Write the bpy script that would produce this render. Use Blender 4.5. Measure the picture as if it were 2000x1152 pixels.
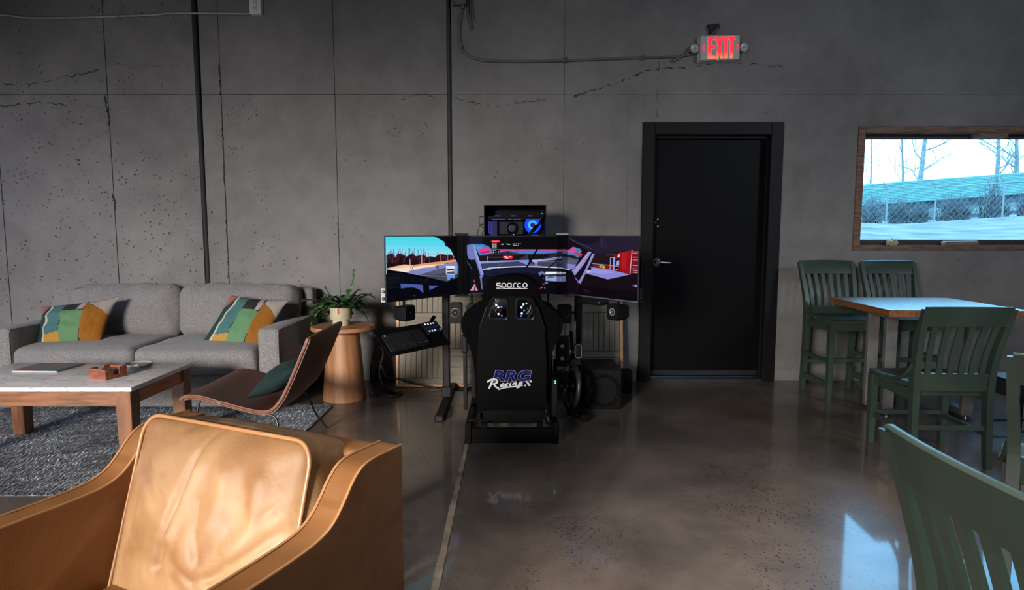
import bpy, bmesh, math, random
from mathutils import Vector, Matrix, Euler, noise

for o in list(bpy.data.objects):
    bpy.data.objects.remove(o, do_unlink=True)
scene = bpy.context.scene
COL = scene.collection
R = math.radians
random.seed(7)


def S(r, g, b, k=1.0):
    def f(c):
        c = c / 255.0
        return (c / 12.92 if c <= 0.04045 else ((c + 0.055) / 1.055) ** 2.4) * k
    return (f(r), f(g), f(b))


# ------------------------------------------------------------------ camera
cam_d = bpy.data.cameras.new('camera')
cam_d.sensor_width = 36.0
cam_d.lens = 1220.0 / 2000.0 * 36.0
cam_d.clip_start = 0.05
cam_d.clip_end = 500
cam = bpy.data.objects.new('camera', cam_d)
cam.location = (0, 0, 1.235)
cam.rotation_euler = (R(90 - 5.57), 0, 0)
COL.objects.link(cam)
scene.camera = cam

# ------------------------------------------------------------------ world and light
SKY_K = 1.0
w = bpy.data.worlds.new('sky')
scene.world = w
w.use_nodes = True
nt = w.node_tree
nt.nodes.clear()
wo = nt.nodes.new('ShaderNodeOutputWorld')
bg = nt.nodes.new('ShaderNodeBackground')
bg.inputs['Color'].default_value = (0.30, 0.84, 1.38, 1)
bg.inputs['Strength'].default_value = 7.5 * SKY_K
nt.links.new(bg.outputs[0], wo.inputs[0])


def area(name, loc, target, sx, sy, power, col, spread=180):
    d = bpy.data.lights.new(name, 'AREA')
    d.shape = 'RECTANGLE'
    d.size = sx
    d.size_y = sy
    d.energy = power
    d.color = col
    d.spread = R(spread)
    o = bpy.data.objects.new(name, d)
    o.location = loc
    o.rotation_euler = (Vector(target) - Vector(loc)).to_track_quat('-Z', 'Y').to_euler()
    COL.objects.link(o)
    return o


# unseen area lamps for assumed daylight, standing inside solid back and side walls
area('assumed_front_daylight', (-3.9, -4.4, 2.2), (-3.0, 2.4, -0.75), 2.2, 1.6, 150, (1.0, 0.94, 0.89), 57)  # unseen lamp for daylight assumed to come from behind the camera
area('added_front_light_center', (-3.7, -4.5, 2.2), (-0.2, 2.4, -0.65), 1.6, 1.6, 84, (1.0, 0.95, 0.91), 54)  # second unseen lamp, added to brighten the middle of the wall
area('cushion_beam', (-3.6, -4.6, 2.4), (-0.61, 1.25, 0.54), 0.25, 0.25, 1.5, (1.0, 0.93, 0.84), 8.5)  # narrow extra lamp, added to brighten the armchair cushion
area('overhead_fill', (1.2, 1.1, 4.25), (1.2, 1.4, 0.0), 2.2, 1.6, 34, (1.0, 0.91, 0.84), 50)  # unseen overhead fill, added to lift the floor near the camera
area('assumed_side_daylight', (-6.2, 3.2, 1.5), (-2.5, 3.9, 0.5), 1.2, 1.2, 18, (0.46, 0.58, 1.0), 110)  # unseen lamp for bluish daylight assumed from the left, no window built
area('added_side_fill_right', (6.2, -2.4, 3.7), (2.8, 5.2, 1.7), 1.6, 1.0, 34, (0.72, 0.82, 1.0), 70)  # unseen bluish fill, added to lift the right end of the wall

vs = scene.view_settings
vs.view_transform = 'Standard'
vs.look = 'None'
vs.exposure = 0.0
vs.gamma = 1.0
vs.use_curve_mapping = False


# ------------------------------------------------------------------ materials
def pm(name, col, rough=0.5, metal=0.0, var=0.0, vscale=8.0, bump=0.0, bscale=80.0, coat=0.0, spec=0.5,
       stretch=(1, 1, 1), col2=None, detail=4.0, emit=None, estr=0.0, bstretch=None, sheen=0.0, contrast=(0.35, 0.65)):
    m = bpy.data.materials.new(name)
    m.use_nodes = True
    t = m.node_tree
    p = t.nodes['Principled BSDF']
    p.inputs['Base Color'].default_value = (*col, 1)
    p.inputs['Roughness'].default_value = rough
    p.inputs['Metallic'].default_value = metal
    p.inputs['Specular IOR Level'].default_value = spec
    p.inputs['Coat Weight'].default_value = coat
    p.inputs['Coat Roughness'].default_value = 0.3
    p.inputs['Sheen Weight'].default_value = sheen
    if emit:
        p.inputs['Emission Color'].default_value = (*emit, 1)
        p.inputs['Emission Strength'].default_value = estr
    if var or col2 or bump:
        tc = t.nodes.new('ShaderNodeTexCoord')
        if var or col2:
            mp = t.nodes.new('ShaderNodeMapping')
            mp.inputs['Scale'].default_value = stretch
            t.links.new(tc.outputs['Object'], mp.inputs[0])
            n = t.nodes.new('ShaderNodeTexNoise')
            n.inputs['Scale'].default_value = vscale
            n.inputs['Detail'].default_value = detail
            t.links.new(mp.outputs[0], n.inputs['Vector'])
            cr = t.nodes.new('ShaderNodeValToRGB')
            a = tuple(c * (1 - var) for c in col)
            b = col2 if col2 else tuple(c * (1 + var) for c in col)
            cr.color_ramp.elements[0].position = contrast[0]
            cr.color_ramp.elements[1].position = contrast[1]
            cr.color_ramp.elements[0].color = (*a, 1)
            cr.color_ramp.elements[1].color = (*b, 1)
            t.links.new(n.outputs['Fac'], cr.inputs[0])
            t.links.new(cr.outputs[0], p.inputs['Base Color'])
        if bump:
            mp2 = t.nodes.new('ShaderNodeMapping')
            mp2.inputs['Scale'].default_value = bstretch or stretch
            t.links.new(tc.outputs['Object'], mp2.inputs[0])
            n2 = t.nodes.new('ShaderNodeTexNoise')
            n2.inputs['Scale'].default_value = bscale
            n2.inputs['Detail'].default_value = 5
            t.links.new(mp2.outputs[0], n2.inputs['Vector'])
            bn = t.nodes.new('ShaderNodeBump')
            bn.inputs['Strength'].default_value = bump
            bn.inputs['Distance'].default_value = 0.01
            t.links.new(n2.outputs['Fac'], bn.inputs['Height'])
            t.links.new(bn.outputs[0], p.inputs['Normal'])
    return m


def attr_mat(name, rough=0.8, emission=False, estr=1.0, bump=0.0, bscale=300, k=1.0):
    m = bpy.data.materials.new(name)
    m.use_nodes = True
    t = m.node_tree
    p = t.nodes['Principled BSDF']
    a = t.nodes.new('ShaderNodeAttribute')
    a.attribute_name = 'tint'
    p.inputs['Roughness'].default_value = rough
    if emission:
        p.inputs['Base Color'].default_value = (0.001, 0.001, 0.0012, 1)
        t.links.new(a.outputs['Color'], p.inputs['Emission Color'])
        p.inputs['Emission Strength'].default_value = estr
        p.inputs['Specular IOR Level'].default_value = 0.04
    else:
        t.links.new(a.outputs['Color'], p.inputs['Base Color'])
    if bump:
        tc = t.nodes.new('ShaderNodeTexCoord')
        n2 = t.nodes.new('ShaderNodeTexNoise')
        n2.inputs['Scale'].default_value = bscale
        t.links.new(tc.outputs['Object'], n2.inputs['Vector'])
        bn = t.nodes.new('ShaderNodeBump')
        bn.inputs['Strength'].default_value = bump
        bn.inputs['Distance'].default_value = 0.004
        t.links.new(n2.outputs['Fac'], bn.inputs['Height'])
        t.links.new(bn.outputs[0], p.inputs['Normal'])
    return m


def glass_mat(name, tint=(1, 1, 1), refl=0.06, rough=0.02):
    m = bpy.data.materials.new(name)
    m.use_nodes = True
    t = m.node_tree
    t.nodes.clear()
    out = t.nodes.new('ShaderNodeOutputMaterial')
    mix = t.nodes.new('ShaderNodeMixShader')
    tr = t.nodes.new('ShaderNodeBsdfTransparent')
    tr.inputs[0].default_value = (*tint, 1)
    gl = t.nodes.new('ShaderNodeBsdfGlossy')
    gl.inputs['Roughness'].default_value = rough
    mix.inputs[0].default_value = refl
    t.links.new(tr.outputs[0], mix.inputs[1])
    t.links.new(gl.outputs[0], mix.inputs[2])
    t.links.new(mix.outputs[0], out.inputs[0])
    return m


# ------------------------------------------------------------------ object helpers
def link(name, me, parent=None):
    o = bpy.data.objects.new(name, me)
    COL.objects.link(o)
    if parent is not None:
        o.parent = parent
    return o


def tag(o, label=None, cat=None, group=None, kind=None):
    if label:
        o['label'] = label
    if cat:
        o['category'] = cat
    if group:
        o['group'] = group
    if kind:
        o['kind'] = kind
    return o


def thing(name, label, cat, loc=(0, 0, 0), rz=0.0, group=None):
    o = link(name, None)
    o.location = loc
    o.rotation_euler = (0, 0, rz)
    o.empty_display_size = 0.1
    return tag(o, label, cat, group)


def children(o):
    return [c for c in bpy.data.objects if c.parent == o]


def copy_tree(o, parent=None):
    c = o.copy()
    COL.objects.link(c)
    c.parent = parent
    for ch in children(o):
        copy_tree(ch, c)
    return c


class B:
    """collects shapes into one mesh"""

    def __init__(self, M=None):
        self.bm = bmesh.new()
        self.M = M or Matrix.Identity(4)

    def _x(self, vs, M=None):
        T = self.M @ M if M is not None else self.M
        for v in vs:
            v.co = T @ v.co

    def box(self, c, s, rot=(0, 0, 0), bev=0.0, seg=1):
        r = bmesh.ops.create_cube(self.bm, size=1.0)
        vs = r['verts']
        for v in vs:
            v.co = Vector((v.co.x * s[0], v.co.y * s[1], v.co.z * s[2]))
        if bev > 0:
            es = list({e for v in vs for e in v.link_edges})
            b = min(bev, 0.49 * min(s))
            rr = bmesh.ops.bevel(self.bm, geom=es, offset=b, segments=seg, affect='EDGES', profile=0.5)
            vs = list({v for f in rr['faces'] for v in f.verts} | {v for v in vs if v.is_valid})
        M = Matrix.Translation(c) @ Euler(rot).to_matrix().to_4x4()
        self._x(vs, M)
        return self

    def box2(self, a, b, bev=0.0, seg=1):
        c = [(a[i] + b[i]) / 2 for i in range(3)]
        s = [abs(b[i] - a[i]) for i in range(3)]
        return self.box(c, s, bev=bev, seg=seg)

    def rings(self, rings, cap=True, closed=False):
        rv = [[self.bm.verts.new(self.M @ Vector(p)) for p in ring] for ring in rings]
        n = len(rv[0])
        m = len(rv)
        for i in range(m if closed else m - 1):
            a, b = rv[i], rv[(i + 1) % m]
            for j in range(n):
                k = (j + 1) % n
                try:
                    self.bm.faces.new((a[j], a[k], b[k], b[j]))
                except ValueError:
                    pass
        if cap and not closed:
            try:
                self.bm.faces.new(list(reversed(rv[0])))
                self.bm.faces.new(rv[-1])
            except ValueError:
                pass
        return self

    def tube(self, pts, r, n=8, cap=True, closed=False, flat=None):
        """round (or flat=(rx, ry)) tube along points; r number or list"""
        P = [Vector(p) for p in pts]
        m = len(P)
        rr = r if isinstance(r, (list, tuple)) else [r] * m
        rings = []
        up = Vector((0, 0, 1))
        prev = None
        for i in range(m):
            if closed:
                t = (P[(i + 1) % m] - P[i - 1]).normalized()
            else:
                t = (P[min(i + 1, m - 1)] - P[max(i - 1, 0)])
                t = t.normalized() if t.length > 1e-9 else Vector((0, 0, 1))
            if prev is None:
                a = up if abs(t.dot(up)) < 0.9 else Vector((1, 0, 0))
                x = (a - t * a.dot(t)).normalized()
            else:
                x = prev - t * prev.dot(t)
                x = x.normalized() if x.length > 1e-6 else t.orthogonal().normalized()
            prev = x
            y = t.cross(x)
            fx, fy = flat or (1, 1)
            rings.append([P[i] + x * (math.cos(2 * math.pi * j / n) * rr[i] * fx) + y * (math.sin(2 * math.pi * j / n) * rr[i] * fy)
                          for j in range(n)])
        return self.rings(rings, cap, closed)

    def cyl(self, p0, p1, r0, r1=None, n=20):
        return self.tube([p0, p1], [r0, r0 if r1 is None else r1], n)

    def lathe(self, prof, c=(0, 0, 0), n=32, cap=True):
        rings = [[(c[0] + r * math.cos(2 * math.pi * j / n), c[1] + r * math.sin(2 * math.pi * j / n), c[2] + z) for j in range(n)]
                 for r, z in prof]
        return self.rings(rings, cap)

    def prism(self, poly, h0, h1, plane='XZ', holes=(), bev=0.0):
        """2-D outline extruded; plane names the two axes of the outline"""
        ax = {'X': 0, 'Y': 1, 'Z': 2}
        i, j = ax[plane[0]], ax[plane[1]]
        k = 3 - i - j

        def P(p, h):
            q = [0, 0, 0]
            q[i], q[j], q[k] = p[0], p[1], h
            return Vector(q)
        loops = [poly] + list(holes)
        caps = []
        for h in (h0, h1):
            es = []
            rows = []
            for lp in loops:
                vv = [self.bm.verts.new(P(p, h)) for p in lp]
                rows.append(vv)
                for a in range(len(vv)):
                    es.append(self.bm.edges.new((vv[a], vv[(a + 1) % len(vv)])))
            if len(loops) == 1:
                self.bm.faces.new(rows[0])
            else:
                bmesh.ops.triangle_fill(self.bm, use_beauty=True, use_dissolve=False, edges=es)
            caps.append(rows)
        allv = [v for rows in caps for vv in rows for v in vv]
        side = []
        for r0, r1 in zip(caps[0], caps[1]):
            n = len(r0)
            for a in range(n):
                b = (a + 1) % n
                side.append(self.bm.faces.new((r0[a], r0[b], r1[b], r1[a])))
        if bev > 0:
            es = [e for rows in caps for vv in rows for a in range(len(vv)) for e in vv[a].link_edges
                  if e.other_vert(vv[a]) is vv[(a + 1) % len(vv)]]
            rr = bmesh.ops.bevel(self.bm, geom=list(set(es)), offset=bev, segments=2, affect='EDGES', profile=0.5, clamp_overlap=True)
            allv = list({v for f in rr['faces'] for v in f.verts} | {v for v in allv if v.is_valid})
        bmesh.ops.recalc_face_normals(self.bm, faces=self.bm.faces)
        self._x(allv)
        return self

    def sphere(self, c, r, u=12, v=8, sc=(1, 1, 1)):
        rr = bmesh.ops.create_uvsphere(self.bm, u_segments=u, v_segments=v, radius=r)
        M = Matrix.Translation(c) @ Matrix.Diagonal((*sc, 1))
        self._x(rr['verts'], M)
        return self

    def softbox(self, c, s, r=0.04, n=(10, 6, 10), bulge=(0, 0, 0), rot=(0, 0, 0), wr=0.0, wscale=6.0, fn=None):
        """rounded, stuffed box: bulge per axis, wr noise wrinkles, fn extra displacement"""
        hx = [q / 2 for q in s]
        lin = []
        for a in range(3):
            h = hx[a]
            rr = min(r, h * 0.98)
            ed = [-h + rr * (1 - math.cos(t * math.pi / 6)) for t in range(4)]
            inner = [-h + rr + (2 * h - 2 * rr) * t / n[a] for t in range(1, n[a])]
            lin.append(ed + inner + [-q for q in reversed(ed)])
        M = Matrix.Translation(c) @ Euler(rot).to_matrix().to_4x4()
        vd = {}

        def V(ix, iy, iz):
            key = (ix, iy, iz)
            if key in vd:
                return vd[key]
            p = Vector((lin[0][ix], lin[1][iy], lin[2][iz]))
            q = Vector([max(-hx[a] + min(r, hx[a] * 0.98), min(hx[a] - min(r, hx[a] * 0.98), p[a])) for a in range(3)])
            d = p - q
            if d.length > 1e-9:
                p = q + d.normalized() * min(r, max(abs(d[0]), abs(d[1]), abs(d[2])))
            u = [p[a] / hx[a] for a in range(3)]
            pp = p.copy()
            for a in range(3):
                b, cc = (a + 1) % 3, (a + 2) % 3
                pp[a] += bulge[a] * (1 - u[b] ** 2) * (1 - u[cc] ** 2) * (1 if p[a] > 0 else -1) * abs(u[a]) ** 2
            if wr:
                nn = noise.noise(Vector((p.x * wscale + c[0] * 3, p.y * wscale + c[1] * 5, p.z * wscale * 0.6 + 1.7)))
                dd = pp.normalized()
                pp += dd * wr * nn
            if fn:
                pp = fn(pp, u)
            v = self.bm.verts.new(self.M @ (M @ pp))
            vd[key] = v
            return v
        L = [len(q) for q in lin]
        for a in range(3):
            b, cc = (a + 1) % 3, (a + 2) % 3
            for side in (0, L[a] - 1):
                for i in range(L[b] - 1):
                    for j in range(L[cc] - 1):
                        def K(ii, jj):
                            k = [0, 0, 0]
                            k[a], k[b], k[cc] = side, ii, jj
                            return V(*k)
                        f = (K(i, j), K(i + 1, j), K(i + 1, j + 1), K(i, j + 1))
                        self.bm.faces.new(f if side else tuple(reversed(f)))
        return self

    def grid(self, fn, nu, nv):
        vv = [[self.bm.verts.new(self.M @ Vector(fn(i / nu, j / nv))) for j in range(nv + 1)] for i in range(nu + 1)]
        for i in range(nu):
            for j in range(nv):
                self.bm.faces.new((vv[i][j], vv[i + 1][j], vv[i + 1][j + 1], vv[i][j + 1]))
        return vv

    def face(self, pts):
        return self.bm.faces.new([self.bm.verts.new(self.M @ Vector(p)) for p in pts])

    def obj(self, name, mat, parent=None, smooth=None, label=None):
        bmesh.ops.recalc_face_normals(self.bm, faces=self.bm.faces)
        me = bpy.data.meshes.new(name)
        self.bm.to_mesh(me)
        self.bm.free()
        if smooth is not None:
            for p in me.polygons:
                p.use_smooth = True
            me.set_sharp_from_angle(angle=R(smooth))
        me.materials.append(mat)
        o = link(name, me, parent)
        if label:
            o['label'] = label
        return o


def struct(name, b, m, parent=None, smooth=None):
    o = b.obj(name, m, parent, smooth)
    if parent is None:
        o['kind'] = 'structure'
    return o


def roundpoly(pts, r, n=5):
    out = []
    m = len(pts)
    for i in range(m):
        p = Vector(pts[i])
        a = (Vector(pts[i - 1]) - p)
        b = (Vector(pts[(i + 1) % m]) - p)
        rr = min(r, a.length * 0.45, b.length * 0.45)
        p0 = p + a.normalized() * rr
        p1 = p + b.normalized() * rr
        for k in range(n + 1):
            t = k / n
            q = p0 * (1 - t) ** 2 + p * (2 * t * (1 - t)) + p1 * t ** 2
            out.append((q.x, q.y))
    return out


def smooth_path(pts, n=6):
    """Catmull-Rom through points"""
    P = [Vector(p) for p in pts]
    out = []
    for i in range(len(P) - 1):
        p0, p1, p2, p3 = P[max(i - 1, 0)], P[i], P[i + 1], P[min(i + 2, len(P) - 1)]
        for k in range(n):
            t = k / n
            out.append(0.5 * ((2 * p1) + (p2 - p0) * t + (2 * p0 - 5 * p1 + 4 * p2 - p3) * t * t + (3 * p1 - p0 - 3 * p2 + p3) * t ** 3))
    out.append(P[-1])
    return out


def interp(tab, x):
    for (a, b), (c, d) in zip(tab, tab[1:]):
        if x <= c:
            t = 0 if c == a else max(0, (x - a) / (c - a))
            return b + (d - b) * t
    return tab[-1][1]


def text_mesh(s, size, extrude=0.001, offset=0.0, shear=0.0, spacing=1.0):
    cu = bpy.data.curves.new('lettering', 'FONT')
    cu.body = s
    cu.size = size
    cu.extrude = extrude
    cu.offset = offset
    cu.shear = shear
    cu.space_character = spacing
    cu.align_x = 'CENTER'
    o = bpy.data.objects.new('lettering', cu)
    COL.objects.link(o)
    dg = bpy.context.evaluated_depsgraph_get()
    dg.update()
    me = bpy.data.meshes.new_from_object(o.evaluated_get(dg))
    bpy.data.objects.remove(o)
    return me

# ------------------------------------------------------------------ shared materials
def concrete_wall_mat():
    m = pm('painted_concrete', S(110, 108, 106), 0.72)
    t = m.node_tree
    p = t.nodes['Principled BSDF']
    tc = t.nodes.new('ShaderNodeTexCoord')

    def nz(scale, detail=6, rough=0.6, stretch=(1, 1, 1)):
        mp = t.nodes.new('ShaderNodeMapping')
        mp.inputs['Scale'].default_value = stretch
        t.links.new(tc.outputs['Object'], mp.inputs[0])
        n = t.nodes.new('ShaderNodeTexNoise')
        n.inputs['Scale'].default_value = scale
        n.inputs['Detail'].default_value = detail
        n.inputs['Roughness'].default_value = rough
        t.links.new(mp.outputs[0], n.inputs['Vector'])
        return n

    def math_(op, a, b):
        n = t.nodes.new('ShaderNodeMath')
        n.operation = op
        for i, v in enumerate((a, b)):
            if isinstance(v, (int, float)):
                n.inputs[i].default_value = v
            else:
                t.links.new(v, n.inputs[i])
        return n.outputs[0]

    def ramp(fac, a, b, ca=(0, 0, 0), cb=(1, 1, 1)):
        r = t.nodes.new('ShaderNodeValToRGB')
        r.color_ramp.elements[0].position = a
        r.color_ramp.elements[1].position = b
        r.color_ramp.elements[0].color = (*ca, 1)
        r.color_ramp.elements[1].color = (*cb, 1)
        t.links.new(fac, r.inputs[0])
        return r.outputs[0]
    big = nz(0.9, 5)
    mid = nz(5, 6)
    base = ramp(math_('ADD', math_('MULTIPLY', big.outputs['Fac'], 0.65), math_('MULTIPLY', mid.outputs['Fac'], 0.35)), 0.36, 0.66,
                (0.115, 0.110, 0.106), (0.205, 0.197, 0.188))
    # air holes and pitting, denser towards the left end of the wall
    vo = t.nodes.new('ShaderNodeTexVoronoi')
    vo.inputs['Scale'].default_value = 30
    vo.inputs['Randomness'].default_value = 1
    warp = t.nodes.new('ShaderNodeMixRGB')
    warp.blend_type = 'ADD'
    warp.inputs[0].default_value = 0.055
    t.links.new(tc.outputs['Object'], warp.inputs[1])
    t.links.new(nz(16, 3).outputs['Color'], warp.inputs[2])
    t.links.new(warp.outputs[0], vo.inputs['Vector'])
    szn = math_('MULTIPLY', math_('SUBTRACT', nz(13, 3, 0.7).outputs['Fac'], 0.5), 0.75)
    hole = ramp(math_('ADD', vo.outputs['Distance'], szn), 0.075, 0.145, (1, 1, 1), (0, 0, 0))
    sep = t.nodes.new('ShaderNodeSeparateXYZ')
    t.links.new(tc.outputs['Object'], sep.inputs[0])
    mr = t.nodes.new('ShaderNodeMapRange')
    mr.inputs['From Min'].default_value = -4.6
    mr.inputs['From Max'].default_value = -0.6
    mr.inputs['To Min'].default_value = 0.15
    mr.inputs['To Max'].default_value = -0.14
    t.links.new(sep.outputs[0], mr.inputs[0])
    mz = t.nodes.new('ShaderNodeMapRange')
    mz.inputs['From Min'].default_value = 2.2
    mz.inputs['From Max'].default_value = 2.7
    mz.inputs['To Min'].default_value = 0.0
    mz.inputs['To Max'].default_value = 0.13
    t.links.new(sep.outputs[2], mz.inputs[0])
    dens = ramp(math_('SUBTRACT', math_('ADD', nz(1.5, 5, 0.7).outputs['Fac'], mr.outputs[0]), mz.outputs[0]), 0.44, 0.55)
    hole2 = math_('MULTIPLY', hole, dens)
    # rough scaly patches
    fine = nz(38, 4, 0.7)
    scal = ramp(nz(1.3, 3).outputs['Fac'], 0.5, 0.62)
    mix = t.nodes.new('ShaderNodeMixRGB')
    mix.blend_type = 'MIX'
    t.links.new(hole2, mix.inputs[0])
    t.links.new(base, mix.inputs[1])
    mix.inputs[2].default_value = (0.032, 0.031, 0.03, 1)
    t.links.new(mix.outputs[0], p.inputs['Base Color'])
    h = math_('ADD', math_('MULTIPLY', math_('MULTIPLY', fine.outputs['Fac'], scal), 0.5), math_('MULTIPLY', hole2, -1.6))
    h = math_('ADD', h, math_('MULTIPLY', mid.outputs['Fac'], 0.8))
    h = math_('ADD', h, math_('MULTIPLY', nz(90, 3).outputs['Fac'], 0.12))
    bn = t.nodes.new('ShaderNodeBump')
    bn.inputs['Strength'].default_value = 0.8
    bn.inputs['Distance'].default_value = 0.012
    t.links.new(h, bn.inputs['Height'])
    t.links.new(bn.outputs[0], p.inputs['Normal'])
    return m


def floor_mat():
    m = pm('polished_concrete', (0.07, 0.06, 0.053), 0.3)
    t = m.node_tree
    p = t.nodes['Principled BSDF']
    tc = t.nodes.new('ShaderNodeTexCoord')

    def nz(scale, detail=6, rough=0.6):
        n = t.nodes.new('ShaderNodeTexNoise')
        n.inputs['Scale'].default_value = scale
        n.inputs['Detail'].default_value = detail
        n.inputs['Roughness'].default_value = rough
        t.links.new(tc.outputs['Object'], n.inputs['Vector'])
        return n

    def ramp(fac, a, b, ca, cb):
        r = t.nodes.new('ShaderNodeValToRGB')
        r.color_ramp.elements[0].position = a
        r.color_ramp.elements[1].position = b
        r.color_ramp.elements[0].color = (*ca, 1)
        r.color_ramp.elements[1].color = (*cb, 1)
        t.links.new(fac, r.inputs[0])
        return r.outputs[0]
    base = ramp(nz(1.6, 8, 0.65).outputs['Fac'], 0.34, 0.68, (0.085, 0.066, 0.053), (0.17, 0.138, 0.112))
    base2 = ramp(nz(0.8, 4).outputs['Fac'], 0.4, 0.62, (0.78, 0.82, 0.9), (1.0, 0.97, 0.93))
    mul = t.nodes.new('ShaderNodeMixRGB')
    mul.blend_type = 'MULTIPLY'
    mul.inputs[0].default_value = 1
    t.links.new(base, mul.inputs[1])
    t.links.new(base2, mul.inputs[2])
    # exposed dark aggregate
    vo = t.nodes.new('ShaderNodeTexVoronoi')
    vo.inputs['Scale'].default_value = 55
    t.links.new(tc.outputs['Object'], vo.inputs['Vector'])
    spot = ramp(vo.outputs['Distance'], 0.20, 0.30, (1, 1, 1), (0, 0, 0))
    dens = ramp(nz(1.15, 6, 0.75).outputs['Fac'], 0.46, 0.57, (0, 0, 0), (1, 1, 1))
    mm = t.nodes.new('ShaderNodeMath')
    mm.operation = 'MULTIPLY'
    t.links.new(spot, mm.inputs[0])
    t.links.new(dens, mm.inputs[1])
    mix = t.nodes.new('ShaderNodeMixRGB')
    t.links.new(mm.outputs[0], mix.inputs[0])
    t.links.new(mul.outputs[0], mix.inputs[1])
    mix.inputs[2].default_value = (0.022, 0.02, 0.019, 1)
    t.links.new(mix.outputs[0], p.inputs['Base Color'])
    rr = t.nodes.new('ShaderNodeMapRange')
    rr.inputs['To Min'].default_value = 0.2
    rr.inputs['To Max'].default_value = 0.42
    t.links.new(nz(5, 6).outputs['Fac'], rr.inputs[0])
    t.links.new(rr.outputs[0], p.inputs['Roughness'])
    p.inputs['Coat Weight'].default_value = 0.5
    p.inputs['Coat Roughness'].default_value = 0.06
    p.inputs['Specular IOR Level'].default_value = 0.25
    bn = t.nodes.new('ShaderNodeBump')
    bn.inputs['Strength'].default_value = 0.06
    bn.inputs['Distance'].default_value = 0.01
    t.links.new(nz(22, 5).outputs['Fac'], bn.inputs['Height'])
    t.links.new(bn.outputs[0], p.inputs['Normal'])
    return m


M_wall = concrete_wall_mat()
M_floor = floor_mat()
M_ceil = pm('dark_ceiling_paint', (0.035, 0.035, 0.036), 0.8)
M_plainwall = pm('plain_dark_wall', (0.10, 0.095, 0.09), 0.8, var=0.15, vscale=2)
M_joint = pm('joint_filler', S(150, 138, 122), 0.85, var=0.35, vscale=9, bump=0.5, bscale=40)
M_seal = pm('dark_joint_sealant', (0.012, 0.012, 0.012), 0.75)
M_black = pm('black_paint', (0.004, 0.004, 0.0044), 0.55, bump=0.15, bscale=30, spec=0.22)
M_blackdoor = pm('black_door_paint', (0.0026, 0.0026, 0.003), 0.5, bump=0.12, bscale=14, spec=0.1)
M_blackmetal = pm('black_powder_coat', (0.0035, 0.0035, 0.0038), 0.45, spec=0.18)
M_blackplastic = pm('black_plastic', (0.006, 0.006, 0.0065), 0.42, spec=0.22)
M_gloss = pm('gloss_black', (0.003, 0.003, 0.0035), 0.4, spec=0.2)
M_steel = pm('brushed_steel', (0.55, 0.55, 0.56), 0.3, metal=1)
M_bolt = pm('dull_zinc', (0.32, 0.32, 0.33), 0.42, metal=0.9)
M_framewood = pm('raw_window_wood', (0.15, 0.085, 0.055), 0.7, var=0.4, vscale=9, stretch=(1, 1, 8), bump=0.3, bscale=30)
M_cable = pm('black_cable', (0.01, 0.01, 0.01), 0.55)
M_white = pm('white_plastic', (0.62, 0.62, 0.6), 0.45)
M_conduit = pm('painted_conduit', (0.11, 0.105, 0.10), 0.5)
M_rawwood = pm('pale_wood', (0.46, 0.27, 0.15), 0.6, var=0.25, vscale=8, stretch=(8, 1, 1))

# ------------------------------------------------------------------ room shell
WY = 5.2          # face of the concrete wall
XL, XR, YB, ZC = -6.6, 6.6, -5.0, 4.4

# front wall: backing with openings for the door and the window, concrete panels in front
b = B()
y0, y1 = WY + 0.045, WY + 0.24
for a, c in (((XL, 0), (1.065, ZC)), ((1.065, 2.14), (2.21, ZC)), ((2.21, 0), (2.825, ZC)), ((2.825, 0), (4.75, 1.10)),
             ((2.825, 2.108), (4.75, ZC)), ((4.75, 0), (XR, ZC))):
    b.box2((a[0], y0, a[1]), (c[0], y1, c[1]))
wall_front = struct('wall_front', b, M_wall)
ZJ = 2.36
xs = [XL, -6.05, -5.125, -4.2, -3.28, -2.56, -2.52, -2.36, -1.436, -0.525, -0.49, 0.425, XR]
G = 0.0022
panels = []
for x0, x1 in zip(xs, xs[1:]):
    if (x0, x1) in ((-2.56, -2.52), (-0.525, -0.49)):
        continue
    panels.append((x0, x1, ZJ, ZC))
lower = [(XL, -6.05), (-6.05, -5.125), (-5.125, -4.2), (-4.2, -3.28), (-3.28, -2.56), (-2.52, -2.36), (-2.36, -1.436), (-1.436, -0.525),
         (-0.49, 0.425), (0.425, 0.947), (0.947, 1.065)]
for x0, x1 in lower:
    panels.append((x0, x1, 0, ZJ))
panels += [(1.065, 2.21, 2.14, ZJ), (2.21, 2.825, 0, ZJ), (2.825, 4.75, 0, 1.10), (2.825, 4.75, 2.108, ZJ), (4.75, 5.68, 0, ZJ), (5.68, XR, 0, ZJ)]
for k, (x0, x1, z0, z1) in enumerate(panels):
    b = B()
    dy = 0.0015 * ((k * 7) % 3 - 1)
    left = x0 < 0.4
    g1 = (G if x1 < -1.4 else G * 0.5) if left else G * 0.22
    gz_ = G * 0.8 if x0 < -0.5 else G * 0.3
    if not left:
        dy = 0.0
    b.box2((x0 + g1, WY + dy, z0 + (gz_ if z0 > 0 else 0)), (x1 - g1, y0, z1 - gz_), bev=0.0016 if left else 0.0004)
    b.obj('concrete_panel', M_wall, wall_front)
# dark hairline cracks and spalled edges that wander over the panels
M_crack = pm('dark_crack', (0.02, 0.019, 0.018), 0.9)


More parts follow.
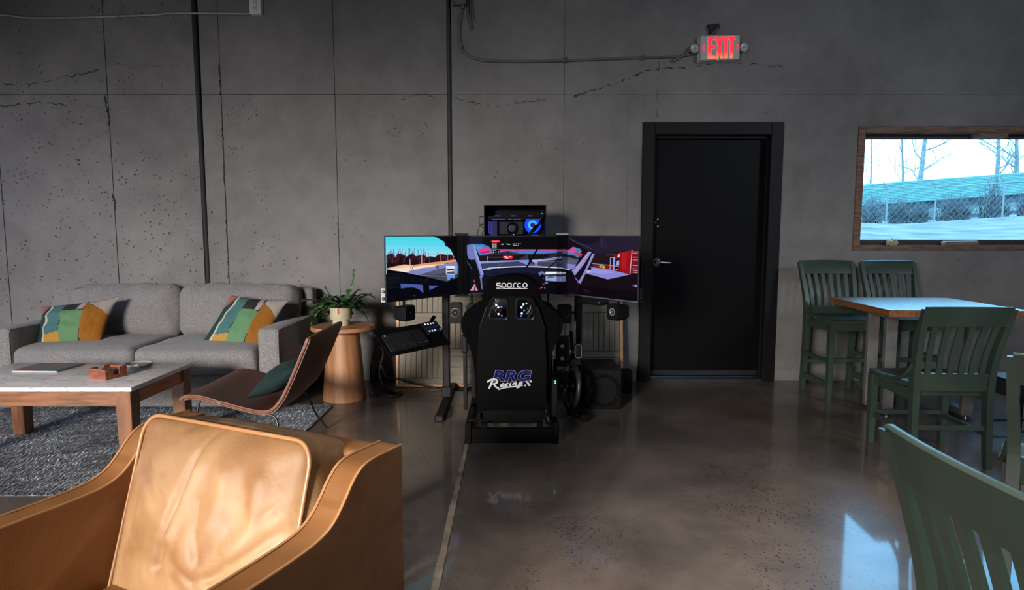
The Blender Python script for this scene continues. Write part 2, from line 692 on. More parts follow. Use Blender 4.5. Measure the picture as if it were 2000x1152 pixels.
def crack(pts, wd, seed, gaps=0.3):
    rnd_ = random.Random(seed)
    P = smooth_path([(x, WY - 0.0022, z) for x, z in pts], 14)
    runs, cur = [], []
    for i, p in enumerate(P):
        q = Vector((p.x + rnd_.uniform(-.008, .008), p.y, p.z + rnd_.uniform(-.011, .011)))
        if rnd_.random() < gaps * 0.35 and len(cur) > 2:
            runs.append(cur)
            cur = []
            continue
        cur.append(q)
    runs.append(cur)
    for run in runs:
        if len(run) < 3:
            continue
        bb = B()
        rr_ = [wd * rnd_.uniform(.25, 1.0) * (0.3 if k in (0, len(run) - 1) else 1) for k in range(len(run))]
        bb.tube(run, rr_, 5, flat=(1, 0.5))
        bb.obj('crack', M_crack, wall_front)


crack([(-4.3, 2.455), (-3.9, 2.44), (-3.6, 2.50), (-3.3, 2.56)], 0.006, 1)
crack([(-3.27, 2.60), (-2.95, 2.585), (-2.6, 2.585)], 0.003, 2, 0.7)
crack([(-0.47, 2.34), (-0.36, 2.30), (-0.1, 2.27), (0.05, 2.30), (0.28, 2.32)], 0.0035, 3, 0.5)
crack([(0.5, 2.345), (0.62, 2.385), (0.78, 2.43), (0.95, 2.49), (1.1, 2.545), (1.3, 2.57), (1.6, 2.59)], 0.006, 4, 0.5)
crack([(1.6, 2.59), (1.9, 2.60), (2.2, 2.58)], 0.003, 5, 0.8)
crack([(1.185, 2.62), (1.18, 2.45), (1.178, 2.28), (1.182, 2.16)], 0.0022, 6, 0.7)
crack([(-3.30, 2.36), (-3.285, 2.2), (-3.282, 2.12)], 0.009, 7, 0.2)
crack([(-3.29, 1.56), (-3.275, 1.50), (-3.28, 1.44)], 0.008, 8, 0.1)
crack([(-2.37, 2.60), (-2.36, 2.48), (-2.365, 2.36)], 0.007, 9, 0.2)
crack([(-2.36, 2.1), (-2.37, 1.7), (-2.36, 1.2), (-2.365, 0.85)], 0.005, 10, 0.5)
crack([(-0.9, 2.32), (-0.75, 2.36), (-0.56, 2.33)], 0.004, 11, 0.5)
crack([(-4.24, 2.3), (-4.1, 2.27), (-3.85, 2.30), (-3.6, 2.27)], 0.005, 12, 0.4)

# two dark expansion joints, standing slightly proud
b = B()
b.tube(smooth_path([(-2.545, WY + 0.012, 0), (-2.538, WY + 0.012, 0.9), (-2.545, WY + 0.012, 1.7), (-2.55, WY + 0.012, 2.5), (-2.56, WY + 0.012, ZC)], 8), 0.021, 8)
struct('trim_1', b, M_seal, smooth=60)
b = B()
pp = smooth_path([(-0.505, WY + 0.012, 0), (-0.503, WY + 0.012, 1.0), (-0.508, WY + 0.012, 1.9), (-0.512, WY + 0.012, 2.6), (-0.52, WY + 0.012, ZC)], 8)
b.tube(pp, [0.017 + 0.004 * (i % 5 == 0) for i in range(len(pp))], 8)
struct('trim_2', b, pm('grey_joint_sealant', (0.03, 0.03, 0.03), 0.7), smooth=60)

# floor in two slabs with an open joint between them
b = B()
b.box2((XL, YB, -0.2), (XR, WY + 0.24, -0.02))
floor = struct('floor', b, M_joint)
JX = -0.268


def slab(x0, x1, jag, name='floor_slab'):
    bb = B()
    n = 90
    ys = [YB + (WY + 0.045 - YB) * i / n for i in range(n + 1)]

    def off(y):
        return 0.006 * noise.noise(Vector((y * 6.0, jag * 3.1, 0))) + 0.004 * noise.noise(Vector((y * 21.0, jag, 2)))
    poly = []
    if jag < 0:
        poly = [(x0, ys[0])] + [(x1 + off(y), y) for y in ys] + [(x0, ys[-1])]
    else:
        poly = [(x1, ys[-1])] + [(x0 + off(y), y) for y in reversed(ys)] + [(x1, ys[0])]
    bb.prism(poly, -0.02, 0.0, 'XY')
    return bb.obj(name, M_floor, floor)


slab(XL, JX - 0.016, -1)
slab(JX + 0.016, XR, 1)
b = B()
n = 160
fill = []
for i in range(n + 1):
    y = YB + (WY - YB) * i / n
    zz = -0.003 + 0.003 * noise.noise(Vector((y * 9, 0, 0)))
    dx = 0.004 * noise.noise(Vector((y * 14, 7, 0)))
    fill.append([(JX - 0.03, y, -0.02), (JX - 0.019 + dx * 0.3, y, zz), (JX + 0.011 + dx, y, zz - 0.001), (JX + 0.013 + dx, y, -0.02)])
b.rings(fill)
b.obj('joint_filler', M_joint, floor, smooth=50)

b = B()
b.box2((XL - 0.2, YB - 0.2, ZC), (XR + 0.2, WY + 0.24, ZC + 0.15))
struct('ceiling', b, M_ceil)
b = B()
b.box2((XL - 0.2, YB - 0.2, -0.2), (XL, WY + 0.24, ZC))
struct('wall_left', b, M_plainwall)
b = B()
b.box2((XR, YB - 0.2, -0.2), (XR + 0.2, WY + 0.24, ZC))
struct('wall_right', b, M_plainwall)
b = B()
b.box2((XL - 0.2, YB - 0.2, -0.2), (XR + 0.2, YB, ZC))
struct('wall_back', b, M_plainwall)

# ------------------------------------------------------------------ door
door = link('door_1', None)
tag(door, kind='structure')
FW = 0.1
fr = B()
fr.box2((1.066, WY - 0.025, 0), (1.066 + FW, WY + 0.2, 2.14), 0.004)
fr.obj('door_jamb', M_black, door)
fr = B()
fr.box2((2.21 - FW, WY - 0.025, 0), (2.21, WY + 0.2, 2.14), 0.004)
fr.obj('door_jamb', M_black, door)
fr = B()
fr.box2((1.066 + FW, WY - 0.025, 2.14 - FW), (2.21 - FW, WY + 0.2, 2.14), 0.004)
fr.obj('door_head', M_black, door)
fr = B()
fr.box2((1.166, WY + 0.03, 0), (1.183, WY + 0.07, 2.04))
fr.box2((2.093, WY + 0.03, 0), (2.11, WY + 0.07, 2.04))
fr.box2((1.166, WY + 0.03, 2.02), (2.11, WY + 0.07, 2.04))
fr.obj('door_stop', M_black, door)
leaf = B()
leaf.box2((1.17, WY + 0.08, 0.018), (2.106, WY + 0.125, 2.036), 0.003)
leaf = leaf.obj('door_leaf', M_blackdoor, door)
h = B()
h.lathe([(0.002, 0.0), (0.043, 0.0), (0.043, 0.008), (0.036, 0.016), (0.02, 0.022), (0.014, 0.05)], n=28)
for v in h.bm.verts:
    v.co = Vector((v.co.x + 1.218, WY + 0.08 - v.co.z, v.co.y + 1.0))
h.tube(smooth_path([(1.218, WY + 0.03, 1.0), (1.235, WY + 0.022, 1.0), (1.27, WY + 0.024, 0.999), (1.325, WY + 0.026, 0.994)], 5),
       0.0105, 10, flat=(1.0, 0.8))
h.obj('lever_handle', M_steel, leaf, smooth=45, label='satin steel lever handle on a round rose')
for x, z in ((1.224, 1.358), (1.205, 1.33), (1.226, 1.30)):
    s = B()
    s.sphere((x, WY + 0.08, z), 0.0085, 10, 6, (1, 0.4, 1))
    s.obj('screw_head', M_bolt, leaf, smooth=60)
sw = B()
sw.box2((1.172, WY + 0.064, 0.03), (2.104, WY + 0.08, 0.075), 0.004)
sw.obj('door_sweep', pm('scuffed_black_rubber', (0.02, 0.02, 0.02), 0.22, bump=0.5, bscale=30), leaf)
th = B()
th.box2((1.16, WY - 0.01, 0.0), (2.115, WY + 0.14, 0.014), 0.004)
th.obj('threshold', pm('worn_metal_threshold', (0.12, 0.12, 0.13), 0.4, metal=0.8), door)

# ------------------------------------------------------------------ window
win = link('window_1', None)
tag(win, kind='structure')
WX0, WX1, WZ0, WZ1 = 2.825, 4.75, 1.10, 2.108
for nm, a, c in (('window_stile', (WX0, WZ0), (WX0 + 0.058, WZ1)), ('window_stile', (WX1 - 0.058, WZ0), (WX1, WZ1)),
                 ('window_rail', (WX0 + 0.058, WZ1 - 0.05), (WX1 - 0.058, WZ1)), ('window_rail', (WX0 + 0.058, WZ0), (WX1 - 0.058, WZ0 + 0.038))):
    f = B()
    f.box2((a[0], WY - 0.012, a[1]), (c[0], WY + 0.2, c[1]), 0.004)
    f.obj(nm, M_framewood, win)
f = B()
f.box2((WX0 + 0.058, WY + 0.1, WZ0 + 0.038), (WX1 - 0.058, WY + 0.2, WZ0 + 0.062), 0.003)
f.obj('window_sill', pm('dusty_dark_sill', (0.05, 0.045, 0.045), 0.7, bump=0.3), win)
f = B()
f.box2((WX0 + 0.058, WY + 0.09, WZ0 + 0.06), (WX1 - 0.058, WY + 0.13, WZ0 + 0.088), 0.003)
f.box2((WX0 + 0.058, WY + 0.09, WZ1 - 0.085), (WX1 - 0.058, WY + 0.13, WZ1 - 0.05), 0.003)
f.box2((WX0 + 0.058, WY + 0.09, WZ0 + 0.088), (WX0 + 0.066, WY + 0.13, WZ1 - 0.085))
f.obj('sash_bead', pm('dark_sash', (0.035, 0.03, 0.03), 0.6), win)
g = B()
g.box2((WX0 + 0.06, WY + 0.108, WZ0 + 0.07), (WX1 - 0.06, WY + 0.113, WZ1 - 0.06))
g.obj('glass_pane', glass_mat('window_glass', (0.97, 0.99, 1.0), 0.05), win)

# bits of wood and crumpled paper left in the window
b = B()
b.box((3.93, WY + 0.045, 2.045), (0.24, 0.10, 0.045), (0, 0.02, 0), 0.003)
tag(b.obj('wood_block', pm('grey_offcut', (0.16, 0.10, 0.075), 0.7, var=0.3, vscale=6, stretch=(1, 6, 6))),
    'wooden offcut fixed under the top rail of the window', 'wood block')
b = B()
b.box((3.75, WY + 0.05, 1.158), (0.29, 0.06, 0.04), (0, -0.01, 0.03), 0.012, 2)
tag(b.obj('wood_block', pm('grey_stick', (0.20, 0.14, 0.11), 0.7, var=0.3, vscale=6, stretch=(1, 6, 6))),
    'rounded wooden stick lying on the window sill', 'wood block')
b = B()
bmesh.ops.create_icosphere(b.bm, subdivisions=3, radius=1.0)
for v in b.bm.verts:
    d = 1 + 0.5 * noise.noise(v.co * 1.7) + 0.35 * noise.noise(v.co * 4.1)
    v.co = Vector((v.co.x * 0.045 * d + 3.19, v.co.y * 0.03 * d + WY + 0.05, max(-0.026, v.co.z * 0.03 * d) + 1.164))
tag(b.obj('crumpled_paper', pm('tan_paper', (0.42, 0.30, 0.18), 0.8)), 'crumpled tan paper ball on the left of the window sill', 'paper')

# ------------------------------------------------------------------ outdoors
b = B()


def hill(u, v):
    x = -6 + 90 * u
    y = 5.5 + 84 * v ** 1.3
    r = 0.0
    z = 0.95 + max(0, y - 6.5) * 0.028
    z += 0.06 * max(0, x - 0.62 * y) * min(1, y / 30)
    z += 0.34 * noise.noise(Vector((x * 0.12, y * 0.12, 3))) * min(1, (y - 5.5) / 8)
    return (x, y, z)


b.grid(hill, 90, 70)
struct('ground', b, pm('winter_grass', (0.062, 0.055, 0.046), 0.95, var=0.35, vscale=0.9, detail=14, col2=(0.155, 0.105, 0.078), bump=0.8, bscale=12), smooth=60)


def gz(x, y):
    return 0.95 + max(0, y - 6.5) * 0.028 + 0.06 * max(0, x - 0.62 * y) * min(1, y / 30)


M_galv = pm('galvanised_steel', (0.15, 0.15, 0.14), 0.5)
FY = 38.0
fence = thing('chain_link_fence', 'chain link fence with barbed wire arms on the slope outside the window', 'fence', (0, 0, 0))
px = [19.6, 22.6, 25.5, 29.6, 32.8, 36.0]
for x in px:
    z = gz(x, FY)
    p = B()
    p.cyl((x, FY, z - 0.2), (x, FY, z + 2.15), 0.05, n=10)
    p.tube([(x, FY, z + 2.12), (x - 0.32, FY, z + 2.55)], 0.035, 6)
    p.obj('fence_post', M_galv, fence, smooth=60)
p = B()
for x0, x1 in zip(px, px[1:]):
    p.cyl((x0, FY, gz(x0, FY) + 2.1), (x1, FY, gz(x1, FY) + 2.1), 0.03, n=8)
p.obj('top_rail', M_galv, fence, smooth=60)
p = B()
for k in range(3):
    q = 0.15 + 0.12 * k
    p.tube([(x - 0.1 * (k + 1), FY, gz(x, FY) + 2.12 + q) for x in px], 0.009, 4)
p.obj('barbed_wire', M_galv, fence)
p = B()
nx = 44
for i in range(nx):
    x = px[0] + (px[-1] - px[0]) * i / nx
    for s in (1, -1):
        x2 = x + s * 2.0
        if x2 < px[0] or x2 > px[-1]:
            continue
        p.tube([(x, FY, gz(x, FY) + 0.05), (x2, FY, gz(x2, FY) + 2.08)], 0.005, 3, cap=False)
tag(p.obj('wire_mesh', M_galv, fence), kind='stuff')

bld = thing('long_building', 'long low building with a shingled roof beyond the fence', 'building', (0, 0, 0))
M_roof = pm('bluish_roof_shingles', (0.045, 0.11, 0.088), 0.8, var=0.3, vscale=2.5, detail=8, stretch=(1, 1, 4))
M_bw = pm('grey_building_wall', (0.06, 0.06, 0.07), 0.9, var=0.35, vscale=1.5, detail=8)


def bz(x):          # the building climbs the slope
    return 3.3 + (x - 25) * 0.075


p = B()
p.rings([[(x, 58, 0), (x, 58, bz(x)), (x, 66, bz(x)), (x, 66, 0)] for x in (18, 60)])
p.obj('building_wall', M_bw, bld)
for k in range(14):
    t0, t1 = k / 14, (k + 1) / 14
    p = B()
    yy0, yy1 = 57.4 + 4.6 * t0, 57.4 + 4.6 * t1
    zz0, zz1 = 0.0 + 2.05 * t0, 0.0 + 2.05 * t1
    p.rings([[(x, yy0, bz(x) + zz0 + 0.05), (x, yy1 + 0.1, bz(x) + zz1 + 0.01), (x, yy1 + 0.1, bz(x) + zz1 - 0.1), (x, yy0, bz(x) + zz0 - 0.05)]
             for x in (17.6, 60.4)])
    p.obj('shingle_course', M_roof, bld)
for k in range(9):
    p = B()
    x = 26 + 3.4 * k
    p.box((x, 57.95, bz(x) - 1.15), (2.6, 0.16, 0.75), (0, -0.075, 0))
    p.obj('window', pm('pale_window_band', (0.16, 0.17, 0.14), 0.5), bld)

M_bark = pm('pale_winter_bark', (0.17, 0.15, 0.14), 0.9, var=0.3, vscale=4)


def tree(x, y, h, lean, label, seed, r0=0.24):
    rnd = random.Random(seed)
    t = thing('bare_tree', label, 'tree', (x, y, gz(x, y) - 0.3), 0, 'bare trees outside the window')
    tr = B()
    top = (lean * h, 0, h)
    tr.tube(smooth_path([(0, 0, 0), (lean * h * 0.35 + 0.1, 0, h * 0.35), (lean * h * 0.7 - 0.1, 0.1, h * 0.7), top], 5), [r0 * (1 - 0.8 * i / 15) for i in range(16)], 8)
    tr.obj('trunk', M_bark, t, smooth=60)
    br = B()

    def rec(p, d, ln, r, dep):
        q = p + d * ln
        mid = p + d * ln * 0.5 + Vector((rnd.uniform(-1, 1), rnd.uniform(-1, 1), rnd.uniform(-.4, .6))) * ln * 0.08
        br.tube([p, mid, q], [r, r * 0.8, r * 0.55], 4, cap=False)
        if dep > 0:
            for _ in range(3 if dep > 1 else 2):
                nd = (d + Vector((rnd.uniform(-1, 1), rnd.uniform(-1, 1), rnd.uniform(-.2, .9))) * 0.75).normalized()
                rec(p + d * ln * rnd.uniform(0.5, 1.0), nd, ln * rnd.uniform(.5, .75), r * 0.55, dep - 1)
    for k in range(9):
        f = 0.3 + 0.68 * k / 9
        an = rnd.uniform(0, 6.28)
        rec(Vector((lean * h * f, 0, h * f)), Vector((math.cos(an), math.sin(an) * 0.5, rnd.uniform(.3, 1))).normalized(), h * 0.16 * (1.3 - f * 0.6), r0 * 0.42 * (1.1 - f), 3)
    tag(br.obj('branches', M_bark, t), kind='stuff')


tree(46.4, 82, 17, 0.0, 'thin bare tree above the roof at the left of the window view', 3, 0.16)
tree(51.6, 81, 17, 0.10, 'bare tree with a pale slanting trunk, behind the middle of the long roof', 4, 0.42)
tree(52.0, 84, 17, -0.04, 'slim upright bare tree beside the slanting trunk, behind the long roof', 5, 0.2)
tree(61, 80, 16, 0.03, 'forked bare tree rising behind the right fence post', 6, 0.34)
tree(64.5, 81, 16, -0.02, 'bare tree nearest the right end of the window view', 8, 0.36)

M_bush = pm('grey_blue_brush', (0.10, 0.085, 0.085), 0.95, var=0.4, vscale=3)
for k in range(12):
    rnd = random.Random(40 + k)
    x = 20.4 + 1.32 * k + rnd.uniform(-.4, .4)
    y = FY + 2.5 + rnd.uniform(0, 2)
    where = ['first', 'second', 'third', 'fourth', 'fifth', 'sixth', 'seventh', 'eighth', 'ninth', 'tenth', 'eleventh', 'twelfth'][k]
    t = thing('leafless_bush', 'tangled leafless bush behind the chain link fence, %s from the left' % where, 'bush', (x, y, gz(x, y)), 0,
              'bushes behind the fence')
    s = B()
    hh = rnd.uniform(1.5, 2.3) * (1.4 if k in (3, 8) else 1)
    for i in range(150):
        an = rnd.uniform(0, 6.28)
        rr = rnd.uniform(0.1, 1.25)
        hz = hh * rnd.uniform(.4, 1.0) * (1.1 - 0.4 * rr)
        p0 = (rnd.uniform(-.6, .6), rnd.uniform(-.3, .3), 0)
        p2 = (rr * math.cos(an), rr * math.sin(an) * 0.7, hz)
        p1 = ((p0[0] + p2[0]) / 2 + rnd.uniform(-.3, .3), (p0[1] + p2[1]) / 2, hz * 0.6)
        s.tube([p0, p1, p2], [0.024, 0.016, 0.008], 3, cap=False)
    tag(s.obj('twigs', M_bush, t), kind='stuff')

# ------------------------------------------------------------------ wall fittings
def on_wall(pts, off=0.012):
    return [(x, WY - off, z) for x, z in pts]


t = thing('electrical_conduit', 'thin pale conduit running along the top left of the wall to the outlet box', 'conduit', (0, 0, 0))
b = B()
b.tube(smooth_path(on_wall([(-4.6, 2.985), (-4.079, 2.977), (-3.897, 2.957), (-3.591, 2.955), (-3.145, 2.967), (-2.855, 2.979), (-2.691, 2.99), (-2.085, 2.987)]), 8), 0.008, 8)
b.obj('conduit_tube', pm('grey_conduit', (0.32, 0.315, 0.31), 0.45), t, smooth=60)
b = B()
b.box((-3.145, WY - 0.014, 2.962), (0.016, 0.026, 0.03), bev=0.003)
b.obj('clip', M_steel, t)
b = B()
b.cyl((-2.105, WY - 0.012, 2.988), (-2.075, WY - 0.012, 2.988), 0.011, n=12)
b.obj('connector', M_bolt, t, smooth=60)

t = thing('outlet_box', 'white surface mounted outlet box at the end of the thin conduit', 'outlet', (0, 0, 0))
b = B()
b.box2((-2.083, WY - 0.05, 2.972), (-1.993, WY, 3.11), 0.004)
b.obj('body', M_white, t)
b = B()
b.box2((-2.055, WY - 0.056, 2.992), (-2.021, WY - 0.048, 3.085), 0.004)
rc = b.obj('receptacle', pm('white_receptacle', (0.55, 0.55, 0.53), 0.4), t)
b = B()
for zc in (3.015, 3.062):
    for dx in (-0.0065, 0.0065):
        b.box((-2.038 + dx, WY - 0.056, zc + 0.004), (0.0025, 0.003, 0.011))
    b.cyl((-2.038, WY - 0.0575, zc - 0.01), (-2.038, WY - 0.055, zc - 0.01), 0.003, n=8)
b.obj('slots', M_seal, rc)

t = thing('junction_box', 'dark grey junction box at the top edge of the wall beside the tall joint', 'junction box', (0, 0, 0))
b = B()
b.box2((-0.472, WY - 0.06, 3.045), (-0.362, WY, 3.17), 0.006)
b.obj('body', M_conduit, t)
for x in (-0.46, -0.375):
    b = B()
    b.cyl((x, WY - 0.066, 3.055), (x, WY - 0.055, 3.055), 0.009, n=10)
    b.obj('screw_head', M_conduit, t)
b = B()
b.cyl((-0.392, WY - 0.03, 3.02), (-0.392, WY - 0.03, 3.048), 0.014, n=12)
b.obj('connector', M_conduit, t, smooth=60)

b = B()
b.tube(smooth_path(on_wall([(-0.392, 3.03), (-0.408, 2.96), (-0.419, 2.88), (-0.419, 2.79), (-0.392, 2.70), (-0.308, 2.645), (-0.185, 2.622), (0.1, 2.617),
                            (0.411, 2.623), (0.944, 2.643), (1.354, 2.659), (1.51, 2.695)], 0.013), 8), 0.0095, 8)
t = b.obj('armored_cable', M_conduit, smooth=60)
tag(t, 'dark armored cable curving along the wall from the junction box to the exit sign', 'cable')
for x, z in ((-0.40, 2.722), (0.43, 2.628), (1.05, 2.647)):
    b = B()
    b.box((x, WY - 0.015, z), (0.012, 0.028, 0.045), bev=0.003)
    b.obj('strap', M_conduit, t)
for k, pts in enumerate(([(-0.352, 3.14), (-0.35, 3.0), (-0.335, 2.92), (-0.327, 2.855)], [(-0.336, 3.14), (-0.333, 3.0), (-0.33, 2.93), (-0.315, 2.865)],
                         [(-0.322, 3.14), (-0.318, 3.0), (-0.312, 2.955), (-0.308, 2.94)])):
    b = B()
    b.tube(smooth_path(on_wall(pts, 0.012 + 0.005 * k), 6), 0.006, 6)
    tag(b.obj('loose_wire', M_conduit, smooth=60), ('longest', 'middle', 'shortest')[k] + ' of three loose wires hanging beside the junction box', 'wire',
        'loose wires by the junction box')
b = B()
b.cyl((1.294, WY - 0.02, 2.618), (1.505, WY - 0.025, 2.74), 0.012, n=10)
tag(b.obj('pipe_stub', M_conduit, smooth=60), 'short slanting painted pipe stub left of the exit sign', 'pipe')
t = thing('wall_bracket', 'dark bracket with a slanting rod on the wall above the exit sign', 'bracket', (0, 0, 0))
b = B()
b.prism([(1.565, 2.90), (1.60, 2.80), (1.625, 2.83), (1.66, 2.88), (1.65, 2.91)], WY - 0.03, WY, 'XZ')
b.obj('plate', M_seal, t)
b = B()
b.cyl((1.572, WY - 0.04, 2.80), (1.645, WY - 0.035, 2.865), 0.008, n=8)
b.obj('rod', M_conduit, t)

# exit sign
t = thing('exit_sign', 'lit red exit sign with two lamp heads above the black door', 'sign', (1.655, WY, 2.71))
t.rotation_euler = (0, R(-1.2), 0)
b = B()
b.box((0, -0.045, 0), (0.318, 0.05, 0.196), bev=0.012, seg=2)
b.box((-0.006, -0.012, -0.004), (0.318, 0.03, 0.196), bev=0.01)
b.obj('housing', pm('off_white_plastic', (0.42, 0.42, 0.40), 0.45), t)


def exit_mat():
    m = pm('lit_red_letters', (0.3, 0.01, 0.02), 0.4)
    tt = m.node_tree
    p = tt.nodes['Principled BSDF']
    tc = tt.nodes.new('ShaderNodeTexCoord')
    sp = tt.nodes.new('ShaderNodeSeparateXYZ')
    tt.links.new(tc.outputs['Object'], sp.inputs[0])
    mr = tt.nodes.new('ShaderNodeMapRange')
    mr.inputs['From Min'].default_value = -0.088
    mr.inputs['From Max'].default_value = -0.03
    tt.links.new(sp.outputs[2], mr.inputs[0])
    cr = tt.nodes.new('ShaderNodeValToRGB')
    cr.color_ramp.elements[0].color = (1.0, 0.26, 0.06, 1)
    cr.color_ramp.elements[1].color = (0.95, 0.012, 0.03, 1)
    tt.links.new(mr.outputs[0], cr.inputs[0])
    tt.links.new(cr.outputs[0], p.inputs['Emission Color'])
    p.inputs['Emission Strength'].default_value = 1.05
    return m


M_exit = exit_mat()
M_exithalo = pm('lit_pink_edge', (0.4, 0.1, 0.1), 0.5, emit=(1.0, 0.22, 0.24), estr=0.75)
letters = {
    'E': [(0, 0), (.033, 0), (.033, .022), (.016, .022), (.016, .077), (.033, .077), (.033, .098), (.016, .098), (.016, .144), (.034, .144), (.034, .166), (0, .166)],
    'X': [(0, 0), (.017, 0), (.024, .052), (.031, 0), (.049, 0), (.034, .083), (.048, .166), (.031, .166), (.025, .118), (.019, .166), (.001, .166), (.015, .083)],
    'I': [(0, 0), (.018, 0), (.018, .166), (0, .166)],
    'T': [(.013, 0), (.031, 0), (.031, .144), (.044, .144), (.044, .166), (0, .166), (0, .144), (.013, .144)],
}
for ch, x, kx in (('E', -.098, 1.65), ('X', -.0375, 1.22), ('I', .0315, 1.25), ('T', .061, 1.25)):
    pts = [(p[0] * kx + x, p[1] - 0.083) for p in letters[ch]]
    cx_ = sum(p[0] for p in pts) / len(pts)
    b = B()
    big = []
    m_ = len(pts)
    for i in range(m_):
        a_, c_, d_ = Vector(pts[i - 1]), Vector(pts[i]), Vector(pts[(i + 1) % m_])
        e1 = (c_ - a_).normalized()
        e2 = (d_ - c_).normalized()
        n1 = Vector((e1.y, -e1.x))
        n2 = Vector((e2.y, -e2.x))
        nn = (n1 + n2)
        nn = nn / max(0.5, nn.length_squared) * 2 * 0.5
        big.append((c_.x + nn.x * 0.0045 , c_.y + nn.y * 0.0045))
    b.prism(big, -0.0718, -0.06, 'XZ')
    hl = b.obj('letter_surround', M_exithalo, t)
    b = B()
    b.prism(pts, -0.0735, -0.0715, 'XZ')
    b.obj('letter', M_exit, t)
for s in (-1, 1):
    b = B()
    pts = [(s * .148, 0), (s * .132, .024), (s * .124, .022), (s * .132, 0), (s * .124, -.022), (s * .132, -.024)]
    b.prism(pts, -0.0735, -0.06, 'XZ')
    b.obj('chevron', M_exit, t)
M_lampglass = pm('lamp_lens', (0.28, 0.29, 0.30), 0.25)
for s in (-1, 1):
    b = B()
    b.box((s * .165, -0.03, 0), (0.03, 0.03, 0.04), bev=0.005)
    arm = b.obj('lamp_arm', pm('off_white_plastic_arm', (0.42, 0.42, 0.40), 0.45), t)
    b = B()
    b.lathe([(0.001, 0), (0.03, 0), (0.034, 0.012), (0.034, 0.03), (0.028, 0.034), (0.026, 0.03)], n=24)
    for v in b.bm.verts:
        v.co = Vector((v.co.x + s * .197, -0.025 - v.co.z, v.co.y + 0.002))
    lh = b.obj('lamp_head', pm('off_white_lamp', (0.42, 0.42, 0.40), 0.4), t, smooth=40)
    b = B()
    b.lathe([(0.0005, 0.031), (0.008, 0.033), (0.012, 0.029), (0.027, 0.031)], n=20, cap=False)
    for v in b.bm.verts:
        v.co = Vector((v.co.x + s * .197, -0.025 - v.co.z, v.co.y + 0.002))
    b.obj('lens', M_lampglass, lh, smooth=40)
b = B()
b.sphere((-0.02, -0.07, -0.095), 0.003, 8, 6)
b.obj('status_light', pm('tiny_red_light', (0.5, 0.1, 0.1), 0.3, emit=(1, .35, .5), estr=1.5), t)

# ------------------------------------------------------------------ rug
RX0, RX1, RY0, RY1 = -4.5, -1.30, 2.84, 4.42
rug = thing('area_rug', 'shaggy blue-grey woven rug under the coffee table', 'rug', (0, 0, 0))
b = B()
b.prism(roundpoly([(RX0, RY0), (RX1, RY0 + 0.02), (RX1 + 0.01, RY1), (RX0, RY1)], 0.02), 0.001, 0.009, 'XY')
b.obj('backing', pm('rug_backing', (0.2, 0.21, 0.22), 0.95), rug)


def rug_pile():
    rnd = random.Random(5)
    vs, fs, cs = [], [], []
    pal = [S(92, 98, 104), S(70, 76, 82), S(120, 124, 126), S(52, 58, 64), S(104, 92, 88), S(128, 118, 108), S(84, 60, 58)]
    n = 0
    for i in range(64000):
        x = rnd.uniform(RX0 + .6, RX1)
        y = RY0 + (RY1 - RY0) * rnd.random() ** 1.25
        # streaks run along one diagonal of the weave
        q = noise.noise(Vector(((x + 0.35 * y) * 2.2, (y - 0.35 * x) * 22.0, 0.3)))
        q2 = noise.noise(Vector((x * 2.5, y * 4.0, 4.3)))
        k = 0.80 + 0.8 * q + 0.6 * q2
        c = pal[min(6, int(max(0, rnd.gauss(1.6, 1.7))))]
        c = tuple(min(0.6, max(0.01, ch * k * 2.1)) for ch in c)
        a = 0.35 + rnd.gauss(0, 0.5)
        L = rnd.uniform(.012, .026)
        wd = rnd.uniform(.0035, .006)
        dx, dy = math.cos(a), math.sin(a)
        z0 = 0.007
        h = rnd.uniform(.005, .012)
        p0 = (x - dy * wd, y + dx * wd, z0)
        p1 = (x + dy * wd, y - dx * wd, z0)
        p2 = (x + dx * L, y + dy * L - 0.004, z0 + h)
        vs += [p0, p1, p2]
        fs.append((n, n + 1, n + 2))
        cs.append(c)
        n += 3
    me = bpy.data.meshes.new('pile')
    me.from_pydata(vs, [], fs)
    at = me.color_attributes.new('tint', 'FLOAT_COLOR', 'POINT')
    arr = []
    for c in cs:
        arr += [*c, 1.0] * 3
    at.data.foreach_set('color', arr)
    me.materials.append(attr_mat('rug_yarn', 0.95))
    o = link('pile', me, rug)
    o['kind'] = 'stuff'


rug_pile()

# ------------------------------------------------------------------ sofa
M_sofa = pm('grey_heather_fabric', S(116, 114, 113), 0.95, var=0.30, vscale=170, bump=0.35, bscale=320, detail=2, sheen=0.15)
M_sofa_s = pm('grey_heather_seat', S(112, 110, 110), 0.95, var=0.30, vscale=170, bump=0.35, bscale=320, detail=2, sheen=0.15)
sofa = thing('sofa', 'grey fabric two seat sofa with loose back cushions against the wall', 'sofa', (-2.6, 4.24, 0))
b = B()
b.softbox((0, 0.44, 0.15), (1.72, 0.84, 0.235), 0.02, (10, 4, 3))
b.obj('base', M_sofa, sofa, smooth=60)
for s in (-1, 1):
    b = B()
    b.softbox((s * 0.925, 0.43, 0.31), (0.145, 0.86, 0.555), 0.022, (3, 8, 6), bulge=(0.006, 0.004, 0.004))
    arm = b.obj('arm', M_sofa, sofa, smooth=60)
    b = B()
    xx = 0.066
    for sx in (-1, 1):
        pth = [(s * 0.925 + sx * xx, 0.004, 0.04), (s * 0.925 + sx * xx, 0.004, 0.555), (s * 0.925 + sx * xx, 0.02, 0.582), (s * 0.925 + sx * xx, 0.83, 0.583)]
        b.tube(pth, 0.0045, 6)
    b.obj('piping', M_sofa, arm, smooth=60)
b = B()
b.softbox((0, 0.83, 0.42), (1.985, 0.13, 0.76), 0.03, (12, 3, 6))
b.obj('back_frame', M_sofa, sofa, smooth=60)


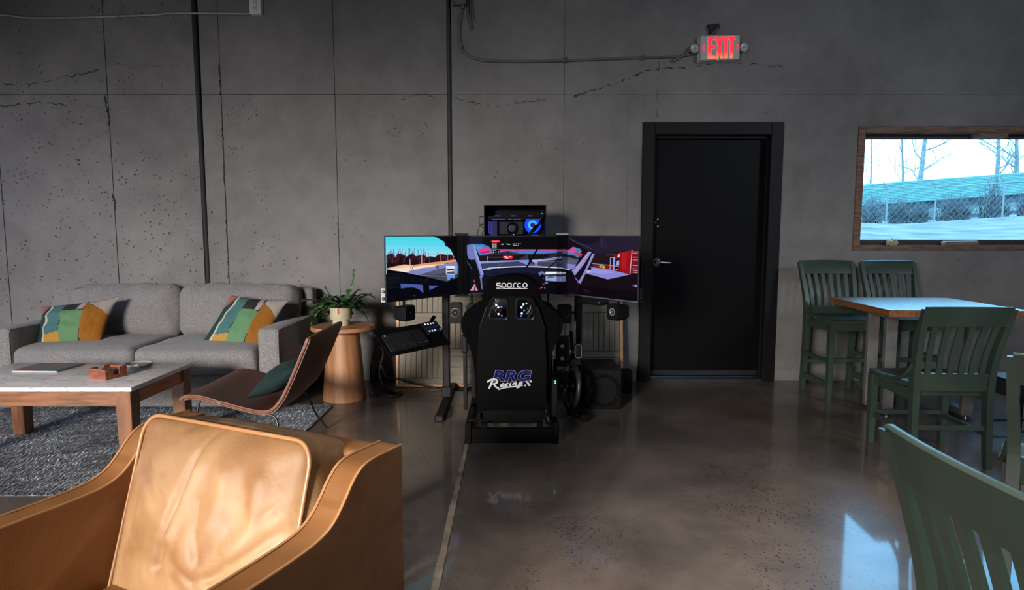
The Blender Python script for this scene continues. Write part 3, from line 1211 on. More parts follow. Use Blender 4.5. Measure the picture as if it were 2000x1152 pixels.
def crease(seed, amp):
    def fn(p, u):
        d = 0
        q = noise.noise(Vector((p.x * 9 + seed, p.y * 9, p.z * 5)))
        d += amp * (1 - abs(q) * 2.4)
        p = p + Vector((0, -d if u[1] < 0 else d, d * 0.5 if u[2] > 0 else 0))
        return p
    return fn


for k, (x0, x1) in enumerate(((-0.85, -0.005), (0.005, 0.85))):
    dy = 0.0 if k == 0 else -0.03
    b = B()
    b.softbox(((x0 + x1) / 2, 0.36 + dy, 0.362), (x1 - x0, 0.74, 0.185), 0.05, (14, 12, 4), bulge=(0, 0.012, 0.02), wr=0.010, wscale=7, fn=crease(k * 3.3, 0.006))
    cu = b.obj('seat_cushion', M_sofa_s, sofa, smooth=70)
for k, (x0, x1) in enumerate(((-0.855, 0.0), (0.01, 0.905))):
    b = B()
    b.softbox(((x0 + x1) / 2, 0.66, 0.635), (x1 - x0, 0.21, 0.40), 0.075, (16, 6, 12), bulge=(0.012, 0.035, 0.012), rot=(R(-11), R(0.6 if k else 0), 0),
              wr=0.022, wscale=8, fn=crease(k * 5.1 + 1, 0.010))
    bc = b.obj('back_cushion', M_sofa, sofa, smooth=70)
    b = B()
    x0b, x1b = x0 + 0.05, x1 - 0.05
    pts = []
    for i in range(25):
        f = i / 24
        pts.append((x0b + (x1b - x0b) * f, 0.60 + 0.004 * math.sin(i), 0.826 + 0.007 * math.sin(f * 14 + k * 2) - 0.012 * abs(2 * f - 1) ** 6))
    b.tube(pts, 0.005, 6)
    b.obj('piping', M_sofa, bc, smooth=60)
for s in (-1, 1):
    for yy in (0.06, 0.8):
        b = B()
        b.box((s * 0.9, yy, 0.0245), (0.05, 0.05, 0.02), bev=0.004)
        b.obj('foot', M_blackplastic, sofa)

# ------------------------------------------------------------------ patchwork pillows
M_patch = attr_mat('patchwork_fabric', 0.95, bump=0.3, bscale=260)


def inpoly(x, y, poly):
    c = False
    j = len(poly) - 1
    for i in range(len(poly)):
        xi, yi = poly[i]
        xj, yj = poly[j]
        if (yi > y) != (yj > y) and x < (xj - xi) * (y - yi) / (yj - yi) + xi:
            c = not c
        j = i
    return c


PK = 0.62
PATCH = [
    (S(5, 62, 54, PK), [(0, 0), (.3, 0), (.3, 1), (0, 1)]),
    (S(190, 112, 108, PK * .8), [(0, 0), (.17, 0), (.06, .24), (0, .24)]),
    (S(72, 118, 116, PK), [(.2, 0), (.39, 0), (.40, .76), (.16, .76)]),
    (S(36, 36, 24, PK), [(.385, 0), (.60, 0), (.59, .27), (.385, .27)]),
    (S(104, 148, 104, PK), [(.385, .27), (.59, .27), (.68, .30), (.70, 1), (.42, 1), (.40, .5)]),
    (S(200, 186, 178, PK * .8), [(.58, 0), (.67, 0), (.67, .27), (.585, .27)]),
    (S(20, 34, 72, PK), [(.645, 0), (.70, 0), (.69, .11), (.655, .10)]),
    (S(200, 186, 178, PK * .8), [(.70, 0), (1, 0), (1, .36), (.69, .1)]),
    (S(160, 100, 14, PK), [(.67, .1), (1, .36), (1, 1), (.74, 1), (.68, .5)]),
    (S(205, 155, 62, PK * .9), [(.16, .76), (.41, .72), (.43, 1), (.17, 1)]),
    (S(226, 214, 202, PK * .8), [(.16, .0), (.2, .0), (.22, .18), (.18, .34), (.2, .48), (.165, .6), (.19, .74), (.17, 1), (.13, 1), (.15, .72), (.13, .58), (.16, .47), (.14, .34), (.18, .18)]),
]


def pillow(b, TL, TR, BL, BR, th, seed, n=72, tintfn=None, pinch=0.06):
    """stuffed square spanned by four corners; returns face tints"""
    TL, TR, BL, BR = map(Vector, (TL, TR, BL, BR))
    nrm = ((TR - TL).cross(BL - TL)).normalized()
    if nrm.y > 0:
        nrm = -nrm
    tints = []
    for side in (1, -1):
        def P(u, v):
            a, c = 2 * u - 1, 2 * v - 1
            uu = 0.5 + 0.5 * a * (1 - pinch * (1 - c * c) * abs(a) ** 2)
            vv = 0.5 + 0.5 * c * (1 - pinch * (1 - a * a) * abs(c) ** 2)
            q = (TL * (1 - uu) + TR * uu) * (1 - vv) + (BL * (1 - uu) + BR * uu) * vv
            e = max(0, (1 - a * a)) ** 0.55 * max(0, (1 - c * c)) ** 0.55
            w_ = 1 + 0.16 * noise.noise(Vector((u * 5, v * 5, seed))) + 0.07 * noise.noise(Vector((u * 14, v * 9, seed + 3)))
            return q + nrm * side * th / 2 * e * w_
        b.grid(P, n, n)
        for i in range(n):
            for j in range(n):
                u, v = (i + .5) / n, (j + .5) / n
                tints.append(tintfn(u, v) if tintfn else (.1, .1, .1))
    return tints


def tinted(b, name, m, tints, parent=None, smooth=60):
    bm = b.bm
    bm.faces.ensure_lookup_table()
    lay = bm.loops.layers.float_color.new('tint')
    for f, c in zip(bm.faces, tints):
        for l in f.loops:
            l[lay] = (*c, 1)
    bmesh.ops.remove_doubles(bm, verts=bm.verts, dist=0.0004)
    return b.obj(name, m, parent, smooth)


def patch_tint(seed):
    def f(u, v):
        c = PATCH[0][1]
        c = S(5, 62, 54, PK)
        du = 0.012 * noise.noise(Vector((u * 6, v * 6, seed)))
        for col, poly in PATCH:
            if inpoly(u + du, v, poly):
                c = col
        return c
    return f


b = B()
ti = pillow(b, (-3.52, 4.64, 0.695), (-2.95, 4.66, 0.765), (-3.46, 4.46, 0.41), (-2.97, 4.45, 0.41), 0.17, 1.0, tintfn=patch_tint(1), pinch=0.10)
tag(tinted(b, 'throw_pillow', M_patch, ti), 'patchwork throw pillow slumped on the left seat, against the left sofa arm', 'pillow', 'patchwork pillows on the sofa')
b = B()
ti = pillow(b, (-2.09, 4.62, 0.785), (-1.665, 4.62, 0.745), (-2.27, 4.44, 0.41), (-1.80, 4.40, 0.39), 0.15, 2.0, tintfn=patch_tint(2), pinch=0.07)
tag(tinted(b, 'throw_pillow', M_patch, ti), 'patchwork throw pillow leaning against the right sofa arm', 'pillow', 'patchwork pillows on the sofa')

# ------------------------------------------------------------------ coffee table
M_marble = pm('white_marble', S(205, 202, 200), 0.28, coat=0.2)
tt = M_marble.node_tree
p_ = tt.nodes['Principled BSDF']
tc = tt.nodes.new('ShaderNodeTexCoord')
mp = tt.nodes.new('ShaderNodeMapping')
mp.inputs['Scale'].default_value = (2.2, 7, 6)
mp.inputs['Rotation'].default_value = (0, 0, 0.5)
nz_ = tt.nodes.new('ShaderNodeTexNoise')
nz_.inputs['Scale'].default_value = 1.6
nz_.inputs['Detail'].default_value = 9
nz_.inputs['Distortion'].default_value = 1.6
cr = tt.nodes.new('ShaderNodeValToRGB')
cr.color_ramp.elements[0].position = 0.40
cr.color_ramp.elements[0].color = (*S(212, 208, 206), 1)
cr.color_ramp.elements[1].position = 0.62
cr.color_ramp.elements[1].color = (*S(196, 192, 192), 1)
e = cr.color_ramp.elements.new(0.505)
e.color = (*S(158, 155, 158), 1)
e = cr.color_ramp.elements.new(0.47)
e.color = (*S(210, 206, 205), 1)
e = cr.color_ramp.elements.new(0.54)
e.color = (*S(208, 204, 204), 1)
tt.links.new(tc.outputs['Object'], mp.inputs[0])
tt.links.new(mp.outputs[0], nz_.inputs['Vector'])
tt.links.new(nz_.outputs['Fac'], cr.inputs[0])
tt.links.new(cr.outputs[0], p_.inputs['Base Color'])
M_acacia = pm('oiled_table_wood', S(112, 70, 42), 0.45, var=0.35, vscale=5, stretch=(1.2, 9, 9), bump=0.15, bscale=30, detail=8)
M_acacia_v = pm('oiled_leg_wood', S(106, 66, 38), 0.45, var=0.35, vscale=5, stretch=(9, 9, 1.2), bump=0.15, bscale=30, detail=8)
TX0, TX1, TY0, TY1, TZ = -3.06, -1.965, 3.16, 3.80, 0.447
ct = thing('coffee_table', 'marble topped coffee table with thick wooden legs on the rug', 'table', ((TX0 + TX1) / 2, (TY0 + TY1) / 2, 0))
hw, hd = (TX1 - TX0) / 2, (TY1 - TY0) / 2
b = B()
b.box((0, 0, TZ - 0.012), (2 * hw, 2 * hd, 0.024), bev=0.007, seg=3)
b.obj('marble_top', M_marble, ct, smooth=40)
b = B()
for s in (-1, 1):
    b = B()
    b.box((0, s * (hd - 0.045), TZ - 0.065), (2 * hw - 0.16, 0.035, 0.082), bev=0.003)
    b.obj('apron', M_acacia, ct)
    b = B()
    b.box((s * (hw - 0.045), 0, TZ - 0.065), (0.035, 2 * hd - 0.16, 0.082), bev=0.003)
    b.obj('apron', pm('oiled_apron_wood', S(150, 90, 52), 0.45, var=0.35, vscale=5, stretch=(9, 1.2, 9), detail=8), ct)
for sx in (-1, 1):
    for sy in (-1, 1):
        b = B()
        b.tube([(sx * (hw - 0.055), sy * (hd - 0.055), 0.017), (sx * (hw - 0.055), sy * (hd - 0.055), TZ - 0.0245)], [0.052, 0.058], 4)
        for v in b.bm.verts:   # square section turned to the table's axes
            cx0, cy0 = sx * (hw - 0.055), sy * (hd - 0.055)
            dx, dy = v.co.x - cx0, v.co.y - cy0
            c_, s_ = math.cos(R(45)), math.sin(R(45))
            v.co.x, v.co.y = cx0 + dx * c_ - dy * s_, cy0 + dx * s_ + dy * c_
        bmesh.ops.bevel(b.bm, geom=list(b.bm.edges), offset=0.003, segments=1, affect='EDGES')
        b.obj('leg', M_acacia_v, ct)

# magazine, coaster box, dish
mag = thing('magazine', 'glossy magazine lying on the left of the marble table', 'magazine', (-2.735, 3.63, TZ), R(-3))
b = B()
b.box((0, 0, 0.0035), (0.27, 0.215, 0.0045), bev=0.001)
b.obj('pages', pm('paper_edges', (0.55, 0.53, 0.5), 0.7), mag)
b = B()
b.box((0, 0, 0.0075), (0.275, 0.22, 0.0022), bev=0.001)
mo = b.obj('cover', pm('glossy_cover', S(100, 94, 92), 0.5), mag)
b = B()
for x0, y0_, x1, y1_, c in ((-.13, -.1, .12, .1, 0), (-.10, -.08, .02, .07, 1), (.02, -.09, .07, .1, 2), (.08, -.05, .125, .08, 3)):
    b.box2((x0, y0_, 0.0088 + c * 0.0001), (x1, y1_, 0.0091 + c * 0.0001))
b.obj('cover_picture', pm('cover_print', S(132, 92, 96), 0.5, col2=S(84, 110, 110), vscale=12, contrast=(.45, .55)), mag)

cb = thing('coaster_box', 'square reddish wooden coaster holder on the marble table', 'coaster holder', (-2.235, 3.40, TZ), R(-20))
M_rose = pm('reddish_wood', S(122, 68, 46), 0.5, var=0.35, vscale=8, stretch=(1.5, 8, 8), bump=0.1)
cs_ = 0.058
for k, (nx_, ny_) in enumerate(((0, -1), (1, 0), (0, 1), (-1, 0))):
    b = B()
    a = math.atan2(ny_, nx_) + math.pi / 2
    M = Matrix.Rotation(a, 4, 'Z') @ Matrix.Translation((0, -cs_, 0))
    b.M = M
    if k % 2 == 1:
        pts = [(-cs_ - .005, 0), (cs_ + .005, 0), (cs_ + .005, .058), (.018, .058), (.018, .022), (-.018, .022), (-.018, .058), (-cs_ - .005, .058)]
    else:
        pts = [(-cs_ - .005, 0), (cs_ + .005, 0), (cs_ + .005, .058), (-cs_ - .005, .058)]
    b.prism(pts, -0.006, 0.006, 'XZ')
    b.obj('side_panel', M_rose, cb)
b = B()
b.box((0, 0, 0.004), (0.11, 0.11, 0.008))
b.obj('base', M_rose, cb)
for k in range(4):
    b = B()
    b.box((0.002 * (k % 2), 0.001 * k, 0.0125 + 0.0095 * k), (0.1, 0.1, 0.0085), bev=0.0015)
    c = tag(b.obj('coaster', pm('grey_slate', (0.10, 0.10, 0.105), 0.5)),
            ('bottom', 'second', 'third', 'top')[k] + ' dark coaster in the stack inside the wooden coaster holder', 'coaster', 'coasters in the holder')
    c.location = (-2.235, 3.40, TZ)
    c.rotation_euler = (0, 0, R(-20))

dish = thing('stone_dish', 'shallow grey stone dish behind the coaster holder', 'dish', (-2.245, 3.70, TZ))
b = B()
b.lathe([(0.06, 0), (0.072, 0.006), (0.075, 0.018), (0.070, 0.018), (0.064, 0.008), (0.001, 0.007)], n=28)
b.obj('bowl', pm('grey_stone_dish', (0.22, 0.21, 0.21), 0.4), dish, smooth=40)
b = B()
bmesh.ops.create_icosphere(b.bm, subdivisions=2, radius=0.017)
for v in b.bm.verts:
    d = 1 + 0.5 * noise.noise(v.co * 90)
    v.co = Vector((v.co.x * d, v.co.y * d, v.co.z * 1.1 * d + 0.017))
o = b.obj('candle_stub', pm('white_wax', (0.7, 0.68, 0.62), 0.6), smooth=60)
o.location = (-2.18, 3.57, TZ)
tag(o, 'small white wax lump beside the wooden coaster holder', 'candle')

# ------------------------------------------------------------------ side table and plant
M_oak = pm('light_oak', S(150, 104, 68), 0.5, var=0.22, vscale=4, stretch=(7, 7, 0.8), bump=0.08, bscale=25, detail=8)
st = thing('side_table', 'round oak pedestal side table between the sofa and the simulator', 'table', (-1.262, 4.62, 0))
b = B()
b.lathe([(0.155, 0.0), (0.158, 0.004), (0.118, 0.525)], n=48)
b.obj('pedestal', M_oak, st, smooth=40)
b = B()
b.lathe([(0.225, 0.525), (0.232, 0.530), (0.234, 0.552), (0.230, 0.558)], n=56)
b.obj('tabletop', pm('light_oak_top', S(156, 108, 72), 0.5, var=0.2, vscale=4, stretch=(0.8, 7, 7), detail=8), st, smooth=40)

pot = thing('potted_cactus', 'green trailing holiday cactus in a cream footed pot on the oak side table', 'potted plant', (-1.275, 4.62, 0.558))
b = B()
b.lathe([(0.060, 0.0), (0.062, 0.002), (0.062, 0.046), (0.076, 0.049), (0.079, 0.054), (0.079, 0.133), (0.076, 0.136), (0.071, 0.133), (0.071, 0.118)], n=36)
b.obj('pot', pm('cream_ceramic', S(176, 168, 140), 0.4, var=0.06, vscale=20), pot, smooth=40)
b = B()
b.lathe([(0.072, 0.118), (0.05, 0.123), (0.001, 0.124)], n=24, cap=False)
b.obj('soil', pm('potting_soil', (0.02, 0.014, 0.01), 0.95, bump=0.8, bscale=120), pot, smooth=60)
b = B()
b.box((0.003, -0.079, 0.112), (0.013, 0.003, 0.04), (R(6), 0, 0), bev=0.001)
b.obj('plant_tag', pm('red_plastic_tag', S(200, 40, 60), 0.4), pot, label='small red plastic plant tag')
M_leaf = [pm('cactus_leaf', S(46, 78, 38), 0.38, var=0.3, vscale=30), pm('cactus_leaf_dark', S(28, 52, 30), 0.38, var=0.3, vscale=30),
          pm('cactus_leaf_pale', S(84, 112, 62), 0.4, var=0.2, vscale=30)]
rnd = random.Random(11)
n_stem = 120
for k in range(n_stem):
    an = rnd.uniform(0, 2 * math.pi)
    tall = k < 7
    elev = rnd.uniform(1.05, 1.35) if tall else rnd.uniform(0.25, 1.15)
    if k == 0:
        an, elev = 0.5, 1.38
    if k == 1:
        an, elev = 3.1, 0.62
    if k == 2:
        an, elev = 0.1, 0.8
    pos = Vector((math.cos(an) * rnd.uniform(0, .05), math.sin(an) * rnd.uniform(0, .05), 0.122))
    front = math.sin(an) < -0.35
    d = Vector((math.cos(an) * math.cos(elev), math.sin(an) * math.cos(elev), math.sin(elev)))
    segs = rnd.randint(6, 8) if k < 3 else (rnd.randint(4, 6) if tall else rnd.randint(4, 7))
    droop = 0.12 if k == 0 else (rnd.uniform(.12, .2) if tall else rnd.uniform(.26, .42))
    if front and not tall:
        segs = min(segs, 4)
        elev = max(elev, 0.75)
        d = Vector((math.cos(an) * math.cos(elev), math.sin(an) * math.cos(elev), math.sin(elev)))
    bb = B()
    for sgm in range(segs):
        L = rnd.uniform(.033, .045)
        wd = rnd.uniform(.013, .018) * (1.1 if sgm else 0.7) * (0.55 if k == 0 else 1)
        side = d.cross(Vector((0, 0, 1)))
        side = side.normalized() if side.length > 0.05 else Vector((1, 0, 0))
        tw = Matrix.Rotation(rnd.uniform(-.5, .5), 3, d)
        side = tw @ side
        up = side.cross(d).normalized()
        prof = [(0, .25), (.2, .8), (.42, 1.0), (.5, .86), (.72, 1.08), (.9, .9), (1, .35)]
        th_ = 0.0022
        rings = []
        for f, q in prof:
            c = pos + d * L * f
            rings.append([c + side * wd * q, c + up * th_, c - side * wd * q, c - up * th_])
        bb.rings(rings)
        pos = pos + d * L * 0.97
        d = (d + Vector((rnd.uniform(-.12, .12), rnd.uniform(-.12, .12), -droop))).normalized()
        if pos.z < -0.0 and Vector((pos.x, pos.y)).length < 0.26:
            break
        # keep clear of the wall
        if pos.y > 0.5:
            break
    bb.obj('stem', M_leaf[rnd.choice((0, 0, 1, 1, 2))], pot, smooth=50)

# ------------------------------------------------------------------ brown shell lounge chair
M_brown = pm('brown_leather', S(82, 44, 29), 0.45, var=0.15, vscale=6, bump=0.12, bscale=220)
lc = thing('lounge_chair', 'low brown leather shell lounge chair on a thin black wire base', 'chair', (-1.42, 3.52, 0), R(0))
# side profile (x towards the back, z)
prof = smooth_path([(-0.315, 0.365), (-0.29, 0.383), (-0.22, 0.385), (-0.1, 0.352), (0.02, 0.318), (0.11, 0.302), (0.165, 0.315), (0.213, 0.37), (0.255, 0.45), (0.305, 0.56), (0.350, 0.665), (0.362, 0.695)], 5)
b = B()
W2 = 0.325


def shell(off, edge):
    pts = []
    m_ = len(prof)
    for i, p in enumerate(prof):
        a = prof[max(i - 1, 0)]
        c = prof[min(i + 1, m_ - 1)]
        t_ = (Vector((c[0], c[1])) - Vector((a[0], a[1]))).normalized()
        nrm = Vector((-t_.y, t_.x))
        pts.append((p[0] + nrm.x * off, p[1] + nrm.y * off))
    return pts


top = shell(0.012, 0)
bot = shell(-0.012, 0)
nv = 14
rings = []
for i in range(len(prof)):
    f = i / (len(prof) - 1)
    wloc = W2 * (1 - 0.05 * f) - (0.02 if i in (0, len(prof) - 1) else 0)
    ring = []
    dish_ = 0.018 * math.sin(math.pi * min(1, max(0, (f - 0.05) / 0.9)))
    for j in range(nv + 1):
        y = -wloc + 2 * wloc * j / nv
        q = 1 - (y / wloc) ** 2
        ring.append((top[i][0] + dish_ * q * (0.7 if f > 0.55 else 0), y, top[i][1] - dish_ * q * (1 if f < 0.55 else 0)))
    for j in range(nv, -1, -1):
        y = -wloc + 2 * wloc * j / nv
        q = 1 - (y / wloc) ** 2
        ring.append((bot[i][0] + dish_ * q * (0.7 if f > 0.55 else 0), y, bot[i][1] - dish_ * q * (1 if f < 0.55 else 0)))
    rings.append(ring)
b.rings(rings)
sh = b.obj('seat_shell', M_brown, lc, smooth=50)
M_pipe = pm('tan_edge_piping', S(118, 68, 44), 0.4)
b = B()
for s in (-1, 1):
    pts = []
    for i in range(len(prof)):
        f = i / (len(prof) - 1)
        wloc = W2 * (1 - 0.05 * f) - (0.02 if i in (0, len(prof) - 1) else 0)
        pts.append((prof[i][0], s * wloc, prof[i][1]))
    b.tube(pts, 0.0075, 6)
for i in (0, len(prof) - 1):
    wloc = W2 * (1 if i == 0 else 0.95) - 0.02
    b.tube([(prof[i][0], -wloc, prof[i][1]), (prof[i][0], 0, prof[i][1]), (prof[i][0], wloc, prof[i][1])], 0.0075, 6)
b.obj('piping', M_pipe, sh, smooth=60)
M_rod = pm('black_steel_rod', (0.012, 0.012, 0.012), 0.35)
for s in (-1, 1):
    b = B()
    y = s * 0.25
    b.tube(smooth_path([(-0.34, y * 1.2, 0.019), (-0.28, y * 1.05, 0.2), (-0.255, y, 0.33), (-0.22, y, 0.355), (-0.1, y, 0.322), (0.03, y, 0.285), (0.12, y, 0.272),
                        (0.16, y * 1.02, 0.24), (0.19, y * 1.2, 0.12), (0.24, y * 1.45, 0.007)], 5), 0.0065, 8)
    b.obj('leg_frame', M_rod, lc, smooth=60)
b = B()
b.cyl((-0.1, -0.25, 0.318), (-0.1, 0.25, 0.318), 0.006, n=8)
b.cyl((0.09, -0.25, 0.27), (0.09, 0.25, 0.27), 0.006, n=8)
b.obj('cross_rod', M_rod, lc, smooth=60)

# teal pillow lying in the seat against the back
b = B()
ti = pillow(b, (-1.175, 3.34, 0.50), (-1.19, 3.72, 0.505), (-1.42, 3.27, 0.36), (-1.42, 3.68, 0.36), 0.13, 5.0, n=36, tintfn=lambda u, v: S(8, 62, 58, .3), pinch=0.06)
tag(tinted(b, 'throw_pillow', attr_mat('teal_fabric', 0.95, bump=0.3, bscale=300), ti), 'plain dark teal throw pillow in the brown lounge chair', 'pillow')

# ------------------------------------------------------------------ tan leather armchair, back towards the room
def leather_mat():
    m = pm('tan_leather', S(120, 80, 43), 0.48, coat=0.0)
    t = m.node_tree
    p = t.nodes['Principled BSDF']
    tc = t.nodes.new('ShaderNodeTexCoord')

    def nz(scale, detail=5, dist=0.0):
        n = t.nodes.new('ShaderNodeTexNoise')
        n.inputs['Scale'].default_value = scale
        n.inputs['Detail'].default_value = detail
        n.inputs['Distortion'].default_value = dist
        t.links.new(tc.outputs['Object'], n.inputs['Vector'])
        return n
    cr = t.nodes.new('ShaderNodeValToRGB')
    cr.color_ramp.elements[0].position = 0.3
    cr.color_ramp.elements[0].color = (*S(106, 66, 31), 1)
    cr.color_ramp.elements[1].position = 0.7
    cr.color_ramp.elements[1].color = (*S(132, 91, 53), 1)
    t.links.new(nz(5, 7, 0.6).outputs['Fac'], cr.inputs[0])
    t.links.new(cr.outputs[0], p.inputs['Base Color'])
    mr = t.nodes.new('ShaderNodeMapRange')
    mr.inputs['To Min'].default_value = 0.46
    mr.inputs['To Max'].default_value = 0.62
    t.links.new(nz(9).outputs['Fac'], mr.inputs[0])
    t.links.new(mr.outputs[0], p.inputs['Roughness'])
    p.inputs['Specular IOR Level'].default_value = 0.35
    b1 = t.nodes.new('ShaderNodeBump')
    b1.inputs['Strength'].default_value = 0.10
    b1.inputs['Distance'].default_value = 0.004
    t.links.new(nz(260, 3).outputs['Fac'], b1.inputs['Height'])
    b2 = t.nodes.new('ShaderNodeBump')
    b2.inputs['Strength'].default_value = 0.10
    b2.inputs['Distance'].default_value = 0.01
    t.links.new(nz(11, 6, 1.2).outputs['Fac'], b2.inputs['Height'])
    t.links.new(b1.outputs[0], b2.inputs['Normal'])
    t.links.new(b2.outputs[0], p.inputs['Normal'])
    return m


M_tan = leather_mat()
M_tanc = leather_mat()
M_tanc.name = 'pale_tan_leather'  # paler, blotchier copy of the leather for the back cushion
for n_ in M_tanc.node_tree.nodes:
    if n_.bl_idname == 'ShaderNodeValToRGB':
        n_.color_ramp.elements[0].position = 0.36
        n_.color_ramp.elements[1].position = 0.62
        n_.color_ramp.elements[0].color = (*S(122, 87, 54), 1)
        n_.color_ramp.elements[1].color = (*S(146, 113, 78), 1)


def crease_bump(m):
    t = m.node_tree
    p = t.nodes['Principled BSDF']
    tc = t.nodes.new('ShaderNodeTexCoord')
    wv = t.nodes.new('ShaderNodeTexNoise')
    wv.inputs['Scale'].default_value = 7.0
    wv.inputs['Detail'].default_value = 3
    wv.inputs['Distortion'].default_value = 2.2
    t.links.new(tc.outputs['Object'], wv.inputs['Vector'])
    sb = t.nodes.new('ShaderNodeMath')
    sb.operation = 'SUBTRACT'
    sb.inputs[1].default_value = 0.5
    t.links.new(wv.outputs['Fac'], sb.inputs[0])
    ab = t.nodes.new('ShaderNodeMath')
    ab.operation = 'ABSOLUTE'
    t.links.new(sb.outputs[0], ab.inputs[0])
    cr = t.nodes.new('ShaderNodeValToRGB')
    cr.color_ramp.elements[0].position = 0.0
    cr.color_ramp.elements[1].position = 0.05
    t.links.new(ab.outputs[0], cr.inputs[0])
    bn = t.nodes.new('ShaderNodeBump')
    bn.inputs['Strength'].default_value = 0.10
    bn.inputs['Distance'].default_value = 0.006
    t.links.new(cr.outputs[0], bn.inputs['Height'])
    old = p.inputs['Normal'].links[0].from_socket
    t.links.new(old, bn.inputs['Normal'])
    t.links.new(bn.outputs[0], p.inputs['Normal'])


crease_bump(M_tanc)
M_tanpipe = pm('tan_piping', S(160, 114, 74), 0.34)
# local axes: x from the right back corner towards the left arm, y towards the front, z up
ac = thing('leather_armchair', 'tan leather armchair with sloping arms in the foreground', 'armchair', (-0.285, 1.58, 0), 0)
ac.rotation_euler = (0, 0, R(180 - 24))
# with this turn local +x points left in the picture and local +y towards the camera
CW = 0.79
AT = 0.076
arm_prof = smooth_path([(0.0, 0.688), (0.06, 0.690), (0.12, 0.691), (0.165, 0.684), (0.20, 0.66), (0.235, 0.622), (0.27, 0.592), (0.32, 0.574), (0.40, 0.568), (0.52, 0.567), (0.66, 0.566), (0.76, 0.565)], 5)
for k, x0 in enumerate((0.0, CW - AT)):
    b = B()
    out = [(p.x, p.y) for p in [Vector((q[0], q[1])) for q in arm_prof]]
    poly = [(y, z) for y, z in out] + [(0.775, 0.55), (0.78, 0.14), (0.0, 0.14)]
    b.prism(poly, x0, x0 + AT, 'YZ', bev=0.006)
    arm = b.obj('arm', M_tan, ac, smooth=45)
    b = B()
    for xx in (x0 + 0.004, x0 + AT - 0.004):
        b.tube([(xx, y, z + 0.001) for y, z in out], 0.0042, 6)
    b.obj('piping', M_tanpipe, arm, smooth=60)
b = B()
b.softbox((CW / 2, 0.045, 0.415), (CW - 2 * AT, 0.09, 0.548), 0.018, (10, 3, 6), bulge=(0, 0.004, 0.004))
b.obj('back_frame', M_tan, ac, smooth=50)
b = B()
b.softbox((CW / 2, 0.43, 0.17), (CW - 2 * AT - 0.002, 0.68, 0.07), 0.012, (6, 6, 3))
b.obj('seat_base', M_tan, ac, smooth=50)


def seat_fn(p, u):
    return p


b = B()
b.softbox((CW / 2, 0.50, 0.265), (CW - 2 * AT - 0.012, 0.54, 0.12), 0.04, (12, 10, 4), bulge=(0, 0.01, 0.02), wr=0.008)
b.obj('seat_cushion', M_tan, ac, smooth=70)
for x in (0.05, CW - 0.05):
    for y in (0.06, 0.72):
        b = B()
        b.tube([(x, y, 0.0), (x, y, 0.142)], [0.018, 0.026], 12)
        b.obj('leg', pm('dark_wood_leg', (0.05, 0.03, 0.02), 0.5), ac, smooth=60)

# loose back cushion: a wide box leaning on the back, folded and creased
CWc, CH, CT = 0.585, 0.50, 0.185


def ridge(px, pz, pts, wdt, amp):
    """distance based groove or fold along a polyline in the cushion's face"""
    best = 9
    for (ax, az), (bx, bz_) in zip(pts, pts[1:]):
        d = Vector((bx - ax, bz_ - az))
        q = Vector((px - ax, pz - az))
        t_ = max(0, min(1, q.dot(d) / d.length_squared))
        best = min(best, (q - d * t_).length)
    return amp * math.exp(-(best / wdt) ** 2)


def back_fn(p, u):
    x, z = u[0], u[2]
    if u[1] > 0:
        e = (1 - min(1, abs(x)) ** 6) * (1 - min(1, abs(z)) ** 6)
        d = 0.0
        # deep fold falling from the top edge; local x runs right to left
        d += ridge(x, z, [(0.02, 1.0), (0.10, 0.62), (0.14, 0.3), (0.20, -0.05), (0.26, -0.4)], 0.05, -0.017)
        d += ridge(x, z, [(-0.07, 1.0), (0.02, 0.6), (0.06, 0.25), (0.12, -0.05)], 0.08, 0.014)
        d += ridge(x, z, [(-0.28, 0.75), (-0.34, 0.35), (-0.30, 0.1)], 0.10, 0.012)
        d += ridge(x, z, [(-0.10, 0.3), (-0.16, 0.0), (-0.22, -0.2)], 0.04, -0.009)
        d += ridge(x, z, [(-0.62, 0.6), (-0.70, 0.2), (-0.55, -0.1)], 0.09, 0.010)
        d += ridge(x, z, [(-0.98, 0.25), (-0.6, -0.15), (-0.35, -0.35)], 0.045, -0.012)
        d += ridge(x, z, [(-0.98, -0.05), (-0.65, -0.45), (-0.45, -0.75)], 0.045, -0.012)
        d += ridge(x, z, [(-0.98, 0.55), (-0.72, 0.25)], 0.05, -0.007)
        d += ridge(x, z, [(0.98, 0.55), (0.6, 0.45), (0.3, 0.2)], 0.05, -0.006)
        d += ridge(x, z, [(0.80, 0.95), (0.70, 0.4), (0.78, -0.2)], 0.05, -0.005)
        d += ridge(x, z, [(0.45, 0.95), (0.42, 0.5)], 0.05, -0.005)
        d += ridge(x, z, [(0.02, -0.3), (-0.2, -0.42), (-0.45, -0.3)], 0.035, -0.006)
        d += 0.010 * noise.noise(Vector((x * 2.1, z * 2.1, 2))) + 0.005 * noise.noise(Vector((x * 5, z * 5, 8))) + 0.0022 * noise.noise(Vector((x * 11, z * 11, 8)))
        p = p + Vector((0, d * e, 0))
    if u[2] > 0:
        p = p + Vector((0, 0, 0.008 * noise.noise(Vector((x * 3, u[1] * 2, 5)))))
    return p


b = B()
b.softbox((0, 0, 0), (CWc, CT, CH), 0.036, (70, 8, 52), bulge=(0.030, 0.062, 0.018), fn=back_fn)
bc = b.obj('back_cushion', M_tanc, ac, smooth=75)
bc.location = (CW / 2 + 0.024, 0.186, 0.472)
bc.rotation_euler = (R(17), 0, 0)
b = B()


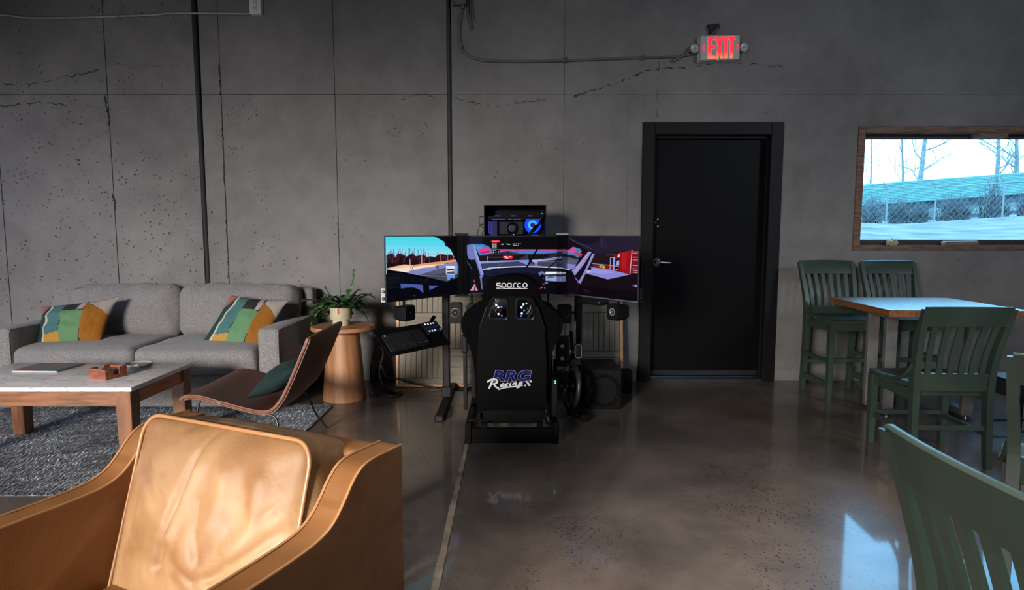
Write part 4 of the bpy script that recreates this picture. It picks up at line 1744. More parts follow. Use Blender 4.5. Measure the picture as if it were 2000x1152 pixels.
def cush_edge(front):
    pts = []
    yy = CT / 2 - 0.012 if front else -CT / 2 + 0.012
    x_, z_ = CWc / 2 - 0.004, CH / 2 - 0.004
    for x, z in roundpoly([(x_, -z_), (x_, z_), (-x_, z_), (-x_, -z_)], 0.05, 6):
        ux, uz = x / (CWc / 2), z / (CH / 2)
        nx_ = 0.008 * noise.noise(Vector((ux * 3, 2 if front else -2, 5))) if z > z_ * .5 else 0
        pts.append((x + 0.030 * math.copysign(max(0, 1 - uz ** 2) * 0.6, x), yy + 0.002, z + math.copysign(0.018 * max(0, 1 - ux ** 2) * 0.6, z) + nx_))
    return pts


b.tube(cush_edge(True), 0.0055, 8, closed=True)
b.obj('piping', M_tanpipe, bc, smooth=60)

# ------------------------------------------------------------------ racing simulator
rig = thing('racing_rig', 'black racing simulator frame on the floor under the bucket seat', 'simulator frame', (0, 3.6, 0))
b = B()
b.box2((-0.245, 0, 0.004), (0.242, 0.04, 0.087), 0.002)
b.obj('rear_beam', M_blackmetal, rig)
for s in (-1, 1):
    b = B()
    b.box((s * 0.259, -0.004, 0.063), (0.034, 0.008, 0.126), bev=0.002)
    pl = b.obj('end_plate', M_blackmetal, rig)
    for z in (0.022, 0.105):
        b = B()
        b.cyl((s * 0.259, -0.014, z), (s * 0.259, -0.006, z), 0.0085, n=10)
        b.obj('bolt', M_blackplastic, pl)
    b = B()
    # slotted profile rail
    for dx in (-0.0135, 0.0135):
        for z in (0.03, 0.062, 0.094):
            b.box2((s * 0.259 + dx - 0.006, 0.0, z - 0.012), (s * 0.259 + dx + 0.006, 1.35, z + 0.012), 0.001)
    b.box2((s * 0.259 - 0.012, 0.0, 0.02), (s * 0.259 + 0.012, 1.35, 0.11))
    b.obj('side_rail', M_blackmetal, rig)
    b = B()
    b.box2((s * 0.165 - 0.018 - 0.03 * (s > 0) * 0, -0.006, 0.088), (s * 0.165 + 0.018, 0.03, 0.124), 0.002)
    br = b.obj('bracket', M_blackmetal, rig)
    b = B()
    b.cyl((s * 0.165, -0.014, 0.108), (s * 0.165, -0.005, 0.108), 0.008, n=10)
    b.obj('bolt', M_blackplastic, br)
    b = B()
    b.box2((s * 0.20 - 0.012, 0.06, 0.125), (s * 0.20 + 0.012, 0.52, 0.165), 0.002)
    b.box2((s * 0.252 - 0.02, 0.06, 0.113), (s * 0.20 + s * 0.02 + 0.012, 0.1, 0.126))
    b.box2((s * 0.252 - 0.02, 0.44, 0.113), (s * 0.20 + s * 0.02 + 0.012, 0.48, 0.126))
    b.obj('seat_mount', M_blackmetal, rig)
    b = B()
    b.box2((s * 0.259 - 0.02, 0.62, 0.11), (s * 0.259 + 0.02, 0.70, 0.66), 0.003)
    b.obj('upright', M_blackmetal, rig)
b = B()
b.box2((-0.19, 0.105, 0.166), (0.19, 0.40, 0.178), 0.002)
b.box2((-0.19, 0.09, 0.095), (0.19, 0.105, 0.178), 0.002)
b.obj('seat_plate', M_blackmetal, rig)
b = B()
b.box2((-0.279, 0.62, 0.655), (0.279, 0.72, 0.68), 0.003)
b.obj('wheel_deck', M_blackmetal, rig)
b = B()
b.box2((-0.24, 1.1, 0.04), (0.24, 1.14, 0.10), 0.003)
b.box2((-0.2, 1.05, 0.10), (0.2, 1.3, 0.12), 0.003)
b.obj('pedal_plate', M_blackmetal, rig)
for x in (-0.12, 0.0, 0.12):
    b = B()
    b.box((x, 1.16, 0.2), (0.06, 0.012, 0.17), (R(-25), 0, 0), 0.003)
    b.obj('pedal', M_steel, rig)
b = B()
b.box2((-0.318, 0.30, 0.485), (-0.283, 0.36, 0.60), 0.006)
b.box2((-0.310, 0.31, 0.11), (-0.286, 0.34, 0.50), 0.003)
b.obj('side_controller', M_blackplastic, rig)
b = B()
b.box2((0.24, 0.11, 0.127), (0.275, 0.19, 0.36), 0.004)
pb = b.obj('power_box', M_blackplastic, rig)
for z in (0.338, 0.350):
    b = B()
    b.sphere((0.262, 0.109, z), 0.0035, 8, 6)
    b.obj('green_light', pm('green_led', (.1, .5, .2), 0.4, emit=(0.05, 1.0, 0.3), estr=4.0), pb)
b = B()
b.tube(smooth_path([(0.222, 0.05, 0.115), (0.213, 0.06, 0.14), (0.205, 0.09, 0.17), (0.2, 0.12, 0.21)], 5), 0.004, 6)
b.obj('green_cable', pm('green_lit_cable', (.01, .05, .02), 0.5, emit=(0.0, .10, .03), estr=0.2), rig, smooth=60)

# bucket seat: thin shell plates cut from outlines with two belt openings, on a common recline
M_suede = pm('black_seat_fabric', (0.0028, 0.0026, 0.0028), 0.92, bump=0.25, bscale=260, spec=0.04)
M_shell = pm('gloss_black_shell', (0.0022, 0.002, 0.0022), 0.5, spec=0.1)
M_rim = pm('black_moulded_rim', (0.008, 0.008, 0.009), 0.22)
seat = thing('bucket_seat', 'black racing bucket seat with white lettering mounted on the simulator frame', 'seat', (0, 3.70, 0))
seat.rotation_euler = (R(7.0), 0, 0)


def mirror(pts):
    return pts + [(-x, z) for x, z in reversed(pts) if abs(x) > 1e-6]


def hole(r=0.0):
    h = [(.030 - r, .868 + r), (.030 - r, .752 - r), (.118 + r * 1.3, .752 - r), (.128 + r, .775), (.100 + r, .845 + r * .5), (.088 + r * .6, .868 + r)]
    return h


def side_out(w, x):
    return interp(w, x)


hl_r = [(-x, z) for x, z in reversed(hole())]
half = [(0, .20), (.205, .20), (.215, .25), (.222, .35), (.226, .43), (.236, .515), (.252, .58), (.288, .655), (.299, .705), (.292, .745), (.265, .775), (.235, .80), (.197, .825), (.178, .85), (.168, .875),
        (.158, .91), (.143, .945), (.12, .972), (.08, .992), (.035, .999), (0, 1.0)]
half = [half[0]] + [(p.x, p.y) for p in smooth_path([(x, z, 0) for x, z in half[1:]], 3)]
outline = [(x, z) for x, z in half] + [(-x, z) for x, z in reversed(half[1:-1])]


def wrap(bb, k0, lim):
    for v in bb.bm.verts:
        ax = abs(v.co.x)
        if ax > lim:
            v.co.y += k0 * (ax - lim) ** 1.3
    return bb


# front upholstery with the wide shoulder wings
b = B()
b.prism(outline, 0.02, 0.075, 'XZ', holes=[hole(.012), [(-x, z) for x, z in reversed(hole(.012))]], bev=0.003)
up = b.obj('upholstery', M_suede, seat)
# shoulder and hip bolsters wrapping forward
for s in (-1, 1):
    b = B()
    rings = []
    for z, cx_, hw_, hd_ in ((.22, .19, .020, .07), (.35, .202, .022, .10), (.47, .213, .024, .11), (.56, .228, .026, .11), (.65, .258, .034, .12), (.71, .268, .036, .12), (.75, .256, .032, .11),
                             (.785, .225, .026, .08), (.82, .185, .018, .05)):
        rings.append([(s * (cx_ + hw_ * math.cos(2 * math.pi * j / 14)), 0.10 + 0.02 + hd_ * math.sin(2 * math.pi * j / 14) * 0.9, z) for j in range(14)])
    b.rings(rings)
    b.obj('bolster', M_suede, seat, smooth=60)
# head cover pulled over the top
b = B()
hd2 = [(0, .885), (.10, .885), (.152, .882), (.166, .872), (.172, .885), (.160, .915), (.146, .947), (.122, .976), (.081, .997), (.035, 1.004), (0, 1.005)]
ho = hd2 + [(-x, z) for x, z in reversed(hd2[1:-1])]
b.prism(ho, -0.012, 0.085, 'XZ', bev=0.02)
b.obj('head_cover', M_suede, seat, smooth=50)
# seat pan towards the front
b = B()
b.softbox((0, 0.27, 0.255), (0.40, 0.44, 0.12), 0.04, (8, 8, 3), rot=(R(9), 0, 0), bulge=(0, 0, 0.0))
b.obj('seat_pan', M_suede, seat, smooth=60)
# rear shell
sh_half = [(0, .185), (.19, .185), (.203, .20), (.206, .30), (.205, .45), (.200, .60), (.192, .68), (.178, .72), (.158, .775), (.136, .845), (.125, .872), (.10, .884), (0, .886)]
so = sh_half + [(-x, z) for x, z in reversed(sh_half[1:-1])]
b = B()
b.prism(so, -0.012, 0.03, 'XZ', holes=[hole(.004), [(-x, z) for x, z in reversed(hole(.004))]], bev=0.009)
shl = b.obj('rear_shell', M_shell, seat)
for s in (-1, 1):
    h = [(s * x, z) for x, z in roundpoly(hole(.001), 0.014, 4)]
    h2 = [(s * x, z) for x, z in roundpoly(hole(.0085), 0.018, 4)]
    b = B()
    if s < 0:
        h.reverse()
        h2.reverse()
    b.prism(h2, -0.021, 0.03, 'XZ', holes=[h], bev=0.002)
    b.obj('belt_opening_rim', M_rim, shl, smooth=40)
    b = B()
    b.tube(smooth_path([(s * .188, .0, .635), (s * .190, -.006, .685), (s * .178, -.010, .725), (s * .160, -.012, .778), (s * .142, -.013, .83)], 5), 0.006, 8)
    b.obj('shell_edge', M_rim, shl, smooth=60)

# lettering on the head cover
M_print = pm('white_print', (0.62, 0.62, 0.62), 0.6)
M_navy = pm('navy_print', S(18, 24, 84), 0.7, spec=0.05)


def place_text(me, mat, parent, name, x, y, z, sx, sz):
    """text lies in its own x/y plane; stand it up facing -y"""
    xs_ = [v.co.x for v in me.vertices]
    ys_ = [v.co.y for v in me.vertices]
    cx_, cy_ = (min(xs_) + max(xs_)) / 2, (min(ys_) + max(ys_)) / 2
    fx = sx / (max(xs_) - min(xs_))
    fz = sz / (max(ys_) - min(ys_))
    for v in me.vertices:
        v.co = Vector(((v.co.x - cx_) * fx + x, y - v.co.z, (v.co.y - cy_) * fz + z))
    me.materials.clear()
    me.materials.append(mat)
    o = link(name, me, parent)
    return o


# rounded geometric lettering drawn as strokes
def stroke(bb, pts, wdt, y, th=0.0012):
    P = [Vector(p) for p in pts]
    L, Rr = [], []
    for i, p in enumerate(P):
        d = (P[min(i + 1, len(P) - 1)] - P[max(i - 1, 0)]).normalized()
        nrm = Vector((-d.y, d.x))
        wd = wdt[i] if isinstance(wdt, (list, tuple)) else wdt
        L.append(p + nrm * wd / 2)
        Rr.append(p - nrm * wd / 2)
    rings = [[(l.x, y, l.y), (r.x, y, r.y), (r.x, y - th, r.y), (l.x, y - th, l.y)] for l, r in zip(L, Rr)]
    bb.rings(rings)


def arc(cx_, cz, r, a0, a1, n=14, ry=None):
    ry = ry or r
    return [(cx_ + r * math.cos(R(a0 + (a1 - a0) * i / n)), cz + ry * math.sin(R(a0 + (a1 - a0) * i / n))) for i in range(n + 1)]


b = B()
yT = -0.0125
lw = 0.0058
zc = 0.9515
xh = 0.0118
X0 = -0.077
step = 0.0308
# s
stroke(b, [(X0 + .012, zc + xh), (X0 - .006, zc + xh)] + arc(X0 - .006, zc + xh * .5, xh * .5, 90, 270, 8) + [(X0 + .006, zc)] + arc(X0 + .006, zc - xh * .5, xh * .5, 90, -90, 8) + [(X0 - .012, zc - xh)], lw, yT)
# p
stroke(b, arc(X0 + step, zc, xh, 0, 360, 20), lw, yT)
stroke(b, [(X0 + step - xh, zc + xh * .9), (X0 + step - xh, zc - xh - .0115)], lw, yT)
# a
stroke(b, arc(X0 + 2 * step, zc, xh, 0, 360, 20), lw, yT)
stroke(b, [(X0 + 2 * step + xh, zc + xh), (X0 + 2 * step + xh, zc - xh)], lw, yT)
# r
stroke(b, [(X0 + 2.76 * step, zc - xh - .002), (X0 + 2.76 * step, zc)] + [(X0 + 2.76 * step + .002, zc + .006), (X0 + 2.76 * step + .007, zc + xh), (X0 + 2.76 * step + .016, zc + xh)], lw, yT)
# c
stroke(b, arc(X0 + 3.88 * step, zc, xh, 45, 315, 18), lw, yT)
# o
stroke(b, arc(X0 + 4.92 * step, zc, xh, 0, 360, 20), lw, yT)
# underline
stroke(b, [(-0.090, zc - xh - .008), (X0 + step - xh - .006, zc - xh - .008)], .004, yT)
stroke(b, [(X0 + step - xh + .006, zc - xh - .008), (0.006, zc - xh - .0065), (0.089, zc - xh - .008)], .0045, yT)
b.obj('lettering', M_print, seat, label='white rounded lettering reading sparco')

place_text(text_mesh('RRG', 0.1, 0.001, 0.0052, 0.22, 1.06), pm('white_outline', (0.22, 0.22, 0.30), 0.6), seat, 'lettering_outline', 0.0005, -0.0125, .404, .236, .0735)
o = place_text(text_mesh('RRG', 0.1, 0.0012, 0.0034, 0.22, 1.06), M_navy, seat, 'lettering', 0.0005, -0.0135, .404, .229, .068)
o['label'] = 'navy slanted lettering reading RRG with a pale outline'
# script word, drawn stroke by stroke
b = B()
y2 = -0.0155
Z0 = .372


def scr(pts, wdt=.0072, n=5):
    sp = smooth_path([(x * 1.14, (z - .372) * 1.14 + .349, 0) for x, z in pts], n)
    stroke(b, [(p.x, p.y) for p in sp], wdt * 1.1, y2)


def sk(pts, ox, oz, k=1.0):
    """slanted script glyph: units in x-heights"""
    u = 0.0145 * k
    return [(ox + (x + 0.35 * z) * u, oz + z * u) for x, z in pts]


# R
scr([(-.128, .385), (-.124, .391), (-.112, .3985), (-.094, .402), (-.080, .398), (-.076, .389), (-.084, .380), (-.100, .376)], .0095)
scr([(-.100, .400), (-.106, .383), (-.113, .366), (-.120, .350)], .0095)
scr([(-.100, .376), (-.092, .370), (-.084, .360), (-.076, .355), (-.068, .356)], .0085)
base = [(-.060, .3625), (-.037, .3645), (-.013, .3665), (.0055, .3685), (.033, .3705)]
# a
scr(sk([(1.0, 1.0), (.55, 1.05), (.05, .6), (0.0, .15), (.35, 0.0), (.8, .35), (1.05, 1.0), (.85, .2), (1.05, 0.0), (1.3, .25)], *base[0]))
# c
scr(sk([(.95, .85), (.6, 1.05), (.1, .6), (.02, .15), (.4, 0.0), (.9, .25)], *base[1]))
# i
scr(sk([(.1, 1.0), (-.05, .3), (.15, 0.0), (.5, .25)], *base[2]))
scr(sk([(.12, 1.5), (.2, 1.62)], *base[2]), .008)
# n
scr(sk([(0, 1.0), (-.15, 0.0)], *base[3]))
scr(sk([(-.1, .35), (.4, .95), (.75, .95), (.7, .5), (.68, .1), (.9, 0.0), (1.2, .25)], *base[3]))
# g
scr(sk([(1.0, 1.0), (.55, 1.05), (.08, .6), (.05, .15), (.4, 0.02), (.8, .4), (1.05, 1.0), (.75, -.4), (.3, -.95), (-.25, -.9), (-.15, -.45), (.5, -.25), (1.7, -.15)], *base[4]))
# swash
scr([(-.071, .345), (-.048, .353), (-.018, .3585), (.010, .3615), (.030, .3625)], .0062)
b.obj('script_lettering', M_print, seat, label='white script lettering reading Racing')
b = B()
cs2 = .0122
for i, j in ((0, 1), (2, 1), (1, 0), (0, -1), (2, -1), (1, 2)):
    if (i, j) == (1, 2):
        continue
    cx_ = .083 + i * cs2 + j * cs2 * .30
    cz = .3555 + j * cs2 * .95 + i * .0012
    k_ = cs2 / 2 * (1.0 if i else .8)
    stroke(b, [(cx_ - k_ * .95, cz), (cx_ + k_ * .95, cz + .0012)], cs2 * .92, y2)
b.obj('checkered_flag', M_print, seat)

# steering wheel seen through the belt openings
whl = thing('steering_wheel', 'button covered steering wheel glimpsed through the seat openings', 'steering wheel', (0, 4.12, 0.775))
b = B()
b.tube([(0.145 * math.cos(2 * math.pi * k / 36), 0, 0.135 * math.sin(2 * math.pi * k / 36) * (0.9 if math.sin(2 * math.pi * k / 36) > 0 else 1)) for k in range(36)], 0.014, 10, closed=True)
b.obj('rim', M_blackplastic, whl, smooth=60)
b = B()
b.prism(roundpoly([(-.118, .025), (-.118, -.035), (-.072, -.088), (.072, -.088), (.118, -.035), (.118, .025), (.05, .05), (-.05, .05)], .015), -0.012, 0.02, 'XZ', bev=0.004)
hub = b.obj('hub', M_blackplastic, whl, smooth=40)
M_led = pm('white_button_light', (.8, .85, .9), 0.4, emit=(0.75, 0.9, 1.0), estr=2.2)
M_ledg = pm('green_button_light', (.2, .8, .4), 0.4, emit=(0.1, .9, .35), estr=1.2)
M_ledr = pm('red_button', (.35, .03, .03), 0.4, emit=(.3, .02, .02), estr=0.3)
M_ledb = pm('blue_button_light', (.1, .1, .7), 0.4, emit=(.2, .3, 1.0), estr=.6)
for s, lst in ((-1, ((-.104, -.008, M_led), (-.091, -.023, M_led), (-.090, -.067, M_led), (-.078, -.045, M_ledr), (-.106, -.040, M_ledr), (-.07, -.02, M_ledb), (-.068, -.078, M_ledb))),
               (1, ((.075, -.003, M_led), (.095, .004, M_ledg), (.063, -.023, M_led), (.065, -.063, M_led), (.080, -.043, M_ledb), (.060, -.080, M_ledb), (.104, -.03, M_ledr)))):
    for x, z, m in lst:
        b = B()
        b.lathe([(0.0062, 0), (0.0062, .006), (0.0045, .009), (0.001, .0095)], n=12)
        for v in b.bm.verts:
            v.co = Vector((v.co.x + x, -0.012 - v.co.z, v.co.y + z))
        b.obj('button', m, hub, smooth=50)
b = B()
b.cyl((0, 0.02, 0), (0, 0.14, -0.02), 0.035, n=20)
b.obj('quick_release', M_blackmetal, whl, smooth=60)
wb = thing('drive_motor', 'black motor block behind the steering wheel on the simulator frame', 'motor', (0, 4.33, 0.68))
b = B()
b.softbox((0, 0, 0.075), (0.15, 0.17, 0.15), 0.012, (3, 3, 3))
b.obj('housing', M_blackplastic, wb, smooth=50)
b = B()
b.cyl((0, -0.12, 0.08), (0, -0.08, 0.08), 0.045, n=20)
b.obj('shaft_flange', M_blackmetal, wb, smooth=60)

# ------------------------------------------------------------------ monitors
M_screen = attr_mat('lit_screen', 0.25, emission=True, estr=1.0)
M_bezel = pm('black_bezel', (0.010, 0.010, 0.011), 0.35)
M_silver = pm('silver_trim', (0.30, 0.30, 0.31), 0.35, metal=0.7)


def homog(c):
    """photo-plane drawing units -> unit square of the flat screen (corners TL, TR, BR, BL)"""
    import numpy as np
    dst = [(0, 1), (1, 1), (1, 0), (0, 0)]
    A, y = [], []
    for (u, v), (s, t_) in zip(c, dst):
        A.append([u, v, 1, 0, 0, 0, -u * s, -v * s])
        y.append(s)
        A.append([0, 0, 0, u, v, 1, -u * t_, -v * t_])
        y.append(t_)
    hh = np.linalg.solve(np.array(A, float), np.array(y, float))

    def f(u, v):
        d = hh[6] * u + hh[7] * v + 1
        return (hh[0] * u + hh[1] * v + hh[2]) / d, (hh[3] * u + hh[4] * v + hh[5]) / d
    return f


def clip01(poly):
    for ax, lim, sgn in ((0, 0, 1), (0, 1, -1), (1, 0, 1), (1, 1, -1)):
        out = []
        for i in range(len(poly)):
            a, c = poly[i - 1], poly[i]
            ina = sgn * (a[ax] - lim) >= 0
            inc = sgn * (c[ax] - lim) >= 0
            if ina != inc:
                t_ = (lim - a[ax]) / (c[ax] - a[ax])
                out.append((a[0] + (c[0] - a[0]) * t_, a[1] + (c[1] - a[1]) * t_))
            if inc:
                out.append(c)
        poly = out
        if len(poly) < 3:
            return []
    return poly


MW, MH = 0.706, 0.402


def monitor(name, label, loc, rz, corners, zoom, bgcol, polys, pitch=0.0):
    """local: x across, -y towards the viewer, z up from the middle"""
    t = thing(name, label, 'monitor', loc, rz, 'monitors of the simulator')
    b = B()
    b.box((0, 0.0065, 0), (MW + 0.008, 0.013, MH + 0.010), bev=0.003)
    b.box((0, 0.035, -0.01), (MW * 0.7, 0.05, MH * 0.7), bev=0.015)
    cas = b.obj('casing', M_bezel, t)
    b = B()
    b.box((0, -0.001, -MH / 2 - 0.003), (MW + 0.012, 0.006, 0.009), bev=0.002)
    b.obj('bottom_strip', M_silver if 'right' in label else M_bezel, t)
    f = homog(corners)
    ox, oy, sc = zoom
    vs, fs, cs = [], [], []

    def add(uv, col, layer):
        if len(uv) < 3:
            return
        n0 = len(vs)
        for s, t_ in uv:
            vs.append(((s - .5) * MW, -0.0012 - layer * 0.000035, (t_ - .5) * MH))
            cs.append(col)
        fs.append(tuple(range(n0, n0 + len(uv))))
    add([(0, 0), (1, 0), (1, 1), (0, 1)], bgcol, 0)
    ly = 1
    for col, poly in polys:
        uv = [f(ox + x / sc, oy + y / sc) for x, y in poly]
        uv = clip01(uv)
        if len(uv) < 3:
            continue
        # fan-safe: triangulate with tessellation
        from mathutils.geometry import tessellate_polygon
        tri = tessellate_polygon([[Vector((p[0], p[1], 0)) for p in uv]])
        for a in tri:
            add([uv[i] for i in a], col, ly)
        ly += 1
    me = bpy.data.meshes.new('screen_image')
    # keep all faces turned to the viewer
    me.from_pydata(vs, [], fs)
    at = me.color_attributes.new('tint', 'FLOAT_COLOR', 'POINT')
    arr = []
    for c in cs:
        arr += [*c, 1.0]
    at.data.foreach_set('color', arr)
    me.materials.append(M_screen)
    link('screen_image', me, t)
    return t


def band(p, q, w_):
    d = Vector((q[0] - p[0], q[1] - p[1]))
    n_ = Vector((-d.y, d.x)).normalized() * w_ / 2
    return [(p[0] + n_.x, p[1] + n_.y), (q[0] + n_.x, q[1] + n_.y), (q[0] - n_.x, q[1] - n_.y), (p[0] - n_.x, p[1] - n_.y)]


def rect(x0, y0_, x1, y1_):
    return [(x0, y0_), (x1, y0_), (x1, y1_), (x0, y1_)]


rl = random.Random(9)
L = []
for k, c in enumerate(((70, 214, 232), (88, 216, 236), (112, 218, 240), (140, 220, 242), (165, 222, 244), (180, 222, 244))):
    L.append((S(*c), rect(40, 140 + 70 * k, 1080, 700)))
for k in range(70):
    x = rl.choice((110, 240, 300, 420, 440, 560, 600, 830, 950)) + rl.gauss(0, 45)
    h0 = 300 + abs(x - 420) * 0.12 + rl.uniform(0, 90)
    L.append((S(*rl.choice(((88, 110, 160), (110, 130, 180), (60, 80, 120)))), band((x, 460), (x + rl.uniform(-30, 30), h0), rl.uniform(4, 9))))
tops = [(50, 430), (90, 405), (150, 400), (180, 450), (215, 400), (250, 395), (300, 415), (340, 440), (390, 405), (430, 390), (470, 430), (520, 420), (580, 405), (620, 440), (690, 430), (740, 440),
        (790, 400), (850, 390), (900, 410), (960, 395), (1010, 440), (1080, 480)]
L.append((S(46, 22, 34), tops + [(1080, 520), (560, 560), (50, 640)]))
L.append((S(24, 12, 20), [(50, 480), (150, 470), (260, 450), (420, 470), (620, 480), (800, 450), (1080, 490), (1080, 520), (560, 560), (50, 640)]))
for k in range(60):
    x = rl.uniform(60, 1000)
    L.append((S(*rl.choice(((70, 34, 40), (90, 50, 60), (30, 16, 24)))), band((x, 540 - x * .03), (x + rl.uniform(-20, 20), 430 + rl.uniform(-10, 40)), rl.uniform(4, 10))))
L += [
    (S(222, 150, 104), [(60, 612), (180, 580), (300, 552), (430, 560), (600, 530), (800, 505), (1030, 468), (1060, 500), (560, 585), (60, 640)]),
    (S(236, 200, 170), [(80, 615), (300, 565), (440, 565), (400, 590), (150, 632)]),
    (S(244, 222, 206), [(100, 632), (380, 592), (560, 566), (760, 545), (800, 556), (560, 606), (400, 640), (330, 668)]),
    (S(128, 132, 190), [(330, 668), (400, 640), (560, 606), (800, 556), (1060, 500), (1070, 590), (880, 592), (500, 700)]),
    (S(150, 152, 206), [(540, 600), (740, 575), (760, 590), (540, 612)]),
    (S(66, 70, 90), [(500, 702), (700, 640), (890, 588), (1070, 560), (1070, 720), (905, 790)]),
    (S(84, 88, 112), [(560, 684), (720, 640), (890, 600), (890, 660), (700, 690)]),
    (S(150, 140, 140), band((520, 702), (900, 718), 6)),
    (S(232, 182, 140), band((551, 372), (551, 545), 9)), (S(232, 182, 140), band((384, 475), (390, 640), 8)),
    (S(170, 110, 90), band((816, 410), (816, 500), 8)), (S(170, 110, 90), band((915, 380), (915, 490), 8)), (S(170, 110, 90), band((993, 400), (993, 475), 7)),
    (S(210, 170, 170), band((180, 400), (960, 400), 3)),
    (S(80, 60, 70), band((400, 565), (440, 640), 5)), (S(80, 60, 70), band((440, 565), (400, 640), 5)), (S(110, 90, 110), rect(745, 560, 790, 615)),
    (S(6, 7, 14), [(50, 628), (300, 662), (505, 706), (905, 790), (1070, 725), (1080, 1010), (50, 1120)]),
]
for k in range(9):
    L.append((S(30, 34, 48), band((70, 690 + k * 26), (238, 690 + k * 24), 5)))
for k in range(16):
    L.append((S(16, 18, 27), band((260 + k * 22, 690 + k * 5), (262 + k * 22, 815), 6)))
L += [
    (S(74, 88, 158), [(248, 830), (400, 832), (560, 842), (571, 955), (552, 948), (520, 915), (480, 895), (420, 880), (330, 885), (258, 900)]),
    (S(74, 88, 158), [(648, 848), (785, 852), (655, 918)]),
    (S(14, 15, 24), rect(595, 750, 645, 810)), (S(48, 50, 60), rect(430, 992, 452, 1008)),
    (S(7, 6, 10), [(710, 140), (770, 165), (860, 218), (875, 260), (912, 292), (955, 330), (1000, 430), (1035, 500), (1070, 545), (1090, 545), (1090, 140)]),
    (S(14, 22, 44), [(868, 235), (900, 240), (912, 290), (880, 285)]),
    (S(104, 150, 220), [(1010, 550), (1070, 545), (1070, 660), (1010, 690), (1005, 740), (960, 755), (905, 762), (898, 690)]),
    (S(214, 226, 240), rect(886, 564, 1014, 690)), (S(150, 170, 205), rect(896, 574, 1006, 680)), (S(226, 232, 240), rect(896, 574, 1006, 606)),
    (S(60, 52, 66), rect(896, 604, 1006, 628)), (S(226, 200, 186), [(896, 640), (1006, 618), (1006, 634), (896, 656)]), (S(76, 82, 104), [(896, 660), (1006, 640), (1006, 680), (896, 680)]),
    (S(20, 26, 44), rect(945, 735, 985, 765)),
]
HX, HY = 0.355, 4.43
ANG = math.atan2(0.57, 0.425)
ZM = 1.0185
# side screens swing forward around the ends of the middle one
dL = Vector((-0.425, -0.57)).normalized()
cl = Vector((-HX, HY)) + dL * 0.357
cr_ = Vector((HX, HY)) + Vector((-dL.x, dL.y)) * 0.357
monitor('monitor', 'left monitor of the three, showing blue sky and trees', (cl.x, cl.y, ZM), ANG, [(757, 461.5), (905, 459), (905, 572), (759, 591.5)], (750, 440, 7.2), S(8, 8, 14), L)

C = [
    (S(62, 128, 196), [(195, 262), (420, 262), (465, 345), (1640, 345), (1640, 430), (290, 440)]),
    (S(92, 150, 205), [(230, 300), (330, 300), (330, 350), (260, 350)]),
    (S(228, 62, 150), [(262, 345), (430, 315), (458, 400), (300, 420)]), (S(160, 40, 90), [(300, 385), (430, 370), (435, 395), (305, 410)]),
    (S(212, 50, 130), [(575, 345), (660, 350), (760, 345), (1000, 347), (1640, 345), (1640, 366), (1300, 374), (1050, 366), (850, 372), (700, 366), (575, 380)]),
    (S(40, 32, 52), [(285, 440), (400, 425), (560, 400), (640, 385), (700, 372), (760, 395), (880, 412), (1000, 420), (1200, 415), (1400, 405), (1500, 385), (1580, 400), (1640, 392), (1640, 470), (1000, 530), (300, 528)]),
    (S(20, 14, 22), [(285, 455), (600, 430), (1000, 440), (1300, 430), (1300, 470), (1000, 520), (300, 525)]),
]
for k in range(40):
    x = rl.uniform(580, 900) if k < 24 else rl.uniform(1380, 1600)
    C.append((S(60, 60, 84), band((x, 440), (x + rl.uniform(-25, 25), rl.uniform(360, 410)), 3)))
C += [
    (S(50, 46, 62), [(850, 515), (960, 440), (990, 440), (990, 515)]), (S(84, 78, 90), band((990, 425), (990, 515), 5)), (S(84, 78, 90), band((965, 430), (965, 515), 4)),
    (S(240, 40, 66), [(628, 450), (770, 452), (765, 495), (640, 495)]), (S(255, 200, 205), rect(640, 456, 690, 474)), (S(255, 190, 190), rect(715, 456, 750, 466)), (S(255, 200, 205), rect(670, 478, 705, 490)),
    (S(150, 120, 130), band((410, 470), (630, 472), 4)),
    (S(136, 148, 214), [(280, 533), (600, 522), (1010, 514), (1000, 560), (850, 535), (300, 568)]),
    (S(58, 62, 92), [(295, 570), (600, 552), (850, 533), (1000, 600), (965, 632), (600, 632), (330, 650)]),
    (S(128, 138, 205), [(850, 533), (1010, 514), (1000, 600)]), (S(150, 140, 130), band((560, 602), (620, 575), 4)),
    (S(60, 64, 92), [(1000, 560), (1150, 535), (1400, 520), (1640, 530), (1640, 650), (1300, 640), (980, 630)]),
    (S(170, 182, 226), [(1045, 512), (1150, 510), (1350, 485), (1640, 440), (1640, 475), (1400, 510), (1200, 530), (1060, 545)]),
    (S(90, 100, 150), [(1200, 505), (1500, 475), (1500, 490), (1200, 518)]),
    (S(180, 130, 140), band((1120, 545), (1640, 545), 4)), (S(120, 124, 196), [(1555, 570), (1640, 570), (1640, 660), (1560, 640)]),
    (S(190, 150, 205), rect(1085, 540, 1140, 560)), (S(150, 120, 190), rect(1095, 565, 1135, 610)), (S(160, 90, 160), [(1010, 580), (1090, 600), (1090, 612), (1010, 600)]),
    (S(140, 90, 150), [(1100, 605), (1200, 605), (1200, 614), (1100, 614)]), (S(230, 220, 235), band((408, 455), (412, 565), 6)),
]
hood = [(340, 660), (420, 640), (600, 628), (800, 620), (950, 618), (1150, 624), (1350, 634), (1500, 645), (1640, 678)]
C.append((S(10, 11, 24), hood + [(1640, 1020), (320, 1020)]))
C.append((S(22, 25, 52), [(345, 680), (700, 650), (950, 640), (1200, 645), (1500, 670), (1640, 700), (1640, 760), (1200, 740), (960, 720), (840, 715), (640, 730), (380, 770)]))
C.append((S(8, 8, 18), [(420, 800), (700, 740), (860, 725), (1000, 745), (1250, 830), (1640, 860), (1640, 1020), (330, 1020)]))
for a, c in zip(hood, hood[1:]):
    C.append((S(214, 224, 244), band(a, c, 15)))
